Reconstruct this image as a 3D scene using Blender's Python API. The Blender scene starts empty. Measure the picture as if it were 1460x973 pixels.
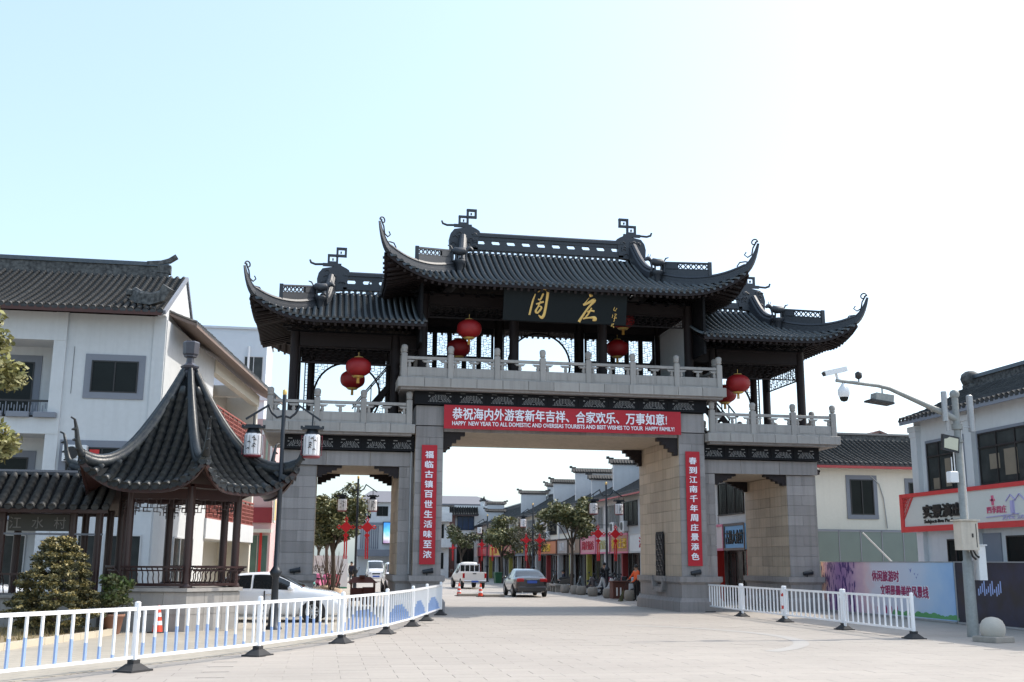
import bpy, math, random
from math import sin, cos, pi, radians as R
from mathutils import Vector, Matrix
random.seed(7)
sc = bpy.context.scene
COL = sc.collection
# ------------------------------------------------------------ camera
cd = bpy.data.cameras.new('camera'); cam = bpy.data.objects.new('camera', cd); COL.objects.link(cam)
cd.sensor_width = 36; cd.lens = 36 * 1521.84 / 1460; cd.clip_end = 3000; cd.clip_start = .1
pitch, yaw, roll = .2043, .1723, -.0066
fw = Vector((sin(yaw)*cos(pitch), cos(yaw)*cos(pitch), sin(pitch)))
r0 = Vector((cos(yaw), -sin(yaw), 0)); u0 = r0.cross(fw)
rr = r0*cos(roll) - u0*sin(roll); uu = r0*sin(roll) + u0*cos(roll)
m4 = Matrix((( rr.x, uu.x, -fw.x, -8.98), (rr.y, uu.y, -fw.y, -39.967), (rr.z, uu.z, -fw.z, 1.8), (0,0,0,1)))
cam.matrix_world = m4
sc.camera = cam
# ------------------------------------------------------------ sky, sun, exposure
SUN = Vector((.85, .16, 1.0)).normalized()
elev = math.asin(SUN.z); az = math.atan2(SUN.x, SUN.y)
w = bpy.data.worlds.new('World'); sc.world = w; w.use_nodes = True
nt = w.node_tree; bg = nt.nodes['Background']
sk = nt.nodes.new('ShaderNodeTexSky'); sk.sky_type = 'NISHITA'; sk.sun_disc = False
sk.sun_elevation = elev; sk.sun_rotation = az; sk.air_density = 1.0; sk.dust_density = 3.0; sk.ozone_density = 1.5
hz = nt.nodes.new('ShaderNodeVectorMath'); hz.operation = 'MULTIPLY_ADD'   # thin bright winter haze over the clear sky
nt.links.new(sk.outputs[0], hz.inputs[0]); hz.inputs[1].default_value = (1.7, 1.7, 1.7); hz.inputs[2].default_value = (2.2, 2.9, 3.2)
nt.links.new(hz.outputs[0], bg.inputs[0]); bg.inputs[1].default_value = .1
sl = bpy.data.lights.new('sun', 'SUN'); sl.energy = 3.1; sl.angle = R(.5); sl.color = (1, .94, .84)
so = bpy.data.objects.new('sun', sl); COL.objects.link(so); so.rotation_euler = SUN.to_track_quat('Z', 'Y').to_euler()
sc.view_settings.view_transform = 'Standard'; sc.view_settings.look = 'None'
sc.view_settings.exposure = .45; sc.view_settings.gamma = 1
sc.cycles.max_bounces = 8
# ------------------------------------------------------------ materials
MATS = {}
def mat(name, col, rough=.7, var=.12, scale=3., fine=.08, fscale=40., bump=.0, metal=0., spec=.5, rnd=0., trans=0., tint=None, coat=0., streak=0., emit=0.):
    if name in MATS: return MATS[name]
    m = bpy.data.materials.new(name); m.use_nodes = True; t = m.node_tree; N = t.nodes; L = t.links
    b = N['Principled BSDF']
    b.inputs['Roughness'].default_value = rough; b.inputs['Metallic'].default_value = metal
    b.inputs['Specular IOR Level'].default_value = spec
    if coat: b.inputs['Coat Weight'].default_value = coat; b.inputs['Coat Roughness'].default_value = .08
    if trans: b.inputs['Transmission Weight'].default_value = trans
    if emit:
        b.inputs['Emission Color'].default_value = (*col, 1); b.inputs['Emission Strength'].default_value = emit
    g = N.new('ShaderNodeNewGeometry')
    def noise(s, d=5., vec=None):
        n = N.new('ShaderNodeTexNoise'); n.inputs['Scale'].default_value = s; n.inputs['Detail'].default_value = d
        L.new(vec or g.outputs['Position'], n.inputs['Vector']); return n.outputs['Fac']
    def math_(op, a, bb, c=None):
        n = N.new('ShaderNodeMath'); n.operation = op
        for i, v in enumerate((a, bb, c)):
            if v is None: continue
            if isinstance(v, (int, float)): n.inputs[i].default_value = v
            else: L.new(v, n.inputs[i])
        return n.outputs[0]
    f = math_('MULTIPLY_ADD', noise(scale), 2*var, 1 - var)
    if fine: f = math_('MULTIPLY', f, math_('MULTIPLY_ADD', noise(fscale, 3), 2*fine, 1 - fine))
    if streak:
        mp = N.new('ShaderNodeMapping'); mp.inputs['Scale'].default_value = (7, 7, .35)
        L.new(g.outputs['Position'], mp.inputs['Vector'])
        s = math_('SUBTRACT', noise(1., 4, mp.outputs[0]), .45)
        s = math_('MAXIMUM', s, 0.)
        f = math_('MULTIPLY', f, math_('MULTIPLY_ADD', s, -streak*4, 1.))
    if rnd:
        oi = N.new('ShaderNodeObjectInfo')
        f = math_('MULTIPLY', f, math_('MULTIPLY_ADD', oi.outputs['Random'], 2*rnd, 1 - rnd))
    mx = N.new('ShaderNodeVectorMath'); mx.operation = 'SCALE'; mx.inputs[0].default_value = col
    L.new(f, mx.inputs['Scale'])
    out = mx.outputs[0]
    if tint:
        mi = N.new('ShaderNodeMix'); mi.data_type = 'RGBA'
        k = math_('MULTIPLY_ADD', noise(scale*1.7+.13, 4), 3., -1.0)
        cl = N.new('ShaderNodeClamp'); L.new(k, cl.inputs[0]); L.new(cl.outputs[0], mi.inputs['Factor'])
        L.new(out, mi.inputs['A']); 
        mx2 = N.new('ShaderNodeVectorMath'); mx2.operation = 'SCALE'; mx2.inputs[0].default_value = tint; L.new(f, mx2.inputs['Scale'])
        L.new(mx2.outputs[0], mi.inputs['B']); out = mi.outputs['Result']
    L.new(out, b.inputs['Base Color'])
    if bump:
        bp = N.new('ShaderNodeBump'); bp.inputs['Strength'].default_value = bump; bp.inputs['Distance'].default_value = .02
        L.new(noise(fscale, 4), bp.inputs['Height']); L.new(bp.outputs[0], b.inputs['Normal'])
    MATS[name] = m; return m
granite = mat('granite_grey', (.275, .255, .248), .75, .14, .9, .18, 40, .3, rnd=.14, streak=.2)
granite_bounce = mat('granite_bounce_tint', (.46, .375, .285), .75, .14, .9, .16, 40, .3, rnd=.14, streak=.2)  # same granite as the fronts, with warm bounced light put into its colour
granite_l = mat('granite_pale', (.33, .31, .29), .7, .10, 2., .12, 60, .2, rnd=.09, streak=.16)
tile = mat('roof_tile_charcoal', (.019, .028, .037), .36, .22, 5., .2, 30, .15, spec=.75, rnd=.35, tint=(.040, .046, .048))
tile_old = mat('roof_tile_weathered', (.018, .018, .019), .6, .35, 3., .4, 22, .3, rnd=.35, tint=(.040, .040, .038))
tile_pan = mat('roof_pan_dark', (.008, .010, .012), .85, .2, 5., spec=.2)
tile_wet = mat('pavilion_tile', (.012, .016, .022), .38, .25, 5., .2, 30, .2, spec=.4, rnd=.3, tint=(.032, .036, .036))
ridge_m = mat('ridge_moulding', (.034, .039, .048), .5, .18, 3., .15, 30, .2)
ridge_old = mat('ridge_weathered', (.03, .03, .03), .75, .35, 4., .3, 18, .3, tint=(.12, .12, .115))
wood = mat('dark_stained_timber', (.019, .0135, .014), .6, .2, 4., .15, 25, .1, spec=.25)
wood_b = mat('black_lacquered_timber', (.008, .008, .010), .65, .15, 4., spec=.2)
maroon = mat('maroon_lacquer', (.032, .010, .009), .42, .2, 3., .1, 30, coat=.15)
gold = mat('gilt', (.75, .50, .16), .38, .1, 6., metal=.35)
red_cloth = mat('red_banner_cloth', (.41, .006, .018), .6, .07, 1.5, .05, 9, .1)
lant_red = mat('lantern_silk', (.27, .005, .007), .55, .15, 5.)
white_txt = mat('white_print', (.8, .8, .86), .6, .03)
wall_w = mat('white_render', (.565, .58, .59), .85, .10, .45, .07, 5, .1, streak=.045)
wall_c = mat('cream_render', (.70, .665, .58), .85, .07, .4, .05, 8, .1, streak=.03)
trim_g = mat('grey_trim', (.20, .215, .25), .8, .07, 2.)
glass_d = mat('dark_window_glass', (.014, .017, .017), .16, .5, .8, 0, spec=.12)
glass_s = mat('shop_glass', (.04, .044, .043), .15, .7, .7, .4, 3, spec=.2)
frame_d = mat('dark_window_frame', (.02, .018, .018), .45)
frame_w = mat('pale_window_frame', (.5, .5, .5), .5)
paint_w = mat('white_enamel', (.80, .81, .83), .35, .04, 4., .03, 30, coat=.2)
paint_bl = mat('blue_enamel', (.30, .42, .68), .4, .05)
rubber = mat('black_rubber', (.03, .03, .032), .8, .2, 8.)
steel = mat('galvanised_steel', (.36, .37, .38), .5, .15, 5., .15, 20, metal=.4)
concrete = mat('grey_concrete', (.36, .34, .31), .85, .12, 2., .12, 30, .3, streak=.1)
iron = mat('dark_iron', (.025, .03, .038), .45, .15, 4., metal=.3)
red_p = mat('red_paint', (.55, .03, .025), .45, .07)
knot_red = mat('red_plastic_knot', (.65, .012, .02), .45, .05)
lat_red = mat('terracotta_lattice', (.25, .07, .055), .75, .15)
orange = mat('orange_vest', (.85, .13, .03), .7, .05)
plastic_w = mat('white_plastic', (.72, .73, .74), .4, .04)
box_b = mat('beige_box', (.55, .49, .41), .55, .15, 5., streak=.2)
# ------------------------------------------------------------ mesh builder
class MB:
    def __init__(s, M=None): s.v = []; s.f = []; s.mi = []; s.M = M; s.m = 0; s.sm = []
    def add(s, vs, fs, smooth=False):
        o = len(s.v)
        s.v += [tuple(s.M @ Vector(p)) for p in vs] if s.M else [tuple(p) for p in vs]
        for f in fs: s.f.append(tuple(o+i for i in f)); s.mi.append(s.m); s.sm.append(smooth)
    def box(s, x0, x1, y0, y1, z0, z1):
        if x0 > x1: x0, x1 = x1, x0
        if y0 > y1: y0, y1 = y1, y0
        if z0 > z1: z0, z1 = z1, z0
        s.add([(x0,y0,z0),(x1,y0,z0),(x1,y1,z0),(x0,y1,z0),(x0,y0,z1),(x1,y0,z1),(x1,y1,z1),(x0,y1,z1)],
              [(0,3,2,1),(4,5,6,7),(0,1,5,4),(1,2,6,5),(2,3,7,6),(3,0,4,7)])
        return s
    def cham(s, x0, x1, y0, y1, z0, z1, c=.01):   # box whose four upright edges and top are chamfered
        pts = lambda e, z: [(x0+e+c,y0+e,z),(x1-e-c,y0+e,z),(x1-e,y0+e+c,z),(x1-e,y1-e-c,z),(x1-e-c,y1-e,z),(x0+e+c,y1-e,z),(x0+e,y1-e-c,z),(x0+e,y0+e+c,z)]
        vs = pts(0, z0) + pts(0, z1-c) + pts(c, z1)
        fs = [tuple(reversed(range(8))), tuple(range(16, 24))]
        for k in (0, 8):
            for i in range(8): j = (i+1) % 8; fs.append((k+i, k+j, k+8+j, k+8+i))
        s.add(vs, fs); return s
    def bar(s, p, q, w, h=None, up=(0,0,1)):
        h = w if h is None else h
        p = Vector(p); q = Vector(q); d = (q-p).normalized(); u = Vector(up)
        if abs(d.dot(u)) > .98: u = Vector((0,1,0))
        a = d.cross(u).normalized()*w/2; b = a.cross(d).normalized()*h/2
        vs = [p-a-b, p+a-b, p+a+b, p-a+b, q-a-b, q+a-b, q+a+b, q-a+b]
        s.add(vs, [(3,2,1,0),(4,5,6,7),(0,1,5,4),(1,2,6,5),(2,3,7,6),(3,0,4,7)]); return s
    def tube(s, pts, r, n=8, caps=True, smooth=True):
        pts = [Vector(p) for p in pts]; rs = r if isinstance(r, (list, tuple)) else [r]*len(pts)
        vs = []; up = None
        for i, p in enumerate(pts):
            d = (pts[min(i+1, len(pts)-1)] - pts[max(i-1, 0)]).normalized()
            if up is None: up = Vector((0,0,1)) if abs(d.z) < .9 else Vector((0,1,0))
            a = d.cross(up)
            a = a.normalized() if a.length > 1e-4 else Vector((1,0,0))
            b = a.cross(d).normalized(); up = b
            vs += [p + (a*cos(2*pi*k/n) + b*sin(2*pi*k/n))*rs[i] for k in range(n)]
        fs = [(i*n+k, i*n+(k+1) % n, (i+1)*n+(k+1) % n, (i+1)*n+k) for i in range(len(pts)-1) for k in range(n)]
        s.add(vs, fs, smooth)
        if caps: s.add(vs[:n], [tuple(reversed(range(n)))]); s.add(vs[-n:], [tuple(range(n))])
        return s
    def lathe(s, prof, n=16, c=(0,0), smooth=True, caps=True):   # prof: (r, z) upwards
        vs = [(c[0]+r*cos(2*pi*k/n), c[1]+r*sin(2*pi*k/n), z) for r, z in prof for k in range(n)]
        fs = [(i*n+k, i*n+(k+1) % n, (i+1)*n+(k+1) % n, (i+1)*n+k) for i in range(len(prof)-1) for k in range(n)]
        s.add(vs, fs, smooth)
        if caps: s.add(vs[:n], [tuple(reversed(range(n)))]); s.add(vs[-n:], [tuple(range(n))])
        return s
    def prism(s, poly, y0, y1):       # poly in (x, z), extruded along y (poly may be concave)
        n = len(poly)
        vs = [(x, y0, z) for x, z in poly] + [(x, y1, z) for x, z in poly]
        s.add(vs, [tuple(range(n)), tuple(reversed(range(n, 2*n)))] + [(i, n+i, n+(i+1) % n, (i+1) % n) for i in range(n)]); return s
    def sweep(s, pts, prof, side=None, smooth=False):  # prof [(across, up)] swept along pts, kept upright
        pts = [Vector(p) for p in pts]; vs = []; n = len(prof)
        for i, p in enumerate(pts):
            d = pts[min(i+1, len(pts)-1)] - pts[max(i-1, 0)]
            a = Vector((d.y, -d.x, 0)).normalized() if side is None else Vector(side)
            sc_ = prof[i] if isinstance(prof[0][0], (tuple, list)) else prof
            up = a.cross(d).normalized()
            if up.z < 0: up = -up
            vs += [p + a*x + up*z for x, z in sc_]
        n = len(vs)//len(pts)
        fs = [(i*n+k, i*n+(k+1) % n, (i+1)*n+(k+1) % n, (i+1)*n+k) for i in range(len(pts)-1) for k in range(n)]
        s.add(vs, fs, smooth); s.add(vs[:n], [tuple(reversed(range(n)))]); s.add(vs[-n:], [tuple(range(n))]); return s
    def mesh(s, name, mats):
        me = bpy.data.meshes.new(name); me.from_pydata(s.v, [], s.f)
        for m in (mats if isinstance(mats, (list, tuple)) else [mats]): me.materials.append(m)
        me.polygons.foreach_set('material_index', s.mi); me.polygons.foreach_set('use_smooth', s.sm)
        me.update(); return me
    def build(s, name, mats, parent=None, kind=None, loc=None):
        o = bpy.data.objects.new(name, s.mesh(name, mats)); COL.objects.link(o)
        if parent: o.parent = parent
        if kind: o['kind'] = kind
        if loc: o.location = loc
        return o
def inst(name, me, parent, loc=(0,0,0), rot=None, scale=None):
    o = bpy.data.objects.new(name, me); COL.objects.link(o); o.parent = parent; o.location = loc
    if rot: o.rotation_euler = rot
    if scale: o.scale = scale
    return o
def thing(name, label, cat, loc=(0,0,0), rz=0, group=None):
    o = bpy.data.objects.new(name, None); COL.objects.link(o); o.location = loc; o.rotation_euler = (0,0,rz)
    o['label'] = label; o['category'] = cat
    if group: o['group'] = group
    o.empty_display_size = .2
    return o
def tag(o, label, cat, group=None):
    o['label'] = label; o['category'] = cat
    if group: o['group'] = group
    return o
def struct(o): o['kind'] = 'structure'; return o
KIDS = {}
def clone(root, loc, rz=None, label=None, group=None, scale=None):   # a thing with its parts and sub-parts
    def kids(o): return [c for c in list(COL.objects) if c.parent == o]
    if root.name not in KIDS: KIDS[root.name] = [(c, kids(c)) for c in kids(root)]
    r = root.copy(); COL.objects.link(r); r.location = loc
    if rz is not None: r.rotation_euler = (0,0,rz)
    if label: r['label'] = label
    if group: r['group'] = group
    if scale: r.scale = scale
    for c, gs in KIDS[root.name]:
        k = c.copy(); COL.objects.link(k); k.parent = r
        for g in gs: q = g.copy(); COL.objects.link(q); q.parent = k
    return r
# ------------------------------------------------------------ lettering
TX = {}
def textmesh(body, offset=0.):
    k = (body, offset)
    if k not in TX:
        c = bpy.data.curves.new('lettering', 'FONT'); c.body = body; c.offset = offset; c.resolution_u = 3; c.extrude = .5
        o = bpy.data.objects.new('lettering', c); COL.objects.link(o)
        me = bpy.data.meshes.new_from_object(o.evaluated_get(bpy.context.evaluated_depsgraph_get()))
        bpy.data.objects.remove(o); bpy.data.curves.remove(c)
        xs = [v.co.x for v in me.vertices]; ys = [v.co.y for v in me.vertices]
        TX[k] = (me, min(xs), max(xs), min(ys), max(ys))
    return TX[k]
def lettering(body, x0, x1, z0, z1, y, m, parent, name='lettering', offset=0., depth=.02):
    """text filling x0..x1 by z0..z1 in the local xz plane, reading from -y, its face at y-depth"""
    bold = offset if any(ord(ch) > 0x2fff for ch in body) else 0
    if len(body) > 1 and any(ord(ch) > 0x4dff for ch in body):   # one object to a Chinese character
        sx = (x1-x0)/len(body); sz = (z1-z0)/.93; o = None
        for i, ch in enumerate(body):
            _, a, b, c, d = textmesh(ch, 0)
            o = lettering(ch, x0+(i+a)*sx, x0+(i+b)*sx, z0+(c+.07)*sz, z0+(d+.07)*sz, y, m, parent, 'character' if name == 'lettering' else name, offset, depth)
        return o
    me, a, b, c, d = textmesh(body, 0 if bold else offset)
    if bold:                                                   # a heavier face: the strokes repeated a hair apart
        vs = []; fs = []; h = bold
        for k, (dx, dy) in enumerate(((-h,0),(h,0),(0,-h*.7),(0,h*.7))):
            o_ = len(vs); vs += [(v.co.x+dx, v.co.y+dy, v.co.z + .05*k) for v in me.vertices]; fs += [tuple(o_+i for i in p.vertices) for p in me.polygons]
        me = bpy.data.meshes.new('lettering'); me.from_pydata(vs, [], fs)
    me = me.copy(); sx = (x1-x0)/(b-a); sz = (z1-z0)/(d-c)
    for v in me.vertices:
        X, Y, Z = v.co; v.co = (x0+(X-a)*sx, y - depth*(Z+.5), z0+(Y-c)*sz)
    me.materials.clear(); me.materials.append(m)
    for p in me.polygons: p.material_index = 0
    o = bpy.data.objects.new(name, me); COL.objects.link(o); o.parent = parent; return o
for t_ in ('HAPPY  NEW YEAR TO ALL DOMESTIC AND OVERSEAS TOURISTS AND BEST WISHES TO YOUR  HAPPY FAMILY!', 'Subject-live Performance'): textmesh(t_, .02)
for t_ in sorted(set('恭祝海内外游客新年吉祥、合家欢乐、万事如意!福临古镇百世生活味至浓春到江南千年周庄景添色实景演出休闲旅游时文明是最美的风景线江水村农家土菜酒店周庄饭店万三家宴美味美食美客城市四季周庄旅游古镇大食村')): textmesh(t_, 0)
# ============================================================ THE GATEWAY
gate = thing('memorial_gateway', 'monumental grey granite gateway with three dark upswept tile roofs spanning the street', 'gateway')
blk = {'front': 0}
def split(a, b, n, odd, jit=0.):
    """course of n stones; odd courses are offset by half a stone"""
    wd = (b-a)/n; xs = [a] + [a + wd*(i + (.5 if odd else 1.)) for i in range(n if odd else n-1)] + [b]
    return [(p, q) for p, q in zip(xs, xs[1:]) if q-p > .12]
def pier(x0, x1, y0, y1, z1, name='pier', wing=None, n_side=5, lit=None):
    """battered plinth, dado, cornice and a shaft of coursed blocks round a core"""
    b = MB()
    t = .04
    b.box(x0+t, x1-t, y0+t, y1-t, 1.3, z1)                     # core, seen only in the joints
    def foot(e, z0, z1_, e2=None):
        e2 = e if e2 is None else e2
        lo = [(x0-e,y0-e,z0),(x1+e,y0-e,z0),(x1+e,y1+e,z0),(x0-e,y1+e,z0)]
        hi = [(x0-e2,y0-e2,z1_),(x1+e2,y0-e2,z1_),(x1+e2,y1+e2,z1_),(x0-e2,y1+e2,z1_)]
        b.add(lo+hi, [(3,2,1,0),(4,5,6,7),(0,1,5,4),(1,2,6,5),(2,3,7,6),(3,0,4,7)])
    foot(.16, -.05, .36); foot(.16, .36, .5, .06); foot(.03, .5, 1.0); foot(.03, 1.0, 1.1, .12); foot(.14, 1.1, 1.3)
    p = b.build(name, granite, gate)
    nc = round((z1-1.3)/.418); ch = (z1-1.3)/nc; g = .0045
    rest = MB()
    for c in range(nc):
        za, zb = 1.3+c*ch+g, 1.3+(c+1)*ch-g
        for (a, q) in split(x0, x1, 1 if x1-x0 < 1.1 else 1, c % 2):
            e = random.uniform(0, .006)
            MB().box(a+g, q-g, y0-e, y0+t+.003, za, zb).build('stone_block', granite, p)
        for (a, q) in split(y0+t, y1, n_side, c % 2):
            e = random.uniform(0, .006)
            MB().box(x0-e, x0+t+.003, a+g, q-g, za, zb).build('stone_block', granite_bounce, p)
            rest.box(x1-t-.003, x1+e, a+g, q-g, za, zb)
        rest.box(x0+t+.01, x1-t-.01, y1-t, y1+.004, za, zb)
    rest.build('stone_facing', granite_bounce, p, 'stuff')
    return p
for s in (-1, 1):
    a, b = sorted((s*4.625, s*5.666))
    p = pier(a, b, 0, 5.4, 6.80)
    MB().cham(a-.012, b+.012, -.03, 5.43, 6.83, 7.575, .012).build('cap_stone', granite, p)
    a, b = sorted((s*5.68, s*6.22))                            # narrow set-back wing carrying the side span
    p = pier(a, b, .42, 4.9, 5.28, 'pier_wing', n_side=4)
    a, b = sorted((s*9.265, s*10.50))
    pier(a, b, .5, 4.9, 5.28, n_side=4)
# fretted stone window slot with its stepped drop in the plinth cornice, on the inner face of the right centre pier
for s in (1, -1):
    fx = s*4.60; q = MB()
    zs = 1.02; pts = [(2.02, 2.9),(2.12,3.05),(2.98,3.05),(3.08,2.9),(3.08,1.25),(2.88,.98),(2.22,.98),(2.02,1.25)]
    n = len(pts); x_in, x_out = (4.56, 4.60) if s > 0 else (-4.60, -4.56)
    q.add([(x_in, y, z) for y, z in pts] + [(x_out, y, z) for y, z in pts], [tuple(range(n)), tuple(reversed(range(n, 2*n)))] + [(i, n+i, n+(i+1) % n, (i+1) % n) for i in range(n)])
    o = q.build('fretwork_window', wood_b, gate)
    f = MB(); xx = 4.545*s
    for k in range(9):
        for j in range(5):
            y, z = 2.14+j*.19, 1.08+k*.21
            if (k+j) % 2: f.bar((xx, y, z), (xx, y+.16, z), .035)
            else: f.bar((xx, y, z), (xx, y, z+.18), .035)
            f.bar((xx, y+.08, z+.04), (xx, y+.08, z+.12), .03)
    f.build('fret', tile, o)
    c = MB(); path = [(1.55,1.2),(1.82,1.2),(2.0,.78),(3.1,.78),(3.28,1.2),(3.55,1.2)]
    for (ya, za), (yb, zb) in zip(path, path[1:]):
        c.bar((s*4.52, ya, za), (s*4.52, yb, zb), .16, .2, (0,0,1) if abs(zb-za) < .1 else (1,0,0))
    c.build('stepped_cornice', granite, o)
# lintels (solid soffits), joints cut as separate stones along the front
def lintel(x0, x1, y0, y1, z0, z1, n):
    p = MB().box(x0+.02, x1-.02, y0+.03, y1-.03, z0+.001, z1).build('lintel', granite_bounce, gate)
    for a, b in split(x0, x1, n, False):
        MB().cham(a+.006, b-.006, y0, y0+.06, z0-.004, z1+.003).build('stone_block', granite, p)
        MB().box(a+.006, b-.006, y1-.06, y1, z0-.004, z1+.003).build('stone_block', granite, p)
    return p
lintel(-4.61, 4.61, .06, 5.36, 6.62, 7.55, 5)
for s in (-1, 1):
    a, b = sorted((s*5.70, s*10.56)); lintel(a, b, .40, 4.98, 5.30, 5.83, 3)
# dark stepped corbels below the lintel ends, front and back
def corbel(x, d, y, z, w_, h):
    b = MB(); n = 5
    for k in range(n): b.box(x, x + d*w_*(n-k)/n, y, y+.28, z-h*(k+1)/n, z-h*k/n)
    b.build('corbel', wood, gate)
for y in (.10, 4.95):
    for s in (-1, 1): corbel(s*4.61, -s, y, 6.61, .82, .68)
for y in (.52, 4.55):
    for s in (-1, 1): corbel(s*6.24, s, y, 5.29, .9, .42); corbel(s*9.25, -s, y, 5.29, .9, .42)
# timber frieze, light through its fan openings drawn as pale grey pieces
def fan_mesh(w_, h):
    b = MB()
    rows = 6
    for k in range(rows):
        z = h*(.06+.8*k/rows); hw = w_/2*math.sqrt(max(0, 1-(k/rows)**1.3))*(1 if k else 1.05)
        n = max(2, int(hw*2/.058))
        for i in range(n+1):
            x = -hw + 2*hw*i/n + (.012 if k % 2 else 0)
            if k == 1 and abs(x) < .06: continue
            b.box(x-.015, x+.015, -.012, 0, z, z+.035) if (i+k) % 2 else b.box(x-.020, x+.012, -.012, 0, z+.01, z+.028)
    b.box(-w_*.52, -w_*.28, -.012, 0, h*1.0, h*1.1); b.box(w_*.28, w_*.52, -.012, 0, h*1.0, h*1.1)
    for s in (-1, 1): b.box(s*w_*.5-.03, s*w_*.5+.03, -.012, 0, h*.62, h*.74)
    return b.mesh('fan', mat('pierced_light', (.27,.27,.27), .8))
fan_big, fan_small = fan_mesh(.80, .36), fan_mesh(.62, .30)
def frieze(x0, x1, y, z0, z1, xs, fm, depth):
    p = MB().box(x0, x1, y, y+depth, z0, z1).build('frieze', wood_b, gate)
    b = MB(); b.box(x0-.02, x1+.02, y-.05, y-.002, z0, z0+.05); b.box(x0-.02, x1+.02, y-.07, y-.002, z1-.05, z1)
    for xa, xb in zip(xs, xs[1:]): b.box((xa+xb)/2-.03, (xa+xb)/2+.03, y-.035, y-.004, z0+.05, z1-.05)
    b.build('moulding', wood_b, p)
    for x in xs: inst('fan_light_pieces', fm, p, (x, y, z0+.07))
frieze(-5.75, 5.75, -.14, 7.61, 8.10, [-4.8+1.2*k for k in range(9)], fan_big, 5.7)
for s in (-1, 1):
    a, b = sorted((s*5.69, s*10.60)); frieze(a, b, .26, 5.86, 6.42, [s*(6.15+.97*k) for k in range(5)], fan_small, 4.8)
# decks
def deck(x0, x1, y0, y1, z0, z1, n):
    p = MB().box(x0+.05, x1-.05, y0+.05, y1-.05, z0+.01, z1-.012).build('deck_slab', granite_l, gate)
    for a, b in split(x0, x1, n, False): MB().cham(a+.005, b-.005, y0, y0+.35, z0, z1, .015).build('coping_stone', granite_l, p)
    for a, b in split(y0+.36, y1, 7, False):
        for xx in (x0, x1-.35): MB().cham(xx, xx+.35, a+.005, b-.005, z0, z1, .015).build('coping_stone', granite_l, p)
    MB().box(x0+.12, x1-.12, y0+.12, y1-.12, z0-.09, z0+.005).build('drip_course', granite, p)
deck(-6.43, 6.43, -.63, 6.0, 8.20, 8.55, 13)
for s in (-1, 1):
    a, b = sorted((s*5.72, s*11.27)); deck(a, b, -.34, 5.6, 6.48, 6.81, 6)
# balustrades
post_m = MB()
post_m.cham(-.11, .11, -.11, .11, 0, .92, .02)
post_m.lathe([(.07,.92),(.075,.95),(.11,.97),(.12,1.0),(.1,1.03),(.115,1.06),(.125,1.12),(.12,1.2),(.07,1.25),(.02,1.26)], 10)
post_m = post_m.mesh('baluster_post', granite_l)
def vase():
    b = MB(); b.lathe([(.05,0),(.075,.08),(.05,.15),(.07,.19)], 8); b.box(-.15,.15,-.05,.05,.19,.235); b.box(-.2,.2,-.05,.05,.235,.262)
    return b.mesh('vase_support', granite_l)
vase_m = vase()
def balustrade(p0, p1, ps, z):
    """posts at the distances ps along p0->p1"""
    p0, p1 = Vector(p0), Vector(p1); d = (p1-p0).normalized(); ang = math.atan2(d.y, d.x)
    root = bpy.data.objects.new('balustrade', MB().box(0, .01, -.005, .005, 0, .01).mesh('balustrade', granite_l)); COL.objects.link(root)
    root.parent = gate; root.location = (p0.x, p0.y, z); root.rotation_euler = (0,0,ang)
    for q in ps: inst('baluster_post', post_m, root, (q, 0, 0))
    for a, b in zip(ps, ps[1:]):
        m = MB(); m.cham(a+.112, b-.112, -.06, .06, .70, .81, .012); m.build('handrail', granite_l, root)
        m = MB(); m.cham(a+.112, b-.112, -.07, .07, 0, .40, .01)
        m.box(a+.22, (a+b)/2-.06, -.082, -.068, .08, .32); m.box((a+b)/2+.06, b-.22, -.082, -.068, .08, .32); m.build('panel', granite_l, root)
        for x in ((a+b)/2, a+.19, b-.19): inst('vase_support', vase_m, root, (x, 0, .402))
balustrade((-6.2,-.44), (6.2,-.44), [0, 1.75, 3.53, 5.3, 7.1, 8.87, 10.65, 12.4], 8.555)
balustrade((-6.2,5.8), (6.2,5.8), [0, 1.75, 3.53, 5.3, 7.1, 8.87, 10.65, 12.4], 8.555)
for s in (-1, 1):
    balustrade((s*6.2,-.18), (s*6.2,5.55), [.2, 1.9, 3.7, 5.4], 8.555)
    for y in (-.17, 5.4): balustrade((min(s*5.95,s*11.05), y), (max(s*5.95,s*11.05), y), [0, 1.7, 3.4, 5.1], 6.815)
    balustrade((s*11.05,.09), (s*11.05,5.2), [1.6, 3.4], 6.815)
# ---- timber upper storeys
def lattice(x0, x1, z0, z1, y, name='lattice', cell=.15, bar=.022, parent=gate, m=wood, axis='x', frame=.05, skip=None):
    b = MB()
    def br(a, c, e, f):
        if axis == 'x': b.bar((a,y,c),(e,y,f), bar, bar)
        else: b.bar((y,a,c),(y,e,f), bar, bar)
    nx = max(1, round((x1-x0)/cell)); nz = max(1, round((z1-z0)/cell)); dx = (x1-x0)/nx; dz = (z1-z0)/nz
    for i in range(nx):
        for j in range(nz):
            xa, za = x0+i*dx, z0+j*dz
            if skip and skip(xa+dx/2, za+dz/2): continue
            k = (i + 2*j) % 5
            if k in (0, 1, 3): br(xa, za+dz, xa+dx, za+dz)
            if k in (0, 2, 3): br(xa+dx, za, xa+dx, za+dz)
            if k == 4: br(xa, za+dz/2, xa+dx, za+dz/2); br(xa, za, xa, za+dz)
            if k == 2: br(xa+dx/2, za+dz/2, xa+dx/2, za+dz)
    if frame:
        for (a, c, e, f) in ((x0,z0,x1,z0),(x0,z1,x1,z1),(x0,z0,x0,z1),(x1,z0,x1,z1)):
            if skip and c == z0 and f == z0: continue
            p, q = ((a,y,c),(e,y,f)) if axis == 'x' else ((y,a,c),(y,e,f)); b.bar(p, q, frame, frame)
    return b.build(name, m, parent)
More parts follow.
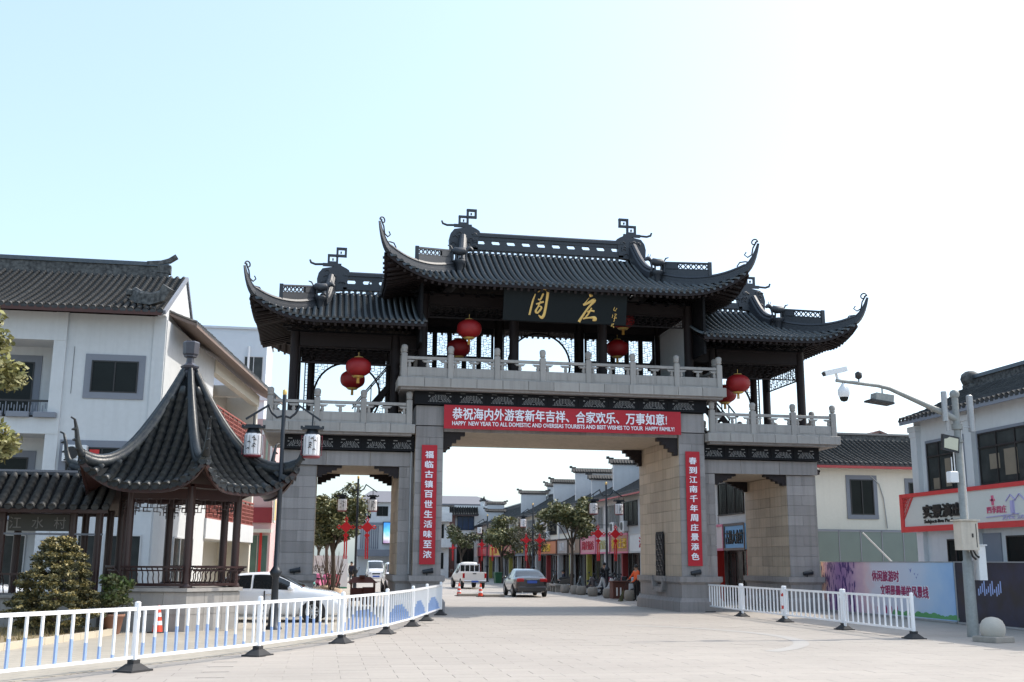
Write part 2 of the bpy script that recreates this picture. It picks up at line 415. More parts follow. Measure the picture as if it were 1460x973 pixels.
def column(x, y, z0, z1, r=.19):
    b = MB(); b.lathe([(r*1.35,z0),(r*1.4,z0+.08),(r*1.1,z0+.16)], 14, (x,y)); b.tube([(x,y,z0+.16),(x,y,z1)], r, 14); b.build('column', wood, gate)
def fascia(x0, x1, y, z0, z1, t=.12):
    b = MB(); b.box(x0, x1, y-t, y+t, z0, z1); b.box(x0-.02, x1+.02, y-t-.03, y+t+.03, z1-.07, z1+.004); b.box(x0, x1, y-t-.015, y+t+.015, z0-.003, z0+.05); b.build('tie_beam', wood, gate)
def arch_lattice(xc, hw, z0, z1, r, y, zc):
    o = lattice(xc-hw, xc+hw, z0, z1, y, 'moon_gate_lattice', .13, .02, skip=lambda x, z: (x-xc)**2 + (z-zc)**2 < r*r)
    b = MB(); a0 = math.asin(min(1,(zc-z0)/r))
    b.tube([(xc+r*cos(t), y, zc+r*sin(t)) for t in [ -a0 + (pi+2*a0)*k/36 for k in range(37)]], .045, 6); b.build('moon_ring', wood, o)
for x in (-5.42, -1.8, 1.8, 5.42):
    for y in (.8, 4.7): column(x, y, 8.55, 12.1)
for y in (.8, 4.7):
    for a, b in ((-5.2,-2.0),(-1.6,1.6),(2.0,5.2)): fascia(a, b, y, 11.68, 12.12)
for x in (-5.42, 5.42):
    MB().box(x-.1, x+.1, 1.02, 4.48, 11.68, 12.1).build('tie_beam', wood, gate)
for a, b in ((-5.2,-2.02),(-1.58,1.58),(2.02,5.2)): lattice(a, b, 11.20, 11.66, .8, 'hanging_lattice', .12)
for a, b in ((-5.2,-2.02),(2.02,5.2)):        # rear windows: five narrow leaves each
    lw = (b-a)/5
    for k in range(5):
        o = MB().box(a+k*lw, a+k*lw+.06, 4.66, 4.74, 8.6, 11.5).box(a+(k+1)*lw-.06, a+(k+1)*lw, 4.66, 4.74, 8.6, 11.5).box(a+k*lw+.06, a+(k+1)*lw-.06, 4.66, 4.74, 8.6, 9.85).box(a+k*lw+.06, a+(k+1)*lw-.06, 4.66, 4.74, 10.32, 10.4).build('window_leaf', wood, gate)
        lattice(a+k*lw+.08, a+(k+1)*lw-.08, 10.42, 11.44, 4.7, 'lattice', .11, .018, o); lattice(a+k*lw+.08, a+(k+1)*lw-.08, 9.88, 10.3, 4.7, 'lattice', .11, .018, o)
    MB().box(a, b, 4.64, 4.76, 11.46, 11.68).build('transom', wood_b, gate)
arch_lattice(0, 1.58, 8.62, 11.66, 1.36, 4.7, 10.2)
for s in (-1, 1):
    MB().box(s*5.42-.05, s*5.42+.05, 1.1, 4.4, 8.56, 11.67).build('side_wall', wall_w, gate)
    for x in (1.8, ): MB().bar((s*x-.22,.8,10.5),(s*x+.22,.8,10.5), .05).build('bracket', wood, gate)
# plaque with the gate's name
pl = MB(); pl.add([(-2.55,-.95,10.82),(2.28,-.95,10.82),(2.28,-1.30,12.18),(-2.55,-1.30,12.18),(-2.55,-.85,10.82),(2.28,-.85,10.82),(2.28,-1.2,12.18),(-2.55,-1.2,12.18)],
  [(0,1,2,3),(7,6,5,4),(0,4,5,1),(1,5,6,2),(2,6,7,3),(3,7,4,0)])
plaque = pl.build('name_plaque', mat('plaque_black', (.006,.010,.012), .55, .1, spec=.2), gate)
def brush(name, strokes, px, pz, sc_):
    """tapered brush strokes; points (x, y, width) measured in a 160 x 70 box that spans the plaque"""
    b = MB()
    for st in strokes:
        P = []
        for i in range(len(st)-1):
            p0 = st[max(i-1,0)]; p1 = st[i]; p2 = st[i+1]; p3 = st[min(i+2,len(st)-1)]
            for t in [k/5 for k in range(5)]:
                P.append([.5*((2*p1[j]) + (-p0[j]+p2[j])*t + (2*p0[j]-5*p1[j]+4*p2[j]-p3[j])*t*t + (-p0[j]+3*p1[j]-3*p2[j]+p3[j])*t**3) for j in range(3)])
        P.append(list(st[-1]))
        vs = []
        for i, (x, y, w_) in enumerate(P):
            a = P[min(i+1,len(P)-1)]; c = P[max(i-1,0)]; dx, dy = a[0]-c[0], a[1]-c[1]; l = math.hypot(dx, dy) or 1
            nx, ny = -dy/l*w_/2, dx/l*w_/2
            for q, lift in ((-1,0),(0,1),(1,0)):
                X = px+(x+q*nx)*sc_; Z = pz-(y+q*ny)*sc_
                Y = -.95 - .35*(Z-10.82)/1.36 - .012 - .03*lift
                vs.append((X, Y, Z))
        n = len(P); fs = []
        for i in range(n-1):
            for j in (0, 1): fs.append((i*3+j, i*3+j+1, i*3+j+4, i*3+j+3))
        b.add(vs, fs, True)
    b.build(name, gold, plaque)
Z_ = [((20.5,20.5,1.5),(17.5,30,2.4),(14,47,2.6)),((23.5,18,1),(31,13.5,2.4),(36.5,16,3.6),(35.5,32,3.2),(33.5,45,3.6),(30.5,49.5,3.6),(26,46.5,1)),
      ((31,19.5,2.6),(27.5,27,2.2),(24.5,26.5,1.6)),((22,33,2),(26.5,31.5,2),(32,29.5,2.4)),((28,29,1.8),(25,36,2),(22,42,2.8),(25,43.5,2.4),(29.5,37.5,2.4),(27,35.5,1.6),(23,38,1.2))]
U_ = [((92.5,17.5,2),(94.5,19.5,4.6),(95,20.5,4)),((92,22,.8),(86,30,2),(85,31,3),(90,29,3),(98,24.5,4),(99,26,3.6),(92,34,2.6),(84,46,3),(80,53,3.8)),
      ((96,34.5,1.8),(92.5,41.5,2.2),(88,47.5,2)),((90,40,1.6),(95,38,2.2),(100,38.5,2.4)),((85,48.5,2.2),(93,47,2),(100,46.5,3.6),(102,49,3.8),(98,50,2))]
S_ = [((127,32,.8),(126,36,1),(129,37,.6)),((130,33.5,1.2),(128,37,.6)),((125,42,1),(124.5,46,.8)),((127,41,.8),(130,41,1),(127.5,44,.7),(130,45,.9)),((126,46.5,.6),(130.5,46,.8)),((128,44,1),(127,51,.9)),((125,53,.9),(123.5,57,1)),((127,53,1.2),(125.5,55.5,.7),(127.6,58,1.1))]
brush('gilt_character', Z_, -1.95, 12.42, .0295); brush('gilt_character', U_, -1.95, 12.42, .0295); brush('gilt_signature', S_, -1.95, 12.42, .0295)
# side pavilions
for s in (-1, 1):
    for x in (10.3, 6.45):
        for y in (1.0, 4.5): column(s*x, y, 6.81, 10.42, .17)
    column(s*9.7, 4.5, 6.81, 10.3, .15)
    a, b = sorted((s*6.64, s*10.12))
    for y in (1.0, 4.5): fascia(a, b, y, 9.88, 10.40)
    fascia(min(s*5.6,s*6.3), max(s*5.6,s*6.3), 1.0, 9.88, 10.40)
    lattice(a, b, 9.26, 9.86, 1.0, 'hanging_lattice', .12)
    arch_lattice(s*8.2, 1.75, 6.86, 9.86, 1.36, 4.5, 8.55)
    MB().box(s*10.3-.09, s*10.3+.09, 1.2, 4.3, 9.9, 10.35).build('tie_beam', wood, gate)
    lattice(1.2, 4.3, 9.28, 9.86, s*10.3, 'hanging_lattice', .13, axis='y')
    st = MB(); 
    for dy in (0, .9): st.bar((s*8.0,2.2+dy,6.9),(s*6.3,2.2+dy,9.0), .1, .22)
    for k in range(9): st.box(min(s*(8.0-.19*k),s*(7.75-.19*k)), max(s*(8.0-.19*k),s*(7.75-.19*k)), 2.2, 3.1, 6.95+.235*k, 7.0+.235*k)
    for dy in (0, .9): st.bar((s*8.0,2.2+dy,7.8),(s*6.3,2.2+dy,9.9), .05)
    for k in range(6): st.bar((s*(7.9-.3*k),2.2,6.9+.37*k),(s*(7.9-.3*k),2.2,7.9+.37*k), .04)
    st.build('staircase', wood, gate)
# ---- tiled roofs
def half_pipe(b, pts, r, step=.32, lift=0.):
    """row of overlapping barrel tiles along pts"""
    pts = [Vector(p) for p in pts]; L = [0]
    for p, q in zip(pts, pts[1:]): L.append(L[-1] + (q-p).length)
    def at(d):
        for i in range(len(pts)-1):
            if d <= L[i+1] or i == len(pts)-2:
                t = (d-L[i])/max(1e-6, L[i+1]-L[i]); return pts[i].lerp(pts[i+1], t)
    n = max(1, round(L[-1]/step)); st = L[-1]/n; hd = pts[-1]-pts[0]; side = Vector((hd.y, -hd.x, 0)).normalized()
    vs = []; rings = []
    for k in range(n):
        rings += [(at(k*st), r*.86), (at((k+1)*st), r*1.05)]
    for i, (p, q_) in enumerate(rings):
        a = rings[min(i+1, len(rings)-1)][0]; c = rings[max(i-1, 0)][0]
        if (a-c).length < 1e-5: a = rings[min(i+2, len(rings)-1)][0]
        up = side.cross(a-c).normalized(); up = up if up.z > 0 else -up
        for t in range(6): vs.append(p + side*cos(pi*t/5)*q_ + up*sin(pi*t/5)*q_*1.0)
    fs = [(i*6+t, i*6+t+1, (i+1)*6+t+1, (i+1)*6+t) for i in range(len(rings)-1) for t in range(5)]
    if side.z == 0: b.add(vs, fs, True)
    b.add(vs[-6:], [tuple(range(6))])          # round end tile
def scroll(b, c, r, turns, ax, dirn, th=.035, z=1, start=0.):
    """spiral of iron in the vertical plane through the horizontal direction ax"""
    ax = Vector(ax).normalized(); P = []
    for k in range(int(turns*14)+1):
        t = k/14*2*pi; q = r*(1 - .72*k/(turns*14))
        P.append(Vector(c) + ax*q*cos(start+dirn*t) + Vector((0,0,1))*q*sin(start+dirn*t))
    b.tube(P, th, 6)
def hip_roof(name, s_list, xin, ag, ac, Ym, D, hs, zr, ze, U, pitch_, r, rib_x=None, horn=.95):
    """front and back slopes; each side in s_list ends in a hip. xin: inner end for a one-sided roof"""
    def prof(t): return zr - (zr-ze)*(1.38*t - .38*t*t)
    ex = 2.6
    def front(a, y, sg=-1):
        h = max(0, min(1.05, (a-ag)/(ac-ag))); t = abs(y-Ym)/D
        return prof(t) + U*h**ex
    def side(hh, yy):
        hb = max(0, min(1.05, (abs(yy-Ym)-hs)/(D-hs)))
        return prof((hs+(D-hs)*hh)/D) + U*hb**ex + .34*max(0, hh-hb)
    root = None
    base = MB(); rows_done = 0
    NX = 28
    roof = bpy.data.objects.new(name, None); COL.objects.link(roof)
    # base sheets + soffit as one mesh = the roof part itself
    def sheet(grid, dz, flip=False):
        n = len(grid[0]); vs = [(x, y, z+dz) for row in grid for x, y, z in row]
        fs = []
        for i in range(len(grid)-1):
            for j in range(n-1):
                f = (i*n+j, (i+1)*n+j, (i+1)*n+j+1, i*n+j+1); fs.append(tuple(reversed(f)) if flip else f)
        base.add(vs, fs, True)
    xs_all = []
    for s in s_list:
        lo = xin if len(s_list) == 1 else 0
        for face in (-1, 1):
            g = []
            for i in range(NX+1):
                a = lo + (ac-lo)*i/NX; h = max(0, (a-ag)/(ac-ag)); y0 = hs+(D-hs)*h if h > 0 else 0
                yy = D + .18*h*h
                g.append([(s*a, Ym+face*(y0+(yy-y0)*j/10), front(a, Ym+min(D, y0+(yy-y0)*j/10))) for j in range(11)])
            base.m = 0; sheet(g, -.02); base.m = 1; sheet(g, -.16)
            e = [Vector(r_[-1]) for r_ in g]                     # eave board closing the two sheets
            base.sweep([p + Vector((0, face*-.03, -.11)) for p in e], [(-.03,-.06),(.03,-.06),(.03,.09),(-.03,.09)])
        g = []
        for i in range(21):
            yo = -1 + 2*i/20; hb = max(0, (abs(yo*D)-hs)/(D-hs)); g.append([])
            for j in range(9):
                h0 = hb; hh = h0+(1-h0)*j/8 + .0
                a = ag+(ac-ag)*hh + .12*hb*hb*(j/8)
                g[-1].append((s*a, Ym+yo*D, side(min(1,hh), Ym+yo*D)))
        base.m = 0; sheet(g, -.02); base.m = 1; sheet(g, -.16)
        base.sweep([Vector(r_[-1]) + Vector((-s*.03,0,-.11)) for r_ in g], [(-.03,-.06),(.03,-.06),(.03,.09),(-.03,.09)])
        base.m = 1; zt = prof(0); zb = prof(hs/D)            # gable triangle
        base.add([(s*(ag-.05), Ym-hs, zb-.02), (s*(ag-.05), Ym+hs, zb-.02), (s*(ag-.05), Ym, zt+.1)], [(0,1,2),(2,1,0)])
    # rafters under the eave
    base.m = 1
    span0 = -ac if len(s_list) == 2 else (xin if s_list[0] > 0 else -ac); span1 = ac if len(s_list) == 2 else (ac if s_list[0] > 0 else -xin)
    k = span0+.15
    while k < span1:
        a = abs(k); h = max(0, (a-ag)/(ac-ag)); y0 = max(D-2.3, hs+(D-hs)*h)
        for face in (-1, 1):
            if D-y0 > .15: base.bar((k, Ym+face*y0, front(a, Ym+y0)-.23), (k, Ym+face*(D-.05), front(a, Ym+D-.05)-.24), .09, .1)
        k += .26
    for s in s_list:
        q = -D+.2
        while q < D:
            hb = max(0, (abs(q)-hs)/(D-hs)); h0 = max(hb, .15)
            if h0 < .95: base.bar((s*(ag+(ac-ag)*h0), Ym+q, side(h0, Ym+q)-.23), (s*(ac-.05), Ym+q, side(1, Ym+q)-.24), .1, .09)
            q += .26
    o = base.build(name, [tile_pan, wood], gate)
    bpy.data.objects.remove(roof); roof = o
    # tile rows
    back = MB()
    n = int((span1-span0)/pitch_); 
    for i in range(n+1):
        x = span0 + .04 + (span1-span0-.08)*i/n; a = abs(x); h = max(0, (a-ag)/(ac-ag)); y0 = (hs+(D-hs)*h) if h > 0 else .12
        yy = D + .18*h*h
        pts = [(x, y0+(yy+.06-y0)*j/8) for j in range(9)]
        if yy-y0 < .12: continue
        b = MB(); half_pipe(b, [(px, Ym-d, front(a, Ym+min(D,d))+.0) for px, d in pts], r); b.build('tile_row', tile, roof)
        half_pipe(back, [(px, Ym+d, front(a, Ym+min(D,d))) for px, d in pts], r)
    for s in s_list:
        n = int(2*D/pitch_)
        for i in range(1, n):
            q = -D + 2*D*i/n; hb = max(0, (abs(q)-hs)/(D-hs)); h0 = hb
            if 1-h0 < .06: continue
            P = [(s*(ag+(ac-ag)*(h0+(1-h0)*j/6)+.12*hb*hb*j/6*s*s+ (.05*s*s if j == 6 else 0)*1), Ym+q, side(h0+(1-h0)*j/6, Ym+q)) for j in range(7)]
            P = [(s*abs(px), py, pz) for px, py, pz in P]
            b = MB(); half_pipe(b, P, r); b.build('tile_row', tile, roof)
    back.build('rear_tile_rows', tile, roof, 'stuff')
    # drip tiles between the rows at the front eave
    dr = MB(); n = int((span1-span0)/pitch_)
    for i in range(n):
        x = span0 + .04 + (span1-span0-.08)*(i+.5)/n; a = abs(x); h = max(0, (a-ag)/(ac-ag)); y = Ym-D-.18*h*h-.03; z = front(a, Ym+D)
        dr.add([(x-.08,y,z+.01),(x+.08,y,z+.01),(x+.05,y-.01,z-.07),(x,y-.015,z-.1),(x-.05,y-.01,z-.07)], [(0,4,3,2,1)])
    dr.build('drip_tiles', tile, roof, 'stuff')
    # hips, horns and scrolls
    for s in s_list:
        for face in (-1, 1):
            def hip(h):
                a = ag+(ac-ag)*h; d = hs+(D-hs)*h + .18*h*h
                return Vector((s*a, Ym+face*d, front(a, Ym+min(D,hs+(D-hs)*h))))
            P = [hip(k/14) for k in range(15)]; dd = (P[-1]-P[-2]).normalized()
            for k in range(1, 6):
                u = k/5; P.append(P[14] + Vector((dd.x, dd.y, 0))*.66*u*(1-.25*u) + Vector((0,0,1))*(horn*.42*u + horn*.40*u*u))
            W = [1-.2*max(0,(k-8))/12 if k < 15 else .85*(1-.17*(k-14)) for k in range(len(P))]
            prof_ = [[(-.12*w_,-.05),(.12*w_,-.05),(.12*w_,.10*w_),(.08*w_,.12*w_),(.08*w_,.22*w_),(.11*w_,.25*w_),(.06*w_,.33*w_),(-.06*w_,.33*w_),(-.11*w_,.25*w_),(-.08*w_,.22*w_),(-.08*w_,.12*w_),(-.12*w_,.10*w_)] for w_ in W]
            b = MB(); b.sweep(P, prof_)
            hb = b.build('hip_ridge', ridge_m, roof)
            out = Vector((P[14].x-P[10].x, P[14].y-P[10].y, 0)).normalized(); tip = P[-1]
            c = MB()
            scroll(c, tip - out*.16 + Vector((0,0,.06)), .15, 1.1, out, 1, .028, start=0)
            c.tube([tip - out*.05 + Vector((0,0,.1)), tip-out*.22-Vector((0,0,.15)), tip-out*.28-Vector((0,0,.42)), tip-out*.45-Vector((0,0,.5)), tip-out*.58-Vector((0,0,.38)), tip-out*.5-Vector((0,0,.28))], [.03,.03,.03,.028,.026,.024], 6)
            c.tube([tip-out*.36-Vector((0,0,.72)), tip-out*.55-Vector((0,0,.66)), tip-out*.78-Vector((0,0,.66)), tip-out*.9-Vector((0,0,.8)), tip-out*.78-Vector((0,0,.88))], .028, 6)
            c.build('scroll_finial', iron, hb)
            # pierced panel on the hip
            a0, a1 = hip(.12), hip(.62); z0 = a0.z+.62; pn = MB()
            tp = lambda u: z0+.17-.34*u
            pn.bar(Vector((a0.x,a0.y,tp(0))), Vector((a1.x,a1.y,tp(1))), .12, .07)
            pn.bar(Vector((a1.x,a1.y,tp(1)+.06)), Vector((a1.x,a1.y,hip(.62).z+.2)), .14, .14)
            pn.bar(Vector((a0.x,a0.y,tp(0)-.27)), Vector((a1.x,a1.y,tp(1)-.27)), .1, .05)
            for k in range(9):
                u, v_ = k/9, (k+1)/9; q0 = a0.lerp(a1, u); q1 = a0.lerp(a1, v_)
                h0_, h1_ = hip(.12+.5*u).z+.2, hip(.12+.5*v_).z+.2; s0_, s1_ = (tp(u)-.03, tp(v_)-.03) if k < 3 else (tp(u)-.28, tp(v_)-.28)
                if s0_ > h0_:
                    sd_ = Vector((a1.y-a0.y, a0.x-a1.x, 0)).normalized()*.05
                    pn.add([(q0.x-sd_.x,q0.y-sd_.y,h0_-.1),(q1.x-sd_.x,q1.y-sd_.y,h1_-.1),(q1.x-sd_.x,q1.y-sd_.y,s1_),(q0.x-sd_.x,q0.y-sd_.y,s0_),(q0.x+sd_.x,q0.y+sd_.y,h0_-.1),(q1.x+sd_.x,q1.y+sd_.y,h1_-.1),(q1.x+sd_.x,q1.y+sd_.y,s1_),(q0.x+sd_.x,q0.y+sd_.y,s0_)], [(0,1,2,3),(7,6,5,4),(3,2,6,7)])
                if k < 3: continue
                pn.bar((q0.x,q0.y,tp(u)-.02), (q1.x,q1.y,tp(v_)-.26), .035, .045); pn.bar((q0.x,q0.y,tp(u)-.26), (q1.x,q1.y,tp(v_)-.02), .03, .04)
            pn.build('pierced_panel', ridge_m, hb)
            # descending ridge from the ridge end to the hip head
            p0 = Vector((s*(ag-.28), Ym+face*.1, zr+.42)); p1 = Vector((s*(ag+.02), Ym+face*(hs+.15), prof((hs+.15)/D)+.12))
            Q = [p0.lerp(p1, k/8) + Vector((0,0,-.28*sin(pi*k/8)+.12)) for k in range(9)]
            b = MB(); b.sweep(Q, [(-.16,-.3),(.16,-.3),(.16,.06),(.11,.12),(.12,.2),(.05,.26),(-.05,.26),(-.12,.2),(-.11,.12),(-.16,.06)]); b.build('descending_ridge', ridge_m, roof)
            # beast on a bracket
            bs = MB(); c0 = p1 + Vector((s*.1, face*.28, .12)); f = Vector((s*.25, face*.97, 0)).normalized(); sd = Vector((f.y,-f.x,0))
            up = Vector((0,0,1))
            bs.tube([c0-up*.42, c0-up*.1, c0, c0+up*.05], [.1,.16,.26,.24], 10)
            bd = c0+up*.42; ln = Vector((s,0,0)) 
            bs.tube([bd-ln*.3, bd-ln*.2+up*.03, bd, bd+ln*.2+up*.02, bd+ln*.3], [.06,.15,.16,.15,.06], 10)
            for u in (-.2, .2):
                for v_ in (-.08, .08): bs.tube([bd+ln*u+sd*v_, bd+ln*(u+.03)+sd*v_-up*.2, bd+ln*u+sd*v_-up*.4], [.055,.04,.045], 6)
            bs.tube([bd-ln*.25+up*.05, bd-ln*.36+up*.16, bd-ln*.44+up*.14, bd-ln*.52+up*.08], [.08,.1,.09,.05], 8)
            for v_ in (-.05, .05): bs.tube([bd-ln*.36+up*.22+sd*v_, bd-ln*.33+up*.34+sd*v_], [.02,.01], 5)
            bs.tube([bd+ln*.28+up*.06, bd+ln*.36+up*.2, bd+ln*.48+up*.24], [.03,.035,.02], 6)
            bs.build('ridge_beast', ridge_m, roof)
        # ornamental ridge end with its square fret
        b = MB(); X = lambda v_: s*v_
        o0 = ag-.35
        out_ = [(o0-.55,zr+.1),(o0+.62,zr-.05),(o0+.66,zr+.5),(o0+.6,zr+.75),(o0+.45,zr+.95),(o0+.1,zr+1.02),(o0-.25,zr+1.12),(o0-.5,zr+1.0),(o0-.62,zr+.92),(o0-.66,zr+.78),(o0-.58,zr+.6)]
        b.prism([(X(p), q) for p, q in out_], Ym-.13, Ym+.13)
        for k in range(16):                                     # carved relief
            cx, cz = o0 + random.uniform(-.45,.5), zr + random.uniform(.2,.85)
            b.tube([(X(cx+.1*cos(t)), Ym-.14, cz+.07*sin(t)) for t in (0,1.2,2.4,3.6)], .03, 5)
        b.tube([(X(o0+.3),Ym,zr+1.16),(X(o0+.75),Ym,zr+1.14),(X(o0+.92),Ym,zr+1.2),(X(o0+.97),Ym,zr+1.32)], [.05,.05,.05,.04], 8)
        b.box(X(o0-.3), X(o0+.45), Ym-.06, Ym+.06, zr+1.08, zr+1.2)
        def sq(x0_, z0_, w_, h_, jj=0):
            P = [(x0_,z0_),(x0_+w_,z0_),(x0_+w_,z0_+h_),(x0_,z0_+h_)]
            for (p, q), (p2, q2) in zip(P, P[1:]+P[:1]):
                dx = (p2-p); dz = (q2-q); l = math.hypot(dx, dz); e = .045/l
                tk = .11 if abs(dx) > abs(dz) else .10
                b.bar((X(p-dx*e), Ym, q-dz*e), (X(p2+dx*e), Ym, q2+dz*e), .09, tk+x0_*.003*0+jj, (0,1,0))
        sq(o0-.12, zr+1.24, .34, .30); sq(o0-.46, zr+1.54, .34, .30, .024)
        b.box(X(o0+.02), X(o0+.08), Ym-.04, Ym+.04, zr+1.33, zr+1.42); b.box(X(o0-.3), X(o0-.24), Ym-.04, Ym+.04, zr+1.64, zr+1.72)
        b.build('ridge_ornament', ridge_m, roof)
    # main ridge: pierced beam
    rb = MB(); x0, x1 = rib_x
    zt = zr+.80; y0, y1 = Ym-.10, Ym+.10
    rb.box(x0, x1, y0-.03, y1+.03, zr+.10, zr+.20); rb.box(x0, x1, y0, y1, zr+.20, zr+.36); rb.box(x0, x1, y0, y1, zr+.54, zr+.68); rb.box(x0, x1, y0-.05, y1+.05, zr+.68, zt)
    rb.sweep([(x0,Ym,zt),(x1,Ym,zt)], [(-.1,0),(.1,0),(.06,.07),(-.06,.07)])
    n = max(2, round((x1-x0)/.67)); wd = (x1-x0)/n
    for k in range(n+1):                                       # blocks between the oblong holes
        xc = x0+k*wd; hw = .13
        if k == 0: poly = [(x0,zr+.36),(x0+hw,zr+.36),(x0+hw+.06,zr+.36),(x0+hw,zr+.45),(x0+hw+.06,zr+.54),(x0,zr+.54)]
        elif k == n: poly = [(x1,zr+.36),(x1,zr+.54),(x1-hw-.06,zr+.54),(x1-hw,zr+.45),(x1-hw-.06,zr+.36)]
        else: poly = [(xc-hw-.06,zr+.36),(xc+hw+.06,zr+.36),(xc+hw,zr+.45),(xc+hw+.06,zr+.54),(xc-hw-.06,zr+.54),(xc-hw,zr+.45)]
        rb.prism(poly, y0+.01, y1-.01)
    k = x0+.02
    while k < x1:                                              # short posts leave the row of round holes
        rb.prism([(k-.075,zr-.1),(k+.075,zr-.1),(k+.045,zr+.02),(k+.08,zr+.11),(k-.08,zr+.11),(k-.045,zr+.02)], y0+.02, y1-.02); k += pitch_
    rb.build('pierced_ridge', ridge_m, roof)
    # bracket tier under the eaves
    for f_ in (-1, 1):
     bk = MB(); x = span0+1.3
     zb = ze-.55; yy = {(-1,2):.8,(-1,1):1.0,(1,2):4.7,(1,1):4.5}[(f_,len(s_list))]
     while x < span1-1.2:
            bk.box(x-.09, x+.09, yy-.1, yy+.1, zb+.42, zb+.5); bk.box(x-.06, x+.06, yy+f_*.1, yy+f_*.5, zb+.5, zb+.58); bk.box(x-.25, x+.25, yy-.05, yy+.05, zb+.58, zb+.66)
            x += .6
     bk.build('bracket_tier', wood_b, roof)
    return roof
hip_roof('main_roof', (-1, 1), 0, 3.95, 7.02, 2.75, 4.35, 1.85, 14.50, 12.10, .95, .24, .078, (-3.25, 3.25), 1.25)
for s in (-1, 1):
    a, b = sorted((s*6.6, s*8.55))
    hip_roof('wing_roof', (s,), 5.45, 9.30, 11.82, 2.75, 3.75, 1.35, 12.50, 10.58, .75, .24, .078, (a, b), 1.15)
for s in (-1, 1):   # board where the wing roof meets the tall body
    MB().box(s*5.56, s*5.66, -.6, 6.1, 9.9, 12.2).build('abutment_board', wood_b, gate)
MB().box(-5.5, 5.5, .72, 4.78, 12.13, 12.2).build('ceiling', wood_b, gate)
for s in (-1, 1): MB().box(s*5.7, s*10.4, .95, 4.55, 10.42, 10.5).build('ceiling', wood_b, gate)
# spotlights standing on the plinth cornices
def spot(x, y, z):
    b = MB(); b.tube([(x-.02,y,z),(x-.02,y,z+.1)], .02, 6); b.tube([(x-.18,y,z+.13),(x+.16,y,z+.18)], [.07,.09], 10); b.tube([(x+.16,y,z+.18),(x+.2,y,z+.185)], [.1,.1], 10); return b
for (x, w_) in ((-5.12,'left centre'), (5.15,'right centre'), (9.95,'right outer'), (-9.9,'left outer')):
    y = -.06 if abs(x) < 8 else .44
    tag(spot(x, y, 1.3).build('spotlight', iron), 'small dark spotlight on the plinth ledge of the %s pier' % w_, 'spotlight', 'spotlights on the gateway plinths')
# rain pipe beside the left centre pier
tag(MB().tube([(-5.78,.38,1.35),(-5.78,.38,6.4)], .035, 8).build('rain_pipe', steel), 'thin grey rain pipe running down beside the left centre pier', 'pipe')
# ---- cloth banners
def banner_sheet(x0, x1, z0, z1, y, nx=12, amp=.012):
    vs = []; fs = []
    for i in range(nx+1):
        for j in range(7):
            u, v_ = i/nx, j/6
            vs.append((x0+(x1-x0)*u, y - .02 + amp*sin(u*17+v_*5)*sin(v_*3.1) + amp*.5*sin(u*41-v_*7), z0+(z1-z0)*v_))
    for i in range(nx):
        for j in range(6): fs.append((i*7+j, (i+1)*7+j, (i+1)*7+j+1, i*7+j+1))
    b = MB(); b.add(vs, fs, True); n = len(vs)
    b.add([(x, y_+.012, z) for x, y_, z in vs], [tuple(reversed(f)) for f in fs], True)
    return b
t = thing('banner', 'long red New Year greeting banner with white Chinese and English lines across the lintel', 'banner', (0, -.2, 6.7))
banner_sheet(-4.64, 4.66, 0, .90, 0, 60, .012).build('cloth', red_cloth, t)
lettering('恭祝海内外游客新年吉祥、合家欢乐、万事如意!', -4.33, 4.40, .36, .80, -.042, white_txt, t, offset=.025, depth=.006)
lettering('HAPPY  NEW YEAR TO ALL DOMESTIC AND OVERSEAS TOURISTS AND BEST WISHES TO YOUR  HAPPY FAMILY!', -4.33, 4.38, .13, .29, -.042, white_txt, t, offset=.02, depth=.006)
for s, txt, lab in ((-1, '福临古镇百世生活味至浓', 'vertical red couplet strip on the left centre pier, beginning 福临古镇'), (1, '春到江南千年周庄景添色', 'vertical red couplet strip on the right centre pier, beginning 春到江南')):
    t = thing('couplet_strip', lab, 'banner', (s*5.145, -.06, 1.70), 0, 'red couplet strips on the piers')
    banner_sheet(-.29, .29, 0, 4.38, 0, 4, .006).build('cloth', red_cloth, t)
    for k, ch in enumerate(txt):
        zc = 4.38 - .36 - k*.366
        lettering(ch, -.15, .15, zc-.13, zc+.13, -.028, white_txt, t, offset=.03, depth=.006)
# ---- round silk lanterns
def lantern():
    t = thing('silk_lantern', 'x', 'lantern')
    b = MB(); n = 24; vs = []; K = 12
    for i in range(K+1):
        u = -1+2*i/K; rr_ = .48*(1-abs(u)**2.6)**.5 if abs(u) < 1 else 0; rr_ = max(rr_, .17)
        for k in range(n*2): a = 2*pi*k/(n*2); q = rr_*(1 if k % 2 else .965); vs.append((q*cos(a), q*sin(a), .36*u))
    m = n*2; b.add(vs, [(i*m+k, i*m+(k+1) % m, (i+1)*m+(k+1) % m, (i+1)*m+k) for i in range(K) for k in range(m)], True); b.build('shade', lant_red, t)
    b = MB(); b.lathe([(.16,-.40),(.19,-.39),(.2,-.36),(.24,-.345)], 20); b.lathe([(.2,.34),(.17,.36),(.16,.39),(.08,.40)], 20); b.tube([(0,0,.40),(0,0,.58)], .008, 6); b.build('gilt_rim', gold, t)
    b = MB()
    for k in range(10): a = 2*pi*k/10; b.tube([(.04*cos(a),.04*sin(a),-.40),(.045*cos(a),.045*sin(a),-.62)], .012, 5)
    b.build('tassel', mat('tassel_gold', (.6,.33,.07), .6), t)
    return t
L0 = lantern()
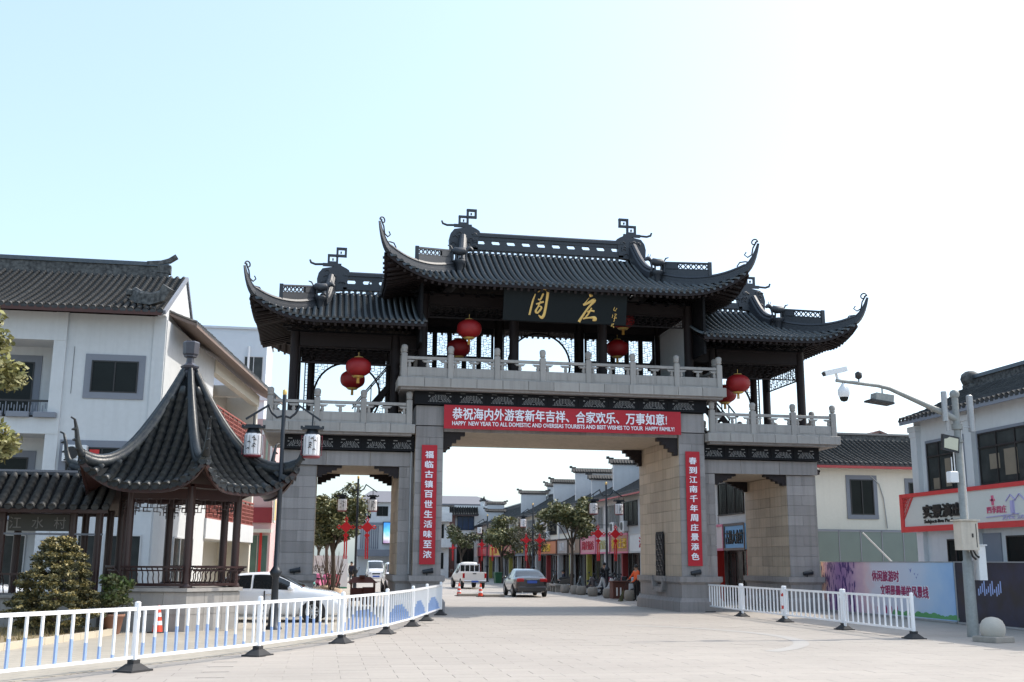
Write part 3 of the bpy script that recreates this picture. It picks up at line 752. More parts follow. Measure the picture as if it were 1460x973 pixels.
spec = [(-3.70,.05,10.62,'red silk lantern hanging at the front of the upper left bay'), (-3.88,1.9,10.22,'red silk lantern behind the front one in the upper left bay'),
        (2.9,1.6,11.62,'red silk lantern half hidden under the lattice of the upper right bay'), (2.92,2.6,10.62,'dark red silk lantern low at the back of the upper right bay'),
        (-7.88,.25,9.0,'red silk lantern at the front of the left wing gallery'), (-8.05,1.7,8.76,'red silk lantern just behind the front one in the left wing gallery'),
        (7.22,.15,8.88,'red silk lantern at the front of the right wing gallery'), (7.25,1.7,8.68,'red silk lantern lower behind the front one in the right wing gallery')]
for i, (x, y, z, lab) in enumerate(spec):
    if i == 0: L0.location = (x,y,z); L0['label'] = lab; L0['group'] = 'red silk lanterns hung in the gateway'
    else: clone(L0, (x,y,z), .3*i, lab, 'red silk lanterns hung in the gateway')
# ============================================================ HEXAGONAL PAVILION
PC = Vector((-12.86, -9.085, 0)); LV = Vector((.993, .115, 0)); VV = Vector((-.115, .993, 0))
pav = thing('pavilion', 'hexagonal garden pavilion with steep upswept charcoal tile roof beside the white fence', 'pavilion', PC)
def hx(r, a, z=0): a = R(a); p = LV*sin(a)*r - VV*cos(a)*r; return Vector((p.x, p.y, z))
ANG = [10+60*k for k in range(6)]
b = MB()
def hexring(b, r0_, r1_, z0, z1):
    vs = [hx(r0_, a, z0) for a in ANG] + [hx(r1_, a, z1) for a in ANG]
    b.add(vs, [tuple(reversed(range(6))), tuple(range(6, 12))] + [(i, (i+1) % 6, 6+(i+1) % 6, 6+i) for i in range(6)])
hexring(b, 1.77, 1.77, -.05, 1.0)
base_p = b.build('base', granite_l, pav)
for i, a in enumerate(ANG):                                    # facing slabs, three to a side in two courses
    p, q = hx(1.81, a), hx(1.81, a+60); d = (q-p)
    for row, (za, zb) in enumerate(((.0,.42),(.43,.98))):
        for k in range(3):
            u, v_ = p+d*(k/3), p+d*((k+1)/3); n = Vector((d.y,-d.x,0)).normalized()*.03; e = d.normalized()*.004
            m = MB(); u = u+e; v_ = v_-e
            m.add([u+Vector((0,0,za)), v_+Vector((0,0,za)), v_+Vector((0,0,zb)), u+Vector((0,0,zb)), u-n+Vector((0,0,za)), v_-n+Vector((0,0,za)), v_-n+Vector((0,0,zb)), u-n+Vector((0,0,zb))], [(0,1,2,3),(7,6,5,4),(0,4,5,1),(1,5,6,2),(2,6,7,3),(3,7,4,0)])
            m.build('facing_slab', granite_l, base_p)
b = MB(); hexring(b, 1.88, 1.88, 1.0, 1.09); b.build('coping', granite_l, pav)
for a in ANG:
    c = hx(1.62, a); b = MB(); b.tube([c+Vector((0,0,1.09)), c+Vector((0,0,3.7))], .105, 12); b.lathe([(.15,1.09),(.16,1.15),(.12,1.2)], 12, (c.x, c.y)); b.build('column', maroon, pav)
for i, a in enumerate(ANG):
    p, q = hx(1.62, a), hx(1.62, a+60); d = (q-p).normalized(); n = Vector((d.y,-d.x,0))
    if n.dot(hx(1, a+30)) < 0: n = -n
    Z = Vector((0,0,1)); b = MB()
    b.bar(p+Z*3.5, q+Z*3.5, .12, .26); b.bar(p+Z*3.72, q+Z*3.72, .2, .1); b.build('tie_beam', maroon, pav)
    b = MB(); L = (q-p).length                               # hanging fretwork
    for k in range(12):
        t0, t1 = .12+(L-.24)*k/12, .12+(L-.24)*(k+1)/12
        for j in range(3):
            z = 3.36-.11*j
            if (k+j) % 3: b.bar(p+d*t0+Z*z, p+d*t1+Z*z, .02)
            if (k*2+j) % 3: b.bar(p+d*t1+Z*z, p+d*t1+Z*(z-.11 if (j < 2 or k < 2 or k > 9) else z), .02)
    for e, s in ((p,1),(q,-1)):
        for j in range(4): b.bar(e+d*s*(.12)+Z*(3.3-.09*j), e+d*s*(.34-.06*j)+Z*(3.3-.09*j), .02)
        b.bar(e+d*s*.14+Z*3.36, e+d*s*.14+Z*2.95, .02)
    b.build('hanging_fret', maroon, pav)
    if i != 3:                                               # bench with a leaning goose-neck rail; the back side is the way in
        b = MB(); b.bar(p+Z*1.17, q+Z*1.17, .3, .07); b.build('bench_seat', maroon, pav)
        b = MB(); b.bar(p+n*.30+Z*1.62, q+n*.30+Z*1.62, .07, .05)
        b.bar(p+n*.26+Z*1.53, q+n*.26+Z*1.53, .035); o = b.build('back_rail', maroon, pav)
        for k in range(11):
            t = .1+(L-.2)*k/10; s0 = p+d*t
            m = MB(); m.tube([s0+n*.10+Z*1.2, s0+n*.17+Z*1.32, s0+n*.15+Z*1.44, s0+n*.29+Z*1.6], .016, 5); m.build('spindle', maroon, o)
for k in range(6):                                          # garden lamps' stubs inside
    pass
# roof surface: apex (0,0,7.0) down to the eaves, corners swept up
def pz(r): t = max(0, min(1.25, (r-.16)/2.5)); return 6.95 - 3.40*(1.78*t - .78*t*t) if t < 1.2 else 6.95-3.40*(1.78*1.2-.78*1.44)
def psurf(a_c, u, d):
    """u: distance out along the edge normal (0 = apex), d: offset along the edge"""
    e = abs(d)/max(.05, u*math.tan(R(30))); e = min(1.02, e)
    w_ = (u/2.75)**2.5
    return Vector((0,0, pz(u) + .76*(e**3.0)*w_))
Z = Vector((0,0,1))
UE = 2.45
def eout(e): return UE + .32*e**3
for i, a in enumerate(ANG):
    mid = a+30; nrm = hx(1, mid); tg = hx(1, a+60)-hx(1, a); tg.normalize()
    b = MB(); g = []
    for k in range(17):
        e = -1+2*k/16; ue = eout(abs(e)); row = []
        for j in range(12):
            u = .14 + (ue-.14)*j/11; d = e*u*math.tan(R(30)); row.append(nrm*u + tg*d + psurf(a, u, d))
        g.append(row)
    for dz, mi in ((-.02,0),(-.13,1)):
        b.m = mi; n = 12; b.add([p+Z*dz for r_ in g for p in r_], [(x*n+y, x*n+y+1, (x+1)*n+y+1, (x+1)*n+y) for x in range(16) for y in range(11)], True)
    b.m = 1; b.sweep([r_[-1]-Z*.12 for r_ in g], [(-.03,-.05),(.03,-.05),(.03,.09),(-.03,.09)])
    slope = b.build('roof_slope', [tile_pan, maroon], pav)
    n = 12
    for k in range(n+1):
        c0 = -1+2*(k)/n; D_ = c0*UE*math.tan(R(30))*1.10
        u0 = max(.35, abs(D_)/math.tan(R(30))*.995)
        e = min(1, abs(D_)/(UE*math.tan(R(30)))); u1 = eout(e)+.05
        if k in (0, n): u0 = max(u0, UE*.97)
        if u1-u0 < .12: continue
        pts = [nrm*(u0+(u1-u0)*j/10) + tg*D_ + psurf(a, u0+(u1-u0)*j/10, D_) for j in range(11)]
        m = MB(); half_pipe(m, pts, .118, .26)
        en = pts[-1]; m.tube([en+Z*.03, en+Z*.03+nrm*.02], [.105,.105], 10, smooth=False)
        m.build('tile_row', tile_wet, slope)
        if k < n:
            D2 = D_ + UE*math.tan(R(30))*1.10/n; e2 = min(1, abs(D2)/(UE*math.tan(R(30)))); pe = nrm*(eout(e2)+.04) + tg*D2 + psurf(a, eout(e2), D2)
            m = MB(); P_ = [pe+tg*-.09+Z*.0, pe+tg*.09, pe+tg*.07-Z*.07, pe-Z*.12, pe-tg*.07-Z*.07]; m.add(P_+[q+nrm*-.02 for q in P_], [(0,1,2,3,4),(9,8,7,6,5)] + [(x, 5+x, 5+(x+1) % 5, (x+1) % 5) for x in range(5)]); m.build('drip_tile', tile_wet, slope)
for i, a in enumerate(ANG):                                 # hips: rolled ridge sweeping out to a beak
    dr_ = hx(1, a); P = []
    for k in range(16):
        rr_ = .2 + (eout(1)/cos(R(30))-.2)*k/15; u = rr_*cos(R(30)); P.append(dr_*rr_ + Z*(pz(u)+.76*(u/2.75)**2.5+.02))
    m = MB(); m.tube([p+Z*.13 for p in P], [.06+.05*min(1,k/4) for k in range(16)], 8); m.tube([p+Z*.02 for p in P], [.1+.05*min(1,k/4) for k in range(16)], 8)
    t = P[-1]
    Q = [t+Z*.08, t+dr_*.10+Z*.24, t+dr_*.17+Z*.46, t+dr_*.22+Z*.72, t+dr_*.29+Z*.95, t+dr_*.40+Z*1.0]
    m.tube([P[-2]+Z*.1]+Q, [.12,.11,.085,.065,.05,.032,.024], 8)
    for q in range(3): m.box(0,0,0,0,0,0) if False else m.tube([Q[q+1]-dr_*.0, Q[q+1]+dr_*.13-Z*.03], [.06,.02], 5)
    m.build('hip_ridge', tile_wet, pav)
m = MB(); m.lathe([(.14,6.7),(.2,6.85),(.21,7.0),(.17,7.05),(.24,7.12),(.26,7.17),(.16,7.22),(.11,7.27),(.10,7.40),(.18,7.44),(.18,7.47)], 6, smooth=False)
m.lathe([(.17,7.47),(.215,7.52),(.235,7.84),(.20,7.88),(.05,7.9)], 6, smooth=False); m.build('finial', mat('finial_stone', (.055,.055,.07), .35, .25, 8.), pav)
# ============================================================ COVERED CORRIDOR
cor = thing('covered_walkway', 'low covered walkway with dark columns and curved tile roof joining the pavilion from the left', 'walkway', (-17, -9.2, 0))
b = MB(); b.box(-5.2, 2.35, -.8, 1.0, -.05, .82); bb = b.build('base', granite_l, cor)
for k in range(8): MB().cham(-5.2+.94*k+.004, -5.2+.94*(k+1)-.004, -.86, 1.06, .82, .9, .012).build('coping_stone', granite_l, bb)
for x in (-4.6, -.2, 1.55, 2.2):
    for y in (-.65, .85): MB().tube([(x,y,.88),(x,y,3.1)], .1, 12).build('column', maroon, cor)
for y in (-.65, .85): MB().box(-5.2, 2.3, y-.06, y+.06, 2.98, 3.14).build('tie_beam', maroon, cor)
MB().box(-5.2, 2.3, -.72, -.58, 2.42, 2.47).build('lintel_strip', trim_g, cor)
sg = MB().box(-.05, 1.5, -.7, -.62, 2.52, 2.95).box(-4.5, -.35, -.7, -.62, 2.52, 2.95).build('name_board', mat('faded_board', (.05,.05,.045), .6), cor)
grey_txt = mat('faded_characters', (.20,.195,.19), .7)
for k, ch in enumerate('江水村'): lettering(ch, -.02+k*.55, .27+k*.55, 2.58, 2.88, -.70, grey_txt, sg)
def corr_z(y): t = abs(y-.1)/1.35; return 4.05 - .95*(1.25*t-.25*t*t)
b = MB(); 
for f_ in (-1, 1):
    g = [(x, .1+f_*1.35*j/6, corr_z(.1+f_*1.35*j/6)) for x in (-5.6, 2.5) for j in range(7)]
    for dz, mi in ((-.02,0),(-.12,1)): b.m = mi; b.add([(x,y,z+dz) for x,y,z in g], [(j, j+1, 8+j, 7+j) for j in range(6)], True)
    b.m = 1; b.box(-5.6, 2.5, .1+f_*1.35-.03, .1+f_*1.35+.03, 2.98, 3.07)
cr = b.build('roof', [tile_pan, maroon], cor)
m = MB(); half_pipe(m, [(0, .1-.05-1.35*j/8, corr_z(.1-1.35*j/8)) for j in range(9)], .1, .24); m.tube([(0,-1.30,3.13),(0,-1.33,3.13)], [.09,.09], 10, smooth=False); rm = m.mesh('tile_row', tile_old)
m = MB(); half_pipe(m, [(0, .1+.05+1.35*j/8, corr_z(.1+1.35*j/8)) for j in range(9)], .1, .24); rm2 = m.mesh('tile_row', tile_old)
for k in range(31): inst('tile_row', rm, cr, (-5.5+.265*k,0,0)); inst('tile_row', rm2, cr, (-5.5+.265*k,0,0))
MB().sweep([(-5.6,.1,4.03),(2.4,.1,4.03)], [(-.12,0),(.12,0),(.12,.08),(.05,.14),(-.05,.14),(-.12,.08)]).build('ridge', ridge_m, cor)
o = MB().bar((-5.2,-.95,1.42),(2.2,-.95,1.42), .07, .05).build('bench_rail', maroon, cor)
for k in range(37): MB().tube([(-5.2+.2*k,-.7,.93),(-5.2+.2*k,-.8,1.1),(-5.2+.2*k,-.78,1.24),(-5.2+.2*k,-.95,1.4)], .016, 5).build('spindle', maroon, o)
# ============================================================ GUARD FENCES
def post_mesh(bands):
    b = MB(); b.m = 0; b.cham(-.045,.045,-.045,.045,.1,1.12,.02); b.box(-.028,.028,-.052,-.044,.86,.93)
    if bands:
        b.m = 1
        for z in (.84, .45): b.box(-.049,.049,-.049,.049,z-.05,z+.05)
    return b.mesh('post', [paint_w, red_p])
def foot_mesh():
    b = MB(); b.add([(-.24,-.19,0),(.24,-.19,0),(.24,.19,0),(-.24,.19,0),(-.09,-.08,.12),(.09,-.08,.12),(.09,.08,.12),(-.09,.08,.12)], [(3,2,1,0),(4,5,6,7),(0,1,5,4),(1,2,6,5),(2,3,7,6),(3,0,4,7)])
    b.box(-.25,.25,-.2,.2,-.006,.025); b.box(-.075,.075,-.07,.07,.12,.18); return b.mesh('foot', rubber)
pm, pmb, fm = post_mesh(False), post_mesh(True), foot_mesh()
pick = {}
def picket(bh):
    bh = round(bh, 1)
    if bh not in pick:
        b = MB(); zs = .22+bh*.74; b.m = 0; b.box(-.019,.019,-.019,.019,zs,.99); b.m = 1
        if bh > 0: b.box(-.0195,.0195,-.0195,.0195,.24,zs)
        pick[bh] = b.mesh('picket', [paint_w, paint_bl])
    return pick[bh]
def guard_fence(name, label, pts, npk, wave, doubles=(), bands=(), split_=.0):
    root = thing(name, label, 'fence', (pts[0][0], pts[0][1], 0), 0)
    o = Vector((pts[0][0], pts[0][1], 0)); P = [Vector((x, y, 0))-o for x, y in pts]
    for i, p in enumerate(P):
        d = (P[min(i+1,len(P)-1)]-P[max(i-1,0)]).normalized(); an = math.atan2(d.y, d.x)
        dd = (-.07, .07) if i in doubles else (0,)
        for j, k in enumerate(dd): inst('post', pmb if (i in bands and j == 0) else pm, root, p+d*k, (0,0,an))
        inst('foot', fm, root, p, (0,0,an))
    for i in range(len(P)-1):
        p, q = P[i], P[i+1]; d = (q-p); L = d.length; d.normalize(); an = math.atan2(d.y, d.x)
        p = p + d*(.11 if i in doubles else .045); q = q - d*(.11 if i+1 in doubles else .045); L = (q-p).length; Z = Vector((0,0,1))
        MB().bar(p+Z*1.0, q+Z*1.0, .05, .06).build('top_rail', paint_w, root)
        MB().bar(p+Z*.22, q+Z*.22, .04, .05).build('bottom_rail', paint_w, root)
        for k in range(npk):
            t = (k+.5)/npk; bh = max(0, .62*(1-((t-.42)/.52)**2)) + .0 if wave else .4
            inst('picket', picket(bh if wave else 0), root, p + d*(L*t), (0,0,an))
    return root
guard_fence('guard_fence', 'white guard fence with blue lower pickets running from left foreground to the left centre pier', [(-16.2,-26.6),(-14.0,-23.8),(-11.96,-20.8),(-10.11,-18.0),(-8.45,-14.85),(-7.27,-11.83),(-6.34,-8.57),(-5.66,-5.64),(-4.83,-2.08)], 12, True)
guard_fence('guard_fence', 'plain white guard fence with red banded posts in front of the right hand piers', [(5.66,.05),(5.62,-3.4),(5.62,-7.0),(5.62,-10.97),(5.64,-14.6)], 12, False, (1,2,3), (0,2))
# ============================================================ STREET LAMPS
paper = mat('lamp_panel', (.78,.77,.78), .5, .05, 6.); ink = mat('ink_brush', (.03,.03,.035), .6)
def street_lamp(label, near=False):
    t = thing('street_lamp', label, 'street lamp', (0,0,0), 0, 'lantern street lamps along the street')
    b = MB(); b.lathe([(.24,0),(.22,.06),(.15,.12),(.13,.5),(.1,.6),(.085,1.35),(.14,1.42),(.17,1.5),(.12,1.58),(.07,1.66),(.065,3.6),(.075,3.64),(.06,3.7),(.055,6.3),(.05,6.32)], 14)
    b.build('pole', iron, t)
    MB().lathe([(.05,6.32),(.06,6.36),(.06,6.45),(.03,6.47)], 10).build('cap', gold, t)
    for s in (-1, 1):
        b = MB(); b.tube([(s*.05,0,5.72),(s*.18,0,5.68),(s*.32,0,5.8),(s*.42,0,6.0)], .035, 6)
        b.bar((s*.40,0,6.03),(s*1.02,0,5.62), .07, .05); b.tube([(s*.80,0,5.75),(s*.80,0,5.45)], .02, 6); b.build('arm', iron, t)
        x = s*.80; b = MB(); b.box(x-.28,x+.28,-.2,.2,5.36,5.41); b.box(x-.2,x+.2,-.16,.16,5.41,5.46); b.box(x-.32,x-.26,-.05,.05,5.38,5.46); b.box(x+.26,x+.32,-.05,.05,5.38,5.46); b.lathe([(.22,5.22),(.17,5.30),(.14,5.36)], 8, (x,0)); b.build('lamp_roof', iron, t)
        b = MB(); b.m = 0; b.lathe([(.205,4.62),(.23,4.66),(.23,5.16),(.205,5.22)], 12, (x,0), smooth=False); b.m = 1
        for k in range(12): a = 2*pi*(k+.5)/12; b.bar((x+.236*cos(a),.236*sin(a),4.66),(x+.236*cos(a),.236*sin(a),5.16), .008)
        for k in range(6):
            cx = x-.14+random.random()*.2; cz = 4.78+.06*k; b.tube([(cx,-.245,cz),(cx+.05,-.245,cz+.03),(cx+.09,-.24,cz-.01)], [.008,.02,.006], 5)
        b.m = 2; b.lathe([(.22,4.58),(.24,4.6),(.24,4.625)], 12, (x,0))
        for q in (-.28, .28):
            b.bar((x+q,0,4.64),(x+q,0,5.2), .014)
            for z in (4.66, 5.18): b.bar((x+q,0,z),(x+q*.75,0,z), .011)
        b.build('lamp_shade', [paper, ink, mat('lamp_frame_red', (.22,.04,.05), .6)], t)
    return t
def knot(label, x, y, z, rz=0):
    t = thing('chinese_knot', label, 'knot', (x,y,z), rz, 'red knots hung on the lamp poles'); return t
lamps = []
L1 = street_lamp('tall dark street lamp with two paper lanterns beside the white car and pavilion'); L1.location = (-10.16,-9.92,0); L1.rotation_euler = (0,0,-.06)
lab = {1:('dark lantern street lamp seen through the left gate opening, in front of the big tree',(-7.36,12.22,0),.90),
 2:('nearest lantern street lamp on the right pavement, in front of the restaurant signs',(6.74,19.0,0),.97),
 3:('second lantern street lamp on the right pavement, beyond the grey car',(6.3,38.33,0),.94),
 4:('third lantern street lamp on the right pavement, above the white pickup',(6.2,60.,0),.95),
 5:('farthest lantern street lamp on the right pavement, beside the lilac pedestrian',(5.6,86.,0),.95)}
for k, (lb, loc, sc_) in lab.items(): lamps.append(clone(L1, loc, .15 if k != 1 else -.05, lb, None, (sc_,)*3))
def make_knot():
    t = thing('chinese_knot', 'x', 'knot')
    b = MB()
    b.prism([(0,.42),(.28,.14),(0,-.14),(-.28,.14)], -.03, .03)
    for s in (-1, 1): b.tube([(s*.2,0,.14),(s*.34,0,.22),(s*.42,0,.14),(s*.34,0,.06),(s*.2,0,.14)], .035, 6)
    b.tube([(0,0,.38),(-.07,0,.5),(0,0,.6),(.07,0,.5),(0,0,.38)], .03, 6)
    b.build('knot_body', knot_red, t)
    b = MB(); b.prism([(0,-.12),(.14,-.24),(0,-.42),(-.14,-.24)], -.025, .025); b.box(-.08,-.015,-.02,.02,-1.35,-.38); b.box(.015,.08,-.02,.02,-1.35,-.38); b.build('tassel', knot_red, t)
    b = MB(); b.tube([(0,0,.58),(0,0,.7)], .01, 5); b.build('cord', knot_red, t); return t
K0 = make_knot(); first = True
for lp, nm in ((lamps[0], 'lamp in the left gate opening'), (lamps[1], 'nearest lamp on the right pavement'), (lamps[2], 'second lamp on the right pavement'), (lamps[3], 'third lamp on the right pavement'), (lamps[4], 'farthest lamp on the right pavement')):
    for s, sd in ((-1, 'left'), (1, 'right')):
        loc = Vector(lp.location) + Vector((s*.50, -.02, 3.25)); lb = 'red Chinese knot on the %s side of the %s' % (sd, nm)
        if first: K0.location = loc; K0['label'] = lb; K0['group'] = 'red knots hung on the lamp poles'; first = False
        else: clone(K0, loc, 0, lb, 'red knots hung on the lamp poles')
    MB().tube([(-.5,0,4.0),(.5,0,4.0)], .015, 6).build('crossbar', iron, lp, None, (0,0,0)).scale = (1/lp.scale[0], 1, 1)
# ============================================================ BUILDING KIT (local x along the facade, -y outwards)
def wall(root, x0, x1, y0, y1, z0, z1, m=None, name='wall'): return MB().box(x0,x1,y0,y1,z0,z1).build(name, m or wall_w, root)
def window(root, x0, x1, z0, z1, y=0, nx=2, nz=1, fm=None, sur=None, glass=None, name='window', bars=False, t=.05):
    b = MB(); fm = fm or frame_d
    for k in range(nx+1): x = x0+(x1-x0)*k/nx; b.box(x-t/2 if 0 < k < nx else (x if k == 0 else x-t), x+t/2 if 0 < k < nx else (x+t if k == 0 else x), y-.06, y-.002, z0, z1)
    for k in range(nz+1): z = z0+(z1-z0)*k/nz; b.box(x0+t, x1-t, y-.052, y-.003, z-t/2 if 0 < k < nz else (z if k == 0 else z-t), z+t/2 if 0 < k < nz else (z+t if k == 0 else z))
    if bars:
        n = int((x1-x0)/.16)
        for k in range(1, n): b.bar((x0+(x1-x0)*k/n, y-.1, z0+.03), (x0+(x1-x0)*k/n, y-.1, z1-.03), .02)
        b.box(x0, x1, y-.11, y-.09, z0+.02, z0+.05); b.box(x0, x1, y-.11, y-.09, z1-.05, z1-.02)
    o = b.build(name, fm, root)
    for k in range(nx):
        xa, xb = x0+(x1-x0)*k/nx+t*.5, x0+(x1-x0)*(k+1)/nx-t*.5
        MB().box(xa, xb, y-.02-.004*(k % 2), y-.001, z0+t, z1-t).build('pane', glass or glass_d, o)
    if sur:
        b = MB(); e = sur; b.box(x0-e, x1+e, y-.035, y-.001, z1, z1+e); b.box(x0-e, x1+e, y-.05, y-.001, z0-e, z0); b.box(x0-e, x0, y-.035, y-.0015, z0, z1); b.box(x1, x1+e, y-.035, y-.0015, z0, z1)
        b.build('surround', trim_g, o)
    return o
def tile_slope(root, x0, x1, ye, ze, yr, zr, sp=.3, m=None, r=.09, name='roof', eave_m=None, step=.3, sag=.12):
    m = m or tile_old
    def pt(t): return (ye+(yr-ye)*t, ze+(zr-ze)*t - sag*sin(pi*t))
    b = MB(); N = 6; 
    for dz in (-.03, -.14):
        b.m = 0 if dz > -.1 else 1
        b.add([(x, pt(j/N)[0], pt(j/N)[1]+dz) for x in (x0, x1) for j in range(N+1)], [(j, j+1, N+2+j, N+1+j) for j in range(N)], True)
    b.m = 1; b.box(x0, x1, ye-.03 if yr > ye else ye-.02, ye+.02 if yr > ye else ye+.03, ze-.2, ze-.03)
    for x in (x0, x1):
        b.add([(x, pt(j/N)[0], pt(j/N)[1]+d) for d in (-.14, -.03) for j in range(N+1)], [(j, j+1, N+2+j, N+1+j) for j in range(N)])
    o = b.build(name, [tile_pan, eave_m or maroon], root)
    q = MB(); half_pipe(q, [(0, *pt(1-j/N)) for j in range(N+1)], r, step)
    e = pt(0); sg = -1 if yr > ye else 1
    q.add([(-sp*.45,e[0]+sg*.03,e[1]-.02),(sp*.0,e[0]+sg*.03,e[1]+.05),(sp*.45,e[0]+sg*.03,e[1]-.02),(sp*.3,e[0]+sg*.04,e[1]-.09),(-sp*.3,e[0]+sg*.04,e[1]-.09)], [(0,1,2,3,4)])
    me = q.mesh('tile_row', m); n = max(1, int((x1-x0)/sp))
    for k in range(n+1): inst('tile_row', me, o, (x0+.05+(x1-x0-.1)*k/n, 0, random.uniform(-.012,.012)))
    return o
def ridge(root, x0, x1, y, z, h=.55, upturn=.0, w_=.3, m=None):
    b = MB(); m = m or ridge_old
    b.box(x0, x1, y-w_/2, y+w_/2, z-.15, z+h*.25); b.box(x0+.02, x1-.02, y-w_*.3, y+w_*.3, z+h*.25, z+h*.7); 
    o = b.build('ridge', m, root)
    c = MB(); c.sweep([(x0,y,z+h*.7),(x1,y,z+h*.7)], [(-w_*.5,0),(w_*.5,0),(w_*.35,h*.3),(-w_*.35,h*.3)]); c.build('ridge_cap', tile, o)
    if upturn:
        for s, x in ((-1, x0), (1, x1)):
            e = MB(); e.sweep([(x-s*.9,y,z+h*.75),(x-s*.3,y,z+h*.85),(x+s*.05,y,z+h*1.05),(x+s*.35,y,z+h*1.4)], [(-.14,0),(.14,0),(.12,upturn),(-.12,upturn)])
            e.box(min(x-s*.45,x+s*.1), max(x-s*.45,x+s*.1), y-.15, y+.15, z+h*.2, z+h*.8); e.build('ridge_end', m, o)
    return o
def gable_wall(root, x0, x1, y0, ym, y1, ze, zr, m=None):
    b = MB(); b.add([(x,y,z) for x in (x0,x1) for y,z in ((y0,ze),(ym,zr),(y1,ze))], [(0,1,2),(5,4,3),(0,3,4,1),(1,4,5,2),(2,5,3,0)]); b.build('gable', m or wall_w, root)
def horse_head(root, y_at, x0, x1, z0, z1, cap=.38, m=None, step_=0, name='stepped_gable'):
    """white party wall standing above the roof with a tiled coping (local: runs along y)"""
    b = MB().box(x0-.12, x0+.12, y_at, x1, z0, z1); o = b.build(name, m or wall_w, root)
    c = MB(); c.box(x0-.22, x0+.22, y_at-.12, x1+.12, z1, z1+.08)
    c.add([(x0-.3,y_at-.25,z1+.08),(x0+.3,y_at-.25,z1+.08),(x0+.3,x1+.25,z1+.08),(x0-.3,x1+.25,z1+.08),(x0-.06,y_at-.28,z1+cap),(x0+.06,y_at-.28,z1+cap),(x0+.06,x1+.28,z1+cap),(x0-.06,x1+.28,z1+cap)], [(3,2,1,0),(4,5,6,7),(0,1,5,4),(1,2,6,5),(2,3,7,6),(3,0,4,7)])
    for s, yy in ((-1, y_at-.2), (1, x1+.2)): c.box(x0-.07, x0+.07, yy-.25, yy+.25, z1+cap-.02, z1+cap+.08); c.box(x0-.06, x0+.06, yy+s*.15-.1, yy+s*.15+.1, z1+cap+.08, z1+cap+.16)
    k = y_at
    while k < x1: c.tube([(x0-.05,k,z1+cap-.02),(x0-.31,k,z1+.09)], .035, 5); c.tube([(x0+.05,k,z1+cap-.02),(x0+.31,k,z1+.09)], .035, 5); k += .2
    c.build('tiled_coping', tile_old, o); return o
def ac_unit(root, x, y, z, w_=.8, h=.55):
    b = MB(); b.m = 0; b.cham(x, x+w_, y-.3, y, z, z+h, .02); b.m = 1; b.lathe([(.2,-.02),(.2,0)], 16) if False else None
    b.tube([(x+w_*.38,y-.305,z+h/2),(x+w_*.38,y-.315,z+h/2)], [h*.4,h*.4], 18, smooth=False)
    for k in range(5): b.bar((x+w_*.38-h*.38, y-.32, z+h*(.2+.15*k)), (x+w_*.38+h*.38, y-.32, z+h*(.2+.15*k)), .01)
    return b.build('air_conditioner', [plastic_w, frame_d], root)
# ------------------------------------------------------------ left: big white block
A = thing('white_building', 'large white three storey block with black tiled roof and dark square window behind the pavilion', 'building', (-15.25, 2.0, 0))
wall(A, -3.55, 0, 0, 9.5, 0, 11.0)
b = MB(); b.box(-4.0, -3.55, -.10, .4, 0, 11.0); b.build('pilaster', wall_w, A); MB().box(-.42, 0.02, -.06, .3, 3.6, 11.0).build('pilaster', wall_w, A)
wall(A, -15, -4.0, 1.5, 9.5, 0, 11.0)
MB().box(-15, -3.56, -.12, 1.5, 6.35, 6.95).build('balcony_slab', wall_w, A); MB().box(-15, -3.56, -.12, 1.5, 9.9, 10.98).build('eave_beam', wall_w, A)
MB().box(-15, -3.56, -.12, 1.5, 3.2, 3.7).build('canopy_slab', trim_g, A)
window(A, -2.58, -.88, 7.98, 9.2, 0, 2, 1, sur=.24)
window(A, -9.6, -5.0, 7.0, 9.3, 1.5, 3, 1, sur=.26); window(A, -9.6, -4.9, 4.0, 5.6, 1.5, 3, 1, sur=.26); window(A, -3.2, -.7, 4.3, 5.9, 0, 2, 1, sur=.26)
o = MB().box(-14, -3.6, -.05, .03, 7.55, 7.62).box(-14, -3.6, -.05, .03, 6.98, 7.04).build('balcony_rail', frame_d, A)
for k in range(26):
    x = -3.9-.4*k; MB().bar((x,0,7.04),(x,0,7.55), .03).bar((x-.1,0,7.14),(x-.3,0,7.14), .03).bar((x-.1,0,7.14),(x-.1,0,7.42), .03).bar((x-.3,0,7.14),(x-.3,0,7.42), .03).bar((x-.2,0,7.3),(x-.2,0,7.5), .03).build('fret', trim_g, o)
for k in range(10): MB().cham(-13+k*.95, -12.2+k*.95, -.3, -.1, 6.95, 7.15, .02).build('planter_box', trim_g, A)
ac_unit(A, -3.3, 0, 5.35, .85, .6); MB().box(-2.4,-2.05,-.03,-.001,5.62,5.82).build('red_sign', red_p, A)
MB().tube([(-3.25,-.02,7.9),(-3.25,-.03,9.7)], .008, 5).build('cable', frame_d, A)
for x0_, x1_ in ((-9.5,-7.2),(-7.0,-4.7),(-3.2,-1.9),(-1.6,-.3)):
    yy = 1.5 if x0_ < -4 else 0; window(A, x0_, x1_, .3, 2.7, yy, 2, 1, frame_w, glass=glass_s, name='shop_window')
tile_slope(A, -15, -.05, -.95, 11.05, 4.7, 13.8, .27, eave_m=mat('eave_board_brown', (.07,.03,.025), .7)); tile_slope(A, -15, -.05, 10.4, 11.05, 4.72, 13.8, .27)
ridge(A, -15, -.75, 4.7, 13.8, .62, .18); gable_wall(A, -.3, .0, -.3, 4.7, 9.8, 11.0, 13.7)
v = MB(); v.bar((.04,-.9,10.98),(.04,4.7,13.76), .1, .16); v.bar((.04,10.3,10.98),(.04,4.7,13.76), .1, .16); v.build('verge_board', trim_g, A)
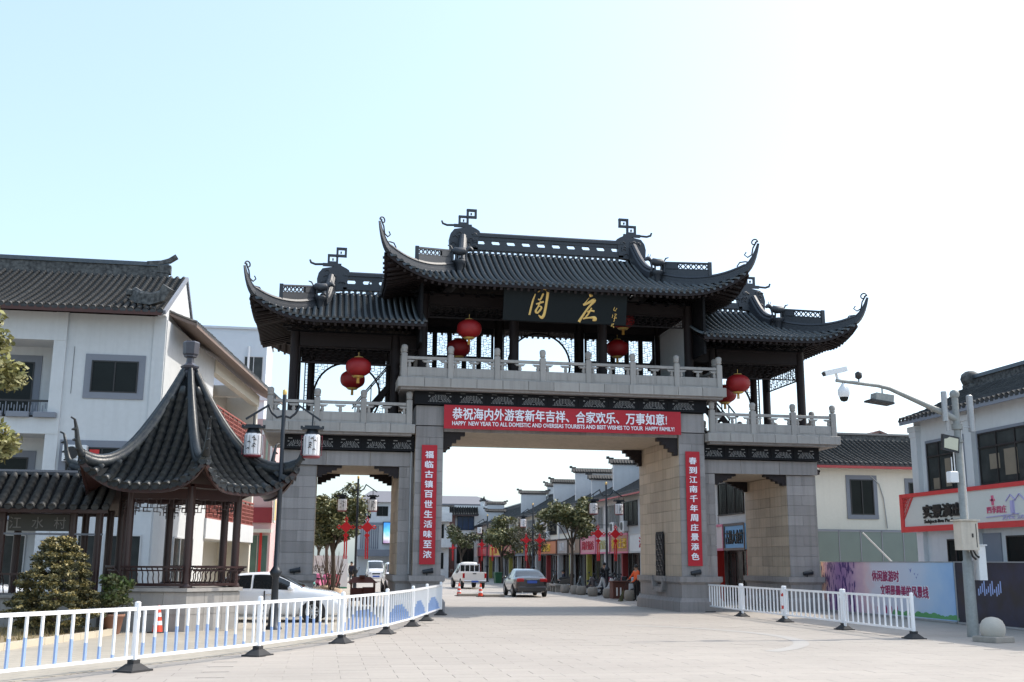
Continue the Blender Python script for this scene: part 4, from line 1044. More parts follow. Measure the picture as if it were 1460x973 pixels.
h = MB(); h.sweep([(-1.3,.05,11.85),(-1.0,-.3,11.62),(-.5,-.6,11.5),(-.05,-.8,11.6),(.15,-.9,11.95)], [(-.12,-.2),(.12,-.2),(.12,.2),(.05,.3),(-.05,.3),(-.12,.2)]); h.cham(-1.55,-1.3,-.1,.2,11.8,12.05,.05); h.build('hip_ridge', ridge_old, A)
MB().cham(-10.5,-10.1,.35,.65,12.15,12.35,.05).build('vent', ridge_old, A)
# side wing receding beside it, with two loggias
WB = thing('balcony_wing', 'cream side wing with red latticed balconies between the pavilion and the gateway', 'building', (-15.20, 2.02, 0), math.atan2(.9925, .122))
wall(WB, .05, 8.3, 0, 3, 0, 10.9); wall(WB, 8.3, 19.5, 1.7, 3, 0, 10.9, wall_c); wall(WB, 19.1, 19.5, 0, 1.7, 0, 10.9, wall_c)
MB().box(8.2, 19.5, -.1, 1.75, 2.75, 3.65).build('balcony_slab', wall_w, WB); MB().box(8.2, 19.5, -.1, 1.75, 6.85, 7.65).build('balcony_slab', wall_w, WB)
MB().box(8.3, 19.5, -.05, .3, 10.3, 10.9).build('eave_beam', wall_c, WB); MB().box(15.8,16.1,.3,1.7,10.3,10.9).build('eave_beam', wall_c, WB)
for z0 in (3.65, 7.65):
    o = MB().box(8.3, 19.5, -.07, .0, z0+1.17, z0+1.25).box(8.3, 19.5, -.07, 0, z0, z0+.07).build('balcony_rail', lat_red, WB)
    for k in range(10):
        xa = 8.3+1.12*k; m = MB(); m.box(xa, xa+.08, -.075, .005, z0, z0+1.25)
        for j in range(5):
            m.box(xa+.08, xa+1.12, -.06, -.01, z0+.22+.2*j, z0+.27+.2*j)
            for q in range(5): m.box(xa+.15+.2*q+(.1 if j % 2 else 0), xa+.2+.2*q+(.1 if j % 2 else 0), -.06, -.01, z0+.07+.2*j, z0+.23+.2*j)
        m.build('lattice_panel', lat_red, o)
window(WB, 12.0, 14.2, 7.9, 9.8, 1.7, 2, 1, frame_w); MB().box(15.0, 15.9, 1.66, 1.698, 7.66, 9.9).build('door', mat('orange_door', (.4,.13,.04), .5), WB); window(WB, 17.0, 19.5, 7.9, 9.8, 1.7, 2, 1, frame_w)
window(WB, 11.5, 14.5, .2, 2.5, 1.7, 3, 1, frame_w, glass=mat('curtained_glass', (.16,.13,.11), .4, .4, 3.)); window(WB, 12, 15, 4.4, 5.9, 1.7, 2, 1)
window(WB, 2.5, 4.5, 4.6, 6.0, 0, 2, 1, sur=.2); window(WB, 3, 6.2, .3, 2.7, 0, 3, 1, frame_w, glass=glass_s, name='shop_window')
tile_slope(WB, .6, 22.4, -.95, 10.95, 1.6, 12.2, .27, eave_m=mat('eave_board_taupe', (.22,.165,.14), .8))
MB().tube([(5,-.06,6.9),(12,-.9,6.75),(20,-.3,6.95)], .04, 6).build('cable', steel, WB)
# rooftop block and low shed behind
def simple_block(name, label, loc, rz, w_, d, h, m, wins=(), par=.35, roofm=None):
    r_ = thing(name, label, 'building', loc, rz); wall(r_, 0, w_, 0, d, 0, h, m)
    MB().box(-.12, w_+.12, -.12, d+.12, h, h+par).build('parapet', roofm or m, r_)
    for q in wins: window(r_, *q[:4], 0, *(q[4:] or (2, 1)), frame_w, glass=glass_s)
    return r_
g_blue = mat('pale_blue_render', (.55,.60,.64), .85, .05)
q = simple_block('rooftop_block', 'pale blue-grey tower block with aluminium window rising behind the balcony wing', (-20.5, 35, 0), 0, 7.2, 8, 17.6, g_blue, [(5.7,7.0,13.4,15.7,2,1)], .15)
MB().tube([(6.0,-.1,13.3),(6.0,-.1,16.4)], .08, 8).build('rain_pipe', plastic_w, q); MB().box(6.6,7.6,-.3,0,12.6,13.1).build('ledge', wall_w, q)
b = MB(); b.bar((-1,-6,14.9),(4.7,-6,14.7), .5, .7); b.build('roof_sign_beam', wood, q); MB().box(4.1,4.2,-6.1,-6,10,14.6).build('beam_post', gold, q)
P1 = thing('pink_building', 'pink building with maroon band and glazed shopfront left of the gateway pier', 'building', (-17.2, 26, 0))
wall(P1, 0, 5.2, 0, 10, 0, 10.2, mat('pink_render', (.62,.42,.41), .85, .05)); MB().box(-.05, 5.25, -.12, -.001, 4.0, 4.9).build('fascia_band', mat('maroon_band', (.28,.03,.04), .6), P1)
MB().box(-.1, 5.3, -1.3, -.13, 3.4, 3.6).build('awning', wall_c, P1)
o = window(P1, .1, 5.1, 0.1, 3.3, 0, 8, 1, frame_w, glass=mat('green_shop_glass', (.10,.20,.17), .12, .3, 2.), name='shopfront')
for k in range(7): MB().box(.4+.7*k, .55+.7*k, -.5, -.35, .05, 3.4).build('shopfront_post', [red_p, wall_c, gold][k % 3], P1)
for k in range(10): MB().box(2.6+.26*k, 2.72+.26*k, -.08, -.003, 6.6, 9.6).build('vertical_louvre', [mat('louvre_green', (.35,.45,.36), .6), plastic_w][k % 2], P1)
window(P1, .3, 2.3, 6.8, 9.0, 0, 2, 1)
b = thing('projecting_sign', 'lit yellow and red shop sign standing out from the pink building', 'sign', (-11.9, 25.2, 4.0)); MB().cham(0,.12,0,1.6,0,1.5,.02).build('board', wall_c, b); MB().box(.121,.13,.15,1.45,.15,1.35).build('face', mat('sign_yellow', (.75,.5,.12), .5), b)
# ------------------------------------------------------------ right: corner building with the long sign
RB = thing('corner_building', 'white two storey corner building with long red framed sign at the right edge', 'building', (12.4, -3.48, 0), -pi/2); RB.scale = (.9727,)*3
wall(RB, .35, 14, 0, 5.2, 0, 7.25)
for x in (.36, 3.82, 8.6, 12): MB().box(x, x+.42, -.18, -.001, 0, 6.9).box(x-.06, x+.48, -.25, -.001, 6.75, 6.95).box(x-.02, x+.44, -.21, -.001, 6.55, 6.75).build('pilaster', wall_w, RB)
for x0_, x1_ in ((1.2,3.5),(4.4,8.4),(9.2,11.8)):
    window(RB, x0_, x1_, 4.5, 6.25, 0, 3 if x1_-x0_ < 3 else 4, 1, sur=.1, glass=glass_s); MB().box(x0_, x1_, -.07, -.003, 5.72, 5.78).build('transom', frame_d, RB)
for x0_, w_, z0_, z1_ in ((4.95,.55,5.0,5.5),(5.75,.7,4.75,5.6),(6.9,.9,4.7,5.45),(1.5,.45,4.55,4.95),(2.3,.4,4.6,5.6),(9.6,.8,4.8,5.5)): MB().box(x0_, x0_+w_, -.0275, -.0265, z0_, z1_).build('pane_reflection', mat('reflection_beige', (.20,.165,.12), .7, .2, 3.), RB)  # beige reflections in the glass, laid on the panes as thin coloured pieces
window(RB, 2.1, 3.15, .9, 2.75, 0, 2, 1); window(RB, 5.5, 7.5, .5, 2.8, 0, 2, 1); MB().box(4.0,5.2,-.05,-.001,.1,2.9).build('shutter', trim_g, RB)
tile_slope(RB, .25, 14, -.5, 7.22, 2.45, 8.55, .26, eave_m=trim_g); tile_slope(RB, .25, 14, 5.6, 7.22, 2.47, 8.55, .26)
ridge(RB, .5, 14, 2.45, 8.5, .5, 0); gable_wall(RB, .37, .6, .05, 2.45, 5.1, 7.2, 8.45)
MB().lathe([(.2,8.55),(.34,8.7),(.4,8.87),(.34,9.06),(.18,9.18)], 7, (.5,2.45)).cham(.2,.8,2.2,2.7,8.45,8.75,.1).build('ridge_end', ridge_old, RB)
MB().cham(-.05,.3,2.2,2.7,8.4,8.52,.03).build('verge_cap', ridge_old, RB)
S = thing('shop_sign', 'long white fascia sign with red border, lattice corner and black characters on the corner building', 'sign', (12.13, -3.1, 3.02), -pi/2); S.scale = (.9727,)*3
MB().box(0, 13, 0, .2, 0, 1.32).build('panel', mat('sign_grey_white', (.62,.62,.58), .6, .03), S)
MB().box(-.02, 13.02, -.05, .02, 1.22, 1.36).box(-.02, 13.02, -.05, .02, -.06, .14).box(-.06, .16, -.052, .02, -.06, 1.36).build('border', mat('sign_red', (.62,.05,.05), .55), S)
b = MB(); rp = MATS['sign_red']
for k in range(6):
    b.bar((.16,-.03,1.2-.13*k),(.16+.13*(5-k)*.9,-.03,1.2), .02) ; b.bar((.16+.12*k,-.03,1.2),(.16,-.03,1.2-.0-.13*(k)), .02)
    b.bar((.16,-.03,.55+.13*k),(.3+.05*k,-.03,1.2 if k < 2 else .75+.09*k), .016)
b.bar((.16,-.03,.42),(.85,-.03,1.21), .03); b.build('lattice_corner', rp, S)
lettering('实景演出', 1.5, 4.0, .42, .88, -.002, frame_d, S, offset=.05, depth=.06)
lettering('Subject-live Performance', 1.52, 4.3, .19, .36, -.002, frame_d, S, offset=.02, depth=.03)
lt = MB(); lilac = mat('sign_lilac', (.42,.38,.62), .5)
lt.bar((5.3,-.02,.30),(7.0,-.02,.36), .03); lt.bar((6.75,-.02,.38),(6.75,-.02,.78), .12)
for x in (6.45, 6.9): lt.bar((x-.05,-.02,.78),(x+.2,-.02,.98), .03); lt.bar((x+.2,-.02,.98),(x+.45,-.02,.78), .03)
lt.build('emblem', lilac, S)
lettering('四季周庄', 5.35, 6.4, .42, .66, -.002, mat('sign_pink', (.62,.12,.22), .5), S, depth=.03); MB().box(5.65,5.75,-.03,-.001,.68,1.0).box(5.58,5.82,-.03,-.001,.82,.88).build('emblem', MATS['sign_pink'], S)
lettering('旅游', 6.1, 7.6, .20, .32, -.002, lilac, S, depth=.02)
# cream house between gateway and corner building
CH = thing('cream_house', 'cream rendered house with low black roof and grey framed window right of the gateway', 'building', (14.05, 8.0, 0))
wall(CH, 0, 9, 0, 8, 0, 6.45, wall_c); MB().box(0, 9, -.03, -.001, 3.38, 3.42).build('string_course', trim_g, CH)
window(CH, 1.8, 3.0, 4.12, 5.8, 0, 2, 1, sur=.2); window(CH, 4.85, 6.65, 4.12, 5.7, 0, 2, 1, sur=.2)
MB().tube([(2.85,-.04,6.0),(3.3,-.05,5.6),(3.5,-.05,4.9),(3.6,-.05,3.5)], .025, 6).build('cable', steel, CH)
tile_slope(CH, -.1, 9, -.5, 6.5, 3.2, 8.1, .26); ridge(CH, -.1, 9, 3.2, 8.1, .35)
MB().box(-.1, 9, -.62, -.54, 6.28, 6.4).build('gutter', mat('gutter_red', (.38,.05,.05), .5), CH)
GW = thing('glass_canopy_wall', 'low wall of grey-green glass panels below the cream house', 'wall', (13.05, 5.9, 0))
for k in range(7):
    for z0, z1 in ((.2,1.75),(1.8,3.25)): MB().box(1.05*k+.02, 1.05*k+1.03, 0, .05, z0, z1).build('glass_panel', mat('grey_green_glass', (.13,.17,.16), .25, .15, 1.), GW)
b = MB()
for k in range(8): b.box(1.05*k-.02, 1.05*k+.02, -.02, .07, 0, 3.3)
b.box(-.02, 7.37, -.02, .07, 3.25, 3.31); b.box(-.02,7.37,-.025,.07,1.745,1.805); b.build('frame', trim_g, GW)
MB().bar((1.9,-.6,3.2),(2.9,-1.5,1.75), .06).build('prop', frame_w, GW)
GH = thing('grey_gable_house', 'distant grey gable with reddish roof edge above the cream house', 'building', (24.6, 28, 0)); wall(GH, 0, 7.6, 0, 6, 0, 9.3, trim_g)
b = MB(); b.add([(x,y,z) for y in (0,6) for x,z in ((0,9.3),(3.9,10.7),(7.6,9.3))], [(0,2,1),(3,4,5)]); b.build('gable', trim_g, GH)
b = MB(); b.add([(-.4,-.3,9.25),(3.9,-.3,10.85),(3.9,6.3,10.85),(-.4,6.3,9.25),(8.0,-.3,9.25),(8.0,6.3,9.25),(-.4,-.3,9.12),(3.9,-.3,10.7),(8.0,-.3,9.12)], [(0,1,2,3),(1,4,5,2),(0,6,7,1),(1,7,8,4)]); b.build('roof', mat('brown_tile', (.16,.09,.08), .8, .2, 6.), GH)
# painted hoarding
H = thing('hoarding', 'long low hoarding printed with purple artwork and a red Chinese slogan', 'hoarding', (10.8, 1.0, 0), -pi/2)
def hoard_mat():
    m = bpy.data.materials.new('hoarding_print'); m.use_nodes = True; t = m.node_tree; N = t.nodes; L = t.links; b = N['Principled BSDF']; b.inputs['Roughness'].default_value = .45
    tc = N.new('ShaderNodeTexCoord'); sp = N.new('ShaderNodeSeparateXYZ'); L.new(tc.outputs['Object'], sp.inputs[0])
    ns = N.new('ShaderNodeTexNoise'); ns.inputs['Scale'].default_value = 1.6; ns.inputs['Detail'].default_value = 5; L.new(tc.outputs['Object'], ns.inputs['Vector'])
    ad = N.new('ShaderNodeMath'); ad.operation = 'MULTIPLY_ADD'; L.new(ns.outputs['Fac'], ad.inputs[0]); ad.inputs[1].default_value = 1.8; L.new(sp.outputs['X'], ad.inputs[2])
    dv = N.new('ShaderNodeMath'); dv.operation = 'MULTIPLY_ADD'; L.new(ad.outputs[0], dv.inputs[0]); dv.inputs[1].default_value = 1/10.4; dv.inputs[2].default_value = -.09
    cr = N.new('ShaderNodeValToRGB'); L.new(dv.outputs[0], cr.inputs[0]); e = cr.color_ramp.elements
    cols = [(0,(.62,.42,.36)),(.05,(.42,.26,.40)),(.16,(.30,.16,.36)),(.26,(.50,.32,.46)),(.33,(.68,.48,.52)),(.4,(.62,.60,.68)),(.62,(.58,.62,.72)),(.78,(.40,.55,.74)),(.9,(.28,.46,.72)),(1,(.42,.58,.78))]
    e[0].position, e[0].color = cols[0][0], (*cols[0][1],1); e[1].position, e[1].color = 1, (*cols[-1][1],1)
    for p, c in cols[1:-1]: x = e.new(p); x.color = (*c,1)
    n2 = N.new('ShaderNodeTexNoise'); n2.inputs['Scale'].default_value = 6; n2.inputs['Detail'].default_value = 6; mp = N.new('ShaderNodeMapping'); mp.inputs['Scale'].default_value = (1.2,1,.35); L.new(tc.outputs['Object'], mp.inputs[0]); L.new(mp.outputs[0], n2.inputs['Vector'])
    k = N.new('ShaderNodeMath'); k.operation = 'GREATER_THAN'; L.new(n2.outputs['Fac'], k.inputs[0]); k.inputs[1].default_value = .53
    lt_ = N.new('ShaderNodeMath'); lt_.operation = 'LESS_THAN'; L.new(ad.outputs[0], lt_.inputs[0]); lt_.inputs[1].default_value = 3.7
    mu = N.new('ShaderNodeMath'); mu.operation = 'MULTIPLY'; L.new(k.outputs[0], mu.inputs[0]); L.new(lt_.outputs[0], mu.inputs[1])
    mx = N.new('ShaderNodeMix'); mx.data_type = 'RGBA'; L.new(mu.outputs[0], mx.inputs['Factor']); L.new(cr.outputs[0], mx.inputs['A']); mx.inputs['B'].default_value = (.07,.03,.16,1)
    L.new(mx.outputs['Result'], b.inputs['Base Color']); return m
MB().box(0, 9.25, 0, .06, .06, 1.88).build('printed_panel', hoard_mat(), H)
MB().box(0, 9.25, -.02, .08, 1.88, 1.91).box(0, 9.25, -.02, .08, 0, .06).box(-.03,.0,-.02,.08,0,1.91).build('frame', steel, H)
slog = mat('slogan_red', (.30,.02,.10), .5)
lettering('休闲旅游时', 4.02, 5.98, 1.20, 1.62, -.001, white_txt, H, 'lettering_outline', .06, .003); lettering('文明是最美的风景线', 4.57, 7.78, .70, 1.12, -.001, white_txt, H, 'lettering_outline', .06, .003)
lettering('休闲旅游时', 4.05, 5.95, 1.22, 1.60, -.005, slog, H, offset=.045, depth=.004); lettering('文明是最美的风景线', 4.6, 7.75, .72, 1.10, -.005, slog, H, offset=.045, depth=.004)
bp = MB()
for (x, z, q) in ((6.7,1.62,.09),(6.95,1.5,.05),(7.05,1.38,.05),(7.15,1.48,.04)): bp.prism([(x-q,z+q*.6),(x,z),(x+q*.9,z+q*.9),(x+q*.3,z-q*.2),(x+q*.1,z-q*.9),(x-q*.3,z-q*.1)], -.006, -.002)
bp.build('printed_birds', mat('print_blue', (.08,.1,.4), .5), H)
bp = MB()
for k in range(5): x = 3.9+.42*k+random.random()*.2; hh = .26+.1*random.random(); bp.prism([(x-.05,.12),(x+.05,.12),(x+.07,.12+hh*.6),(x,.12+hh),(x-.07,.12+hh*.6)], -.006, -.002)
bp.build('printed_figures', mat('print_crimson', (.40,.04,.14), .5), H)
bp = MB()
for k in range(16): x = 5.6+.24*k; q = .10+.09*random.random(); bp.prism([(x+q*cos(t)*1.4, .10+q*max(0,sin(t))) for t in [pi*j/6 for j in range(7)]], -.006-.0005*k, -.002)
bp.build('printed_bushes', mat('print_green', (.10,.32,.12), .5), H)
H2 = thing('hoarding', 'dark night scene hoarding panel right of the camera pole', 'hoarding', (10.8, -8.32, 0), -pi/2)
def dark_print():
    return mat('dark_print', (.018,.017,.022), .4, .4, .9, .2, 6, tint=(.02,.024,.055))
MB().box(.05, 6, 0, .06, .06, 1.88).build('printed_panel', dark_print(), H2); MB().box(0,.05,-.02,.08,0,1.91).box(.05,6,-.02,.08,1.88,1.91).box(.05,6,-.02,.08,0,.06).build('frame', steel, H2)
lp_ = MB()
for k in range(12): lp_.box(1.2+.1*k, 1.25+.1*k, -.005, -.002, .9+.05*(k % 3), 1.1+.08*(k % 4))
lp_.build('printed_lights', mat('print_pale_blue', (.35,.45,.75), .5), H2)
# ------------------------------------------------------------ right hand shop row, facade at X=10
wallg = mat('grey_white_render', (.50,.50,.50), .85, .06)
shops = [ # y_near, y_far, sign colour, text, text colour, label, canopy
 (6.35, 9.0, (.16,.38,.66), '古镇大食村', (.02,.02,.02), 'light blue shop sign with black characters seen through the right gate opening'),
 (9.0, 12.6, (.62,.55,.56), '美味', (.05,.04,.04), 'white shop sign with red band beside the light blue sign'),
 (12.6, 19.0, (.5,.2,.08), '万三家宴', (.7,.5,.1), 'orange shop sign hidden mostly by the right centre pier'),
 (19.0, 25.2, (.72,.72,.72), '江村', (.55,.03,.06), 'white shop sign with two red characters next to the right centre pier'),
 (25.3, 29.6, (.40,.20,.12), '农家土菜', (.85,.55,.04), 'brown restaurant sign with golden yellow characters'),
 (29.7, 33.4, (.55,.54,.50), '酒店', (.42,.40,.18), 'pale shop sign with olive characters behind the nearest lamp'),
 (33.5, 37.9, (.62,.30,.34), '周庄饭店', (.45,.02,.05), 'pink framed sign with dark red characters'),
 (38.1, 42.0, (.28,.17,.11), '村', (.72,.68,.6), 'small brown wooden sign with cream characters'),
 (42.2, 46.1, (.38,.33,.31), '旅游', (.7,.68,.68), 'dull grey-brown sign left of the wooden sign'),
 (46.3, 54.5, (.62,.22,.10), '美食美客', (.90,.62,.06), 'wide orange sign with four yellow characters'),
 (56.4, 60.2, (.45,.5,.42), '酒店', (.2,.35,.2), 'small pale green sign beside the orange one'),
 (60.3, 65.4, (.10,.09,.08), '万三家宴', (.9,.65,.06), 'black sign with bright yellow characters'),
 (66, 73, (.45,.12,.1), '江村', (.7,.5,.3), 'dull red sign far down the row behind the bare tree'),
 (73, 82, (.75,.45,.08), '美味', (.6,.05,.04), 'yellow sign with red characters far down the row'),
 (82, 91, (.50,.06,.09), '美食美客', (.75,.3,.3), 'crimson sign far down the row'),
 (91, 106, (.72,.30,.22), '旅游', (.8,.7,.2), 'salmon sign near the end of the row'),
 (106, 112, (.03,.035,.05), '水', (.3,.3,.3), 'black sign at the end of the row')]
blocks = [(6.3, 19.2, 'nearest white shop house of the right row, over the light blue sign', wall_w), (19.2, 31.5, 'white shop house with red eave line and an air conditioner, right row', wallg), (31.5, 42.0, 'grey shop house behind the street tree with a white stepped gable, right row', wallg),
          (42.0, 55.6, 'shop house above the wide orange sign, right row', wall_c), (55.6, 74.5, 'shop house with long dark sloping roof, right row', wall_c), (74.5, 96, 'shop house with two short gable steps, right row', wallg), (96, 116, 'last shop house at the far end of the right row', wallg)]
for bi, (ya, yb, lb, mm) in enumerate(blocks):
    L_ = yb-ya; B = thing('shop_house', lb, 'building', (10.0, yb, 0), -pi/2, 'shop houses of the right hand row')
    dp = 3.2 if bi == 0 else 7
    wall(B, 0, L_-.02, 0, dp, 3.6, 6.0, mm); wall(B, 0, L_-.02, 2.2, dp, 0, 3.6, mm); MB().box(0, L_-.02, .0, 2.2, 3.45, 3.6).build('canopy_slab', mm, B)
    nb = max(1, round(L_/4.4)); bw = L_/nb
    for k in range(nb+1): MB().box(min(L_-.3, k*bw), min(L_-.02, k*bw+.28), -.06, .3, 0, 3.45).build('pier', [wallg, mat('yellow_pier', (.36,.31,.06), .6), wallg, mat('dull_red_pier', (.28,.03,.03), .6)][(k+bi*2) % 4] if bi else MATS.get('dull_red_pier', red_p), B)
    for k in range(nb):
        x0_ = k*bw; window(B, x0_+.6, x0_+bw-.5, 4.05, 5.6, 0, 3, 1, frame_w if (k+bi) % 2 else frame_d, glass=glass_d, bars=True)
        MB().box(x0_+.3, x0_+.52, -.05, -.001, 3.65, 5.95).build('pilaster', wall_w, B)
        window(B, x0_+.4, x0_+bw-.2, .05, 2.4, .5, 4, 1, [frame_d, frame_w, maroon][(k+bi) % 3], glass=glass_s, name='shopfront')
        MB().box(x0_+.3, x0_+bw, .45, .6, 2.4, 3.45).build('bulkhead', frame_d, B)
    ry, rz_ = (1.6, 7.0) if bi == 0 else (3.2, 8.0)
    tile_slope(B, 0, L_-.03, -.55, 6.05, ry, rz_, .3); tile_slope(B, 0, L_-.03, dp+.3, 6.05, ry+.02, rz_, .3)
    ridge(B, .2, L_-.25, ry, rz_, .4, .12)
    if bi < 2: MB().box(0, L_-.03, -.66, -.58, 5.85, 5.95).build('gutter', MATS['gutter_red'], B)
    hs_ = {1: [(.3,3.3,8.35,L_-12.2+.9)], 2: [(.3,3.3,8.65,.4),(.3,2.3,7.75,L_-5.)], 3: [(.3,2.6,8.4,5.9)], 4: [(.3,2.8,8.4,9.6),(3,5.2,9.2,9.4)], 5: [(.3,2.3,8.5,9.0),(.2,2.2,7.6,9.3)], 6: [(.3,2.5,8.1,L_-2)], 0: []}.get(bi, [])
    for (y0_, y1_, zz, xx) in hs_: horse_head(B, y0_, xx, y1_, 6.0, zz)
    if bi == 1: ac_unit(B, L_-7.6, 0, 3.75, .9, .65); ac_unit(B, 2.2, 0, 3.75, .9, .65)
    if bi == 3: ac_unit(B, 5.2, 0, 3.75, .9, .65)
for (ya, yb, c, txt, tc, lb) in shops:
    q = thing('shop_sign', lb, 'sign', (9.93, yb-.06, 2.44), -pi/2, 'shop signs of the right hand row'); L_ = yb-ya-.12
    MB().box(0, L_, -.12, .05, 0, 1.16).build('panel', mat('sign_%d' % int(ya*10), c, .55, .05), q)
    MB().box(0, L_, -.16, -.1205, 1.08, 1.2).box(0, L_, -.16, -.1205, -.04, .07).box(0,.08,-.16,-.1205,.07,1.08).box(L_-.08,L_,-.16,-.1205,.07,1.08).build('border', [trim_g, mat('border_pink', (.6,.15,.25), .5), maroon, frame_w][int(ya) % 4], q)
    mt = mat('signtext_%d' % int(ya*10), tc, .5, .03); n = len(txt); cw = min(.9, L_*.86/n); s0 = (L_-cw*n)/2
    lettering(txt, s0+.05*cw, s0+n*cw-.05*cw, .26, .90, -.121, mt, q, depth=.05)
# ------------------------------------------------------------ far end of the street
F1 = thing('long_grey_roof_building', 'long pale building with wide grey hipped roof at the end of the street', 'building', (2, 112, 0)); wall(F1, 0, 13, 0, 12, 0, 9.8)
for fl in (1.2, 4.2, 7.0):
    for k in range(8): window(F1, .5+1.6*k, 1.6+1.6*k, fl, fl+1.6, 0, 2, 1)
b = MB(); b.add([(-1,-1,9.8),(14.2,-1,9.8),(14.2,13,9.8),(-1,13,9.8),(-1,6,11.3),(11.4,6,11.3),(-1,-1,9.6),(14.2,-1,9.6),(14.2,13,9.6),(-1,13,9.6)], [(0,1,5,4),(1,2,5),(2,3,4,5),(0,4,3),(0,6,7,1),(1,7,8,2),(6,9,8,7)]); b.build('roof', mat('far_grey_roof', (.16,.16,.18), .8, .1), F1)
F2 = thing('bay_window_house', 'white house with blue bay window and tiled canopy at the end of the right row', 'building', (7.0, 92, 0)); wall(F2, 0, 6, 0, 8, 0, 8.6); window(F2, .3, 2.4, 5.6, 7.3, 0, 3, 1, glass=mat('blue_glass', (.03,.05,.10), .15, .2)); window(F2, .3, 2.4, 1.6, 3.6, 0, 3, 1)
MB().box(-.6,.0,-.5,1.5,0,7.4).build('bay', mat('brown_bay', (.10,.05,.045), .7), F2); tile_slope(F2, -.8, 2.8, -.9, 7.5, .1, 8.5, .3); horse_head(F2, .3, 3.6, 2.2, 7.5, 9.2)
F3 = thing('white_balcony_house', 'white house with open balconies beyond the left centre pier', 'building', (1.2, 84, 0)); wall(F3, 0, 4.2, 0, 9, 0, 8.0)
for fl in (1.0, 4.2):
    for k in range(2): window(F3, .5+1.9*k, 1.7+1.9*k, fl, fl+1.8, 0, 2, 1)
for z in (3.4, 6.3): MB().box(-.2,4.4,-1,-.001,z,z+.18).build('balcony_slab', wall_w, F3); MB().box(-.2,4.4,-1.02,-.94,z+.18,z+1.0).build('balcony_parapet', wall_w, F3)
F4 = thing('screen_building', 'white corner building with bright blue video screen seen through the left gate opening', 'building', (-4.6, 95, 0)); wall(F4, 0, 9, 0, 10, 0, 9.0)
b = MB(); b.add([(-.6,-.6,9),(9.6,-.6,9),(9.6,10.6,9),(-.6,10.6,9),(1.6,5,10.7),(7.5,5,10.7)], [(0,1,5,4),(1,2,5),(2,3,4,5),(3,0,4),(0,3,2,1)]); b.build('roof', MATS['far_grey_roof'], F4)
window(F4, .4, .9, 7.0, 8.3, 0, 1, 1); window(F4, 1.1, 1.5, 7.0, 8.3, 0, 1, 1); window(F4, 2.2, 3.6, 7.3, 8.5, 0, 2, 1)
MB().box(-.1,9,-.2,-.001,6.2,6.5).build('string_course', trim_g, F4); MB().box(-.1,9,-1.4,-.001,2.4,3.2).build('canopy', trim_g, F4)
for k in range(9): MB().box(.3+.26*k,.42+.26*k,-.12,-.001,3.3,6.1).build('fin', trim_g, F4)
def screen_mat():
    m = bpy.data.materials.new('video_screen'); m.use_nodes = True; t = m.node_tree; N = t.nodes; L = t.links; b = N['Principled BSDF']
    tc = N.new('ShaderNodeTexCoord'); sp = N.new('ShaderNodeSeparateXYZ'); L.new(tc.outputs['Object'], sp.inputs[0])
    ns = N.new('ShaderNodeTexNoise'); ns.inputs['Scale'].default_value = 1.2; L.new(tc.outputs['Object'], ns.inputs['Vector'])
    ad = N.new('ShaderNodeMath'); ad.operation = 'MULTIPLY_ADD'; L.new(ns.outputs['Fac'], ad.inputs[0]); ad.inputs[1].default_value = 1.2; L.new(sp.outputs['Z'], ad.inputs[2])
    mr = N.new('ShaderNodeMapRange'); L.new(ad.outputs[0], mr.inputs[0]); mr.inputs[1].default_value = 4.2; mr.inputs[2].default_value = 7.2
    cr = N.new('ShaderNodeValToRGB'); L.new(mr.outputs[0], cr.inputs[0]); e = cr.color_ramp.elements
    e[0].color = (.25,.03,.3,1); e[1].color = (.02,.2,.8,1); x = e.new(.35); x.color = (.85,.9,.95,1); x = e.new(.6); x.color = (.15,.65,.9,1)
    L.new(cr.outputs[0], b.inputs['Emission Color']); b.inputs['Emission Strength'].default_value = .9; b.inputs['Base Color'].default_value = (.02,.02,.02,1); return m
o = MB().box(3.0,5.9,-.3,-.01,3.9,6.6).build('video_screen_case', frame_d, F4); MB().box(3.1,5.8,-.32,-.301,4.0,6.5).build('screen', screen_mat(), o)
F5 = thing('left_row_house', 'grey two storey shop house on the left side of the street behind the trees', 'building', (-12.5, 40, 0), pi/2, None); wall(F5, 0, 50, 0, 8, 0, 6.5, wallg)
for k in range(12): window(F5, .6+4.1*k, 3.6+4.1*k, 3.6, 5.2, 0, 3, 1); window(F5, .6+4.1*k, 3.8+4.1*k, .2, 2.5, 0, 3, 1, glass=glass_s, name='shopfront')
tile_slope(F5, -.3, 50, -.7, 6.5, 3, 8.2, .34)
F6 = thing('advert_wall', 'white site hoarding with grey lettering behind the left gate opening', 'hoarding', (-12.6, 34, 0)); MB().box(0, 5.4, 0, .1, .1, 2.15).build('panel', plastic_w, F6); MB().box(0,5.4,-.02,.12,0,.1).build('green_base', mat('green_base', (.03,.22,.12), .6), F6); lettering('城市', 2.9, 4.0, 1.1, 1.55, -.002, frame_d, F6, depth=.01)
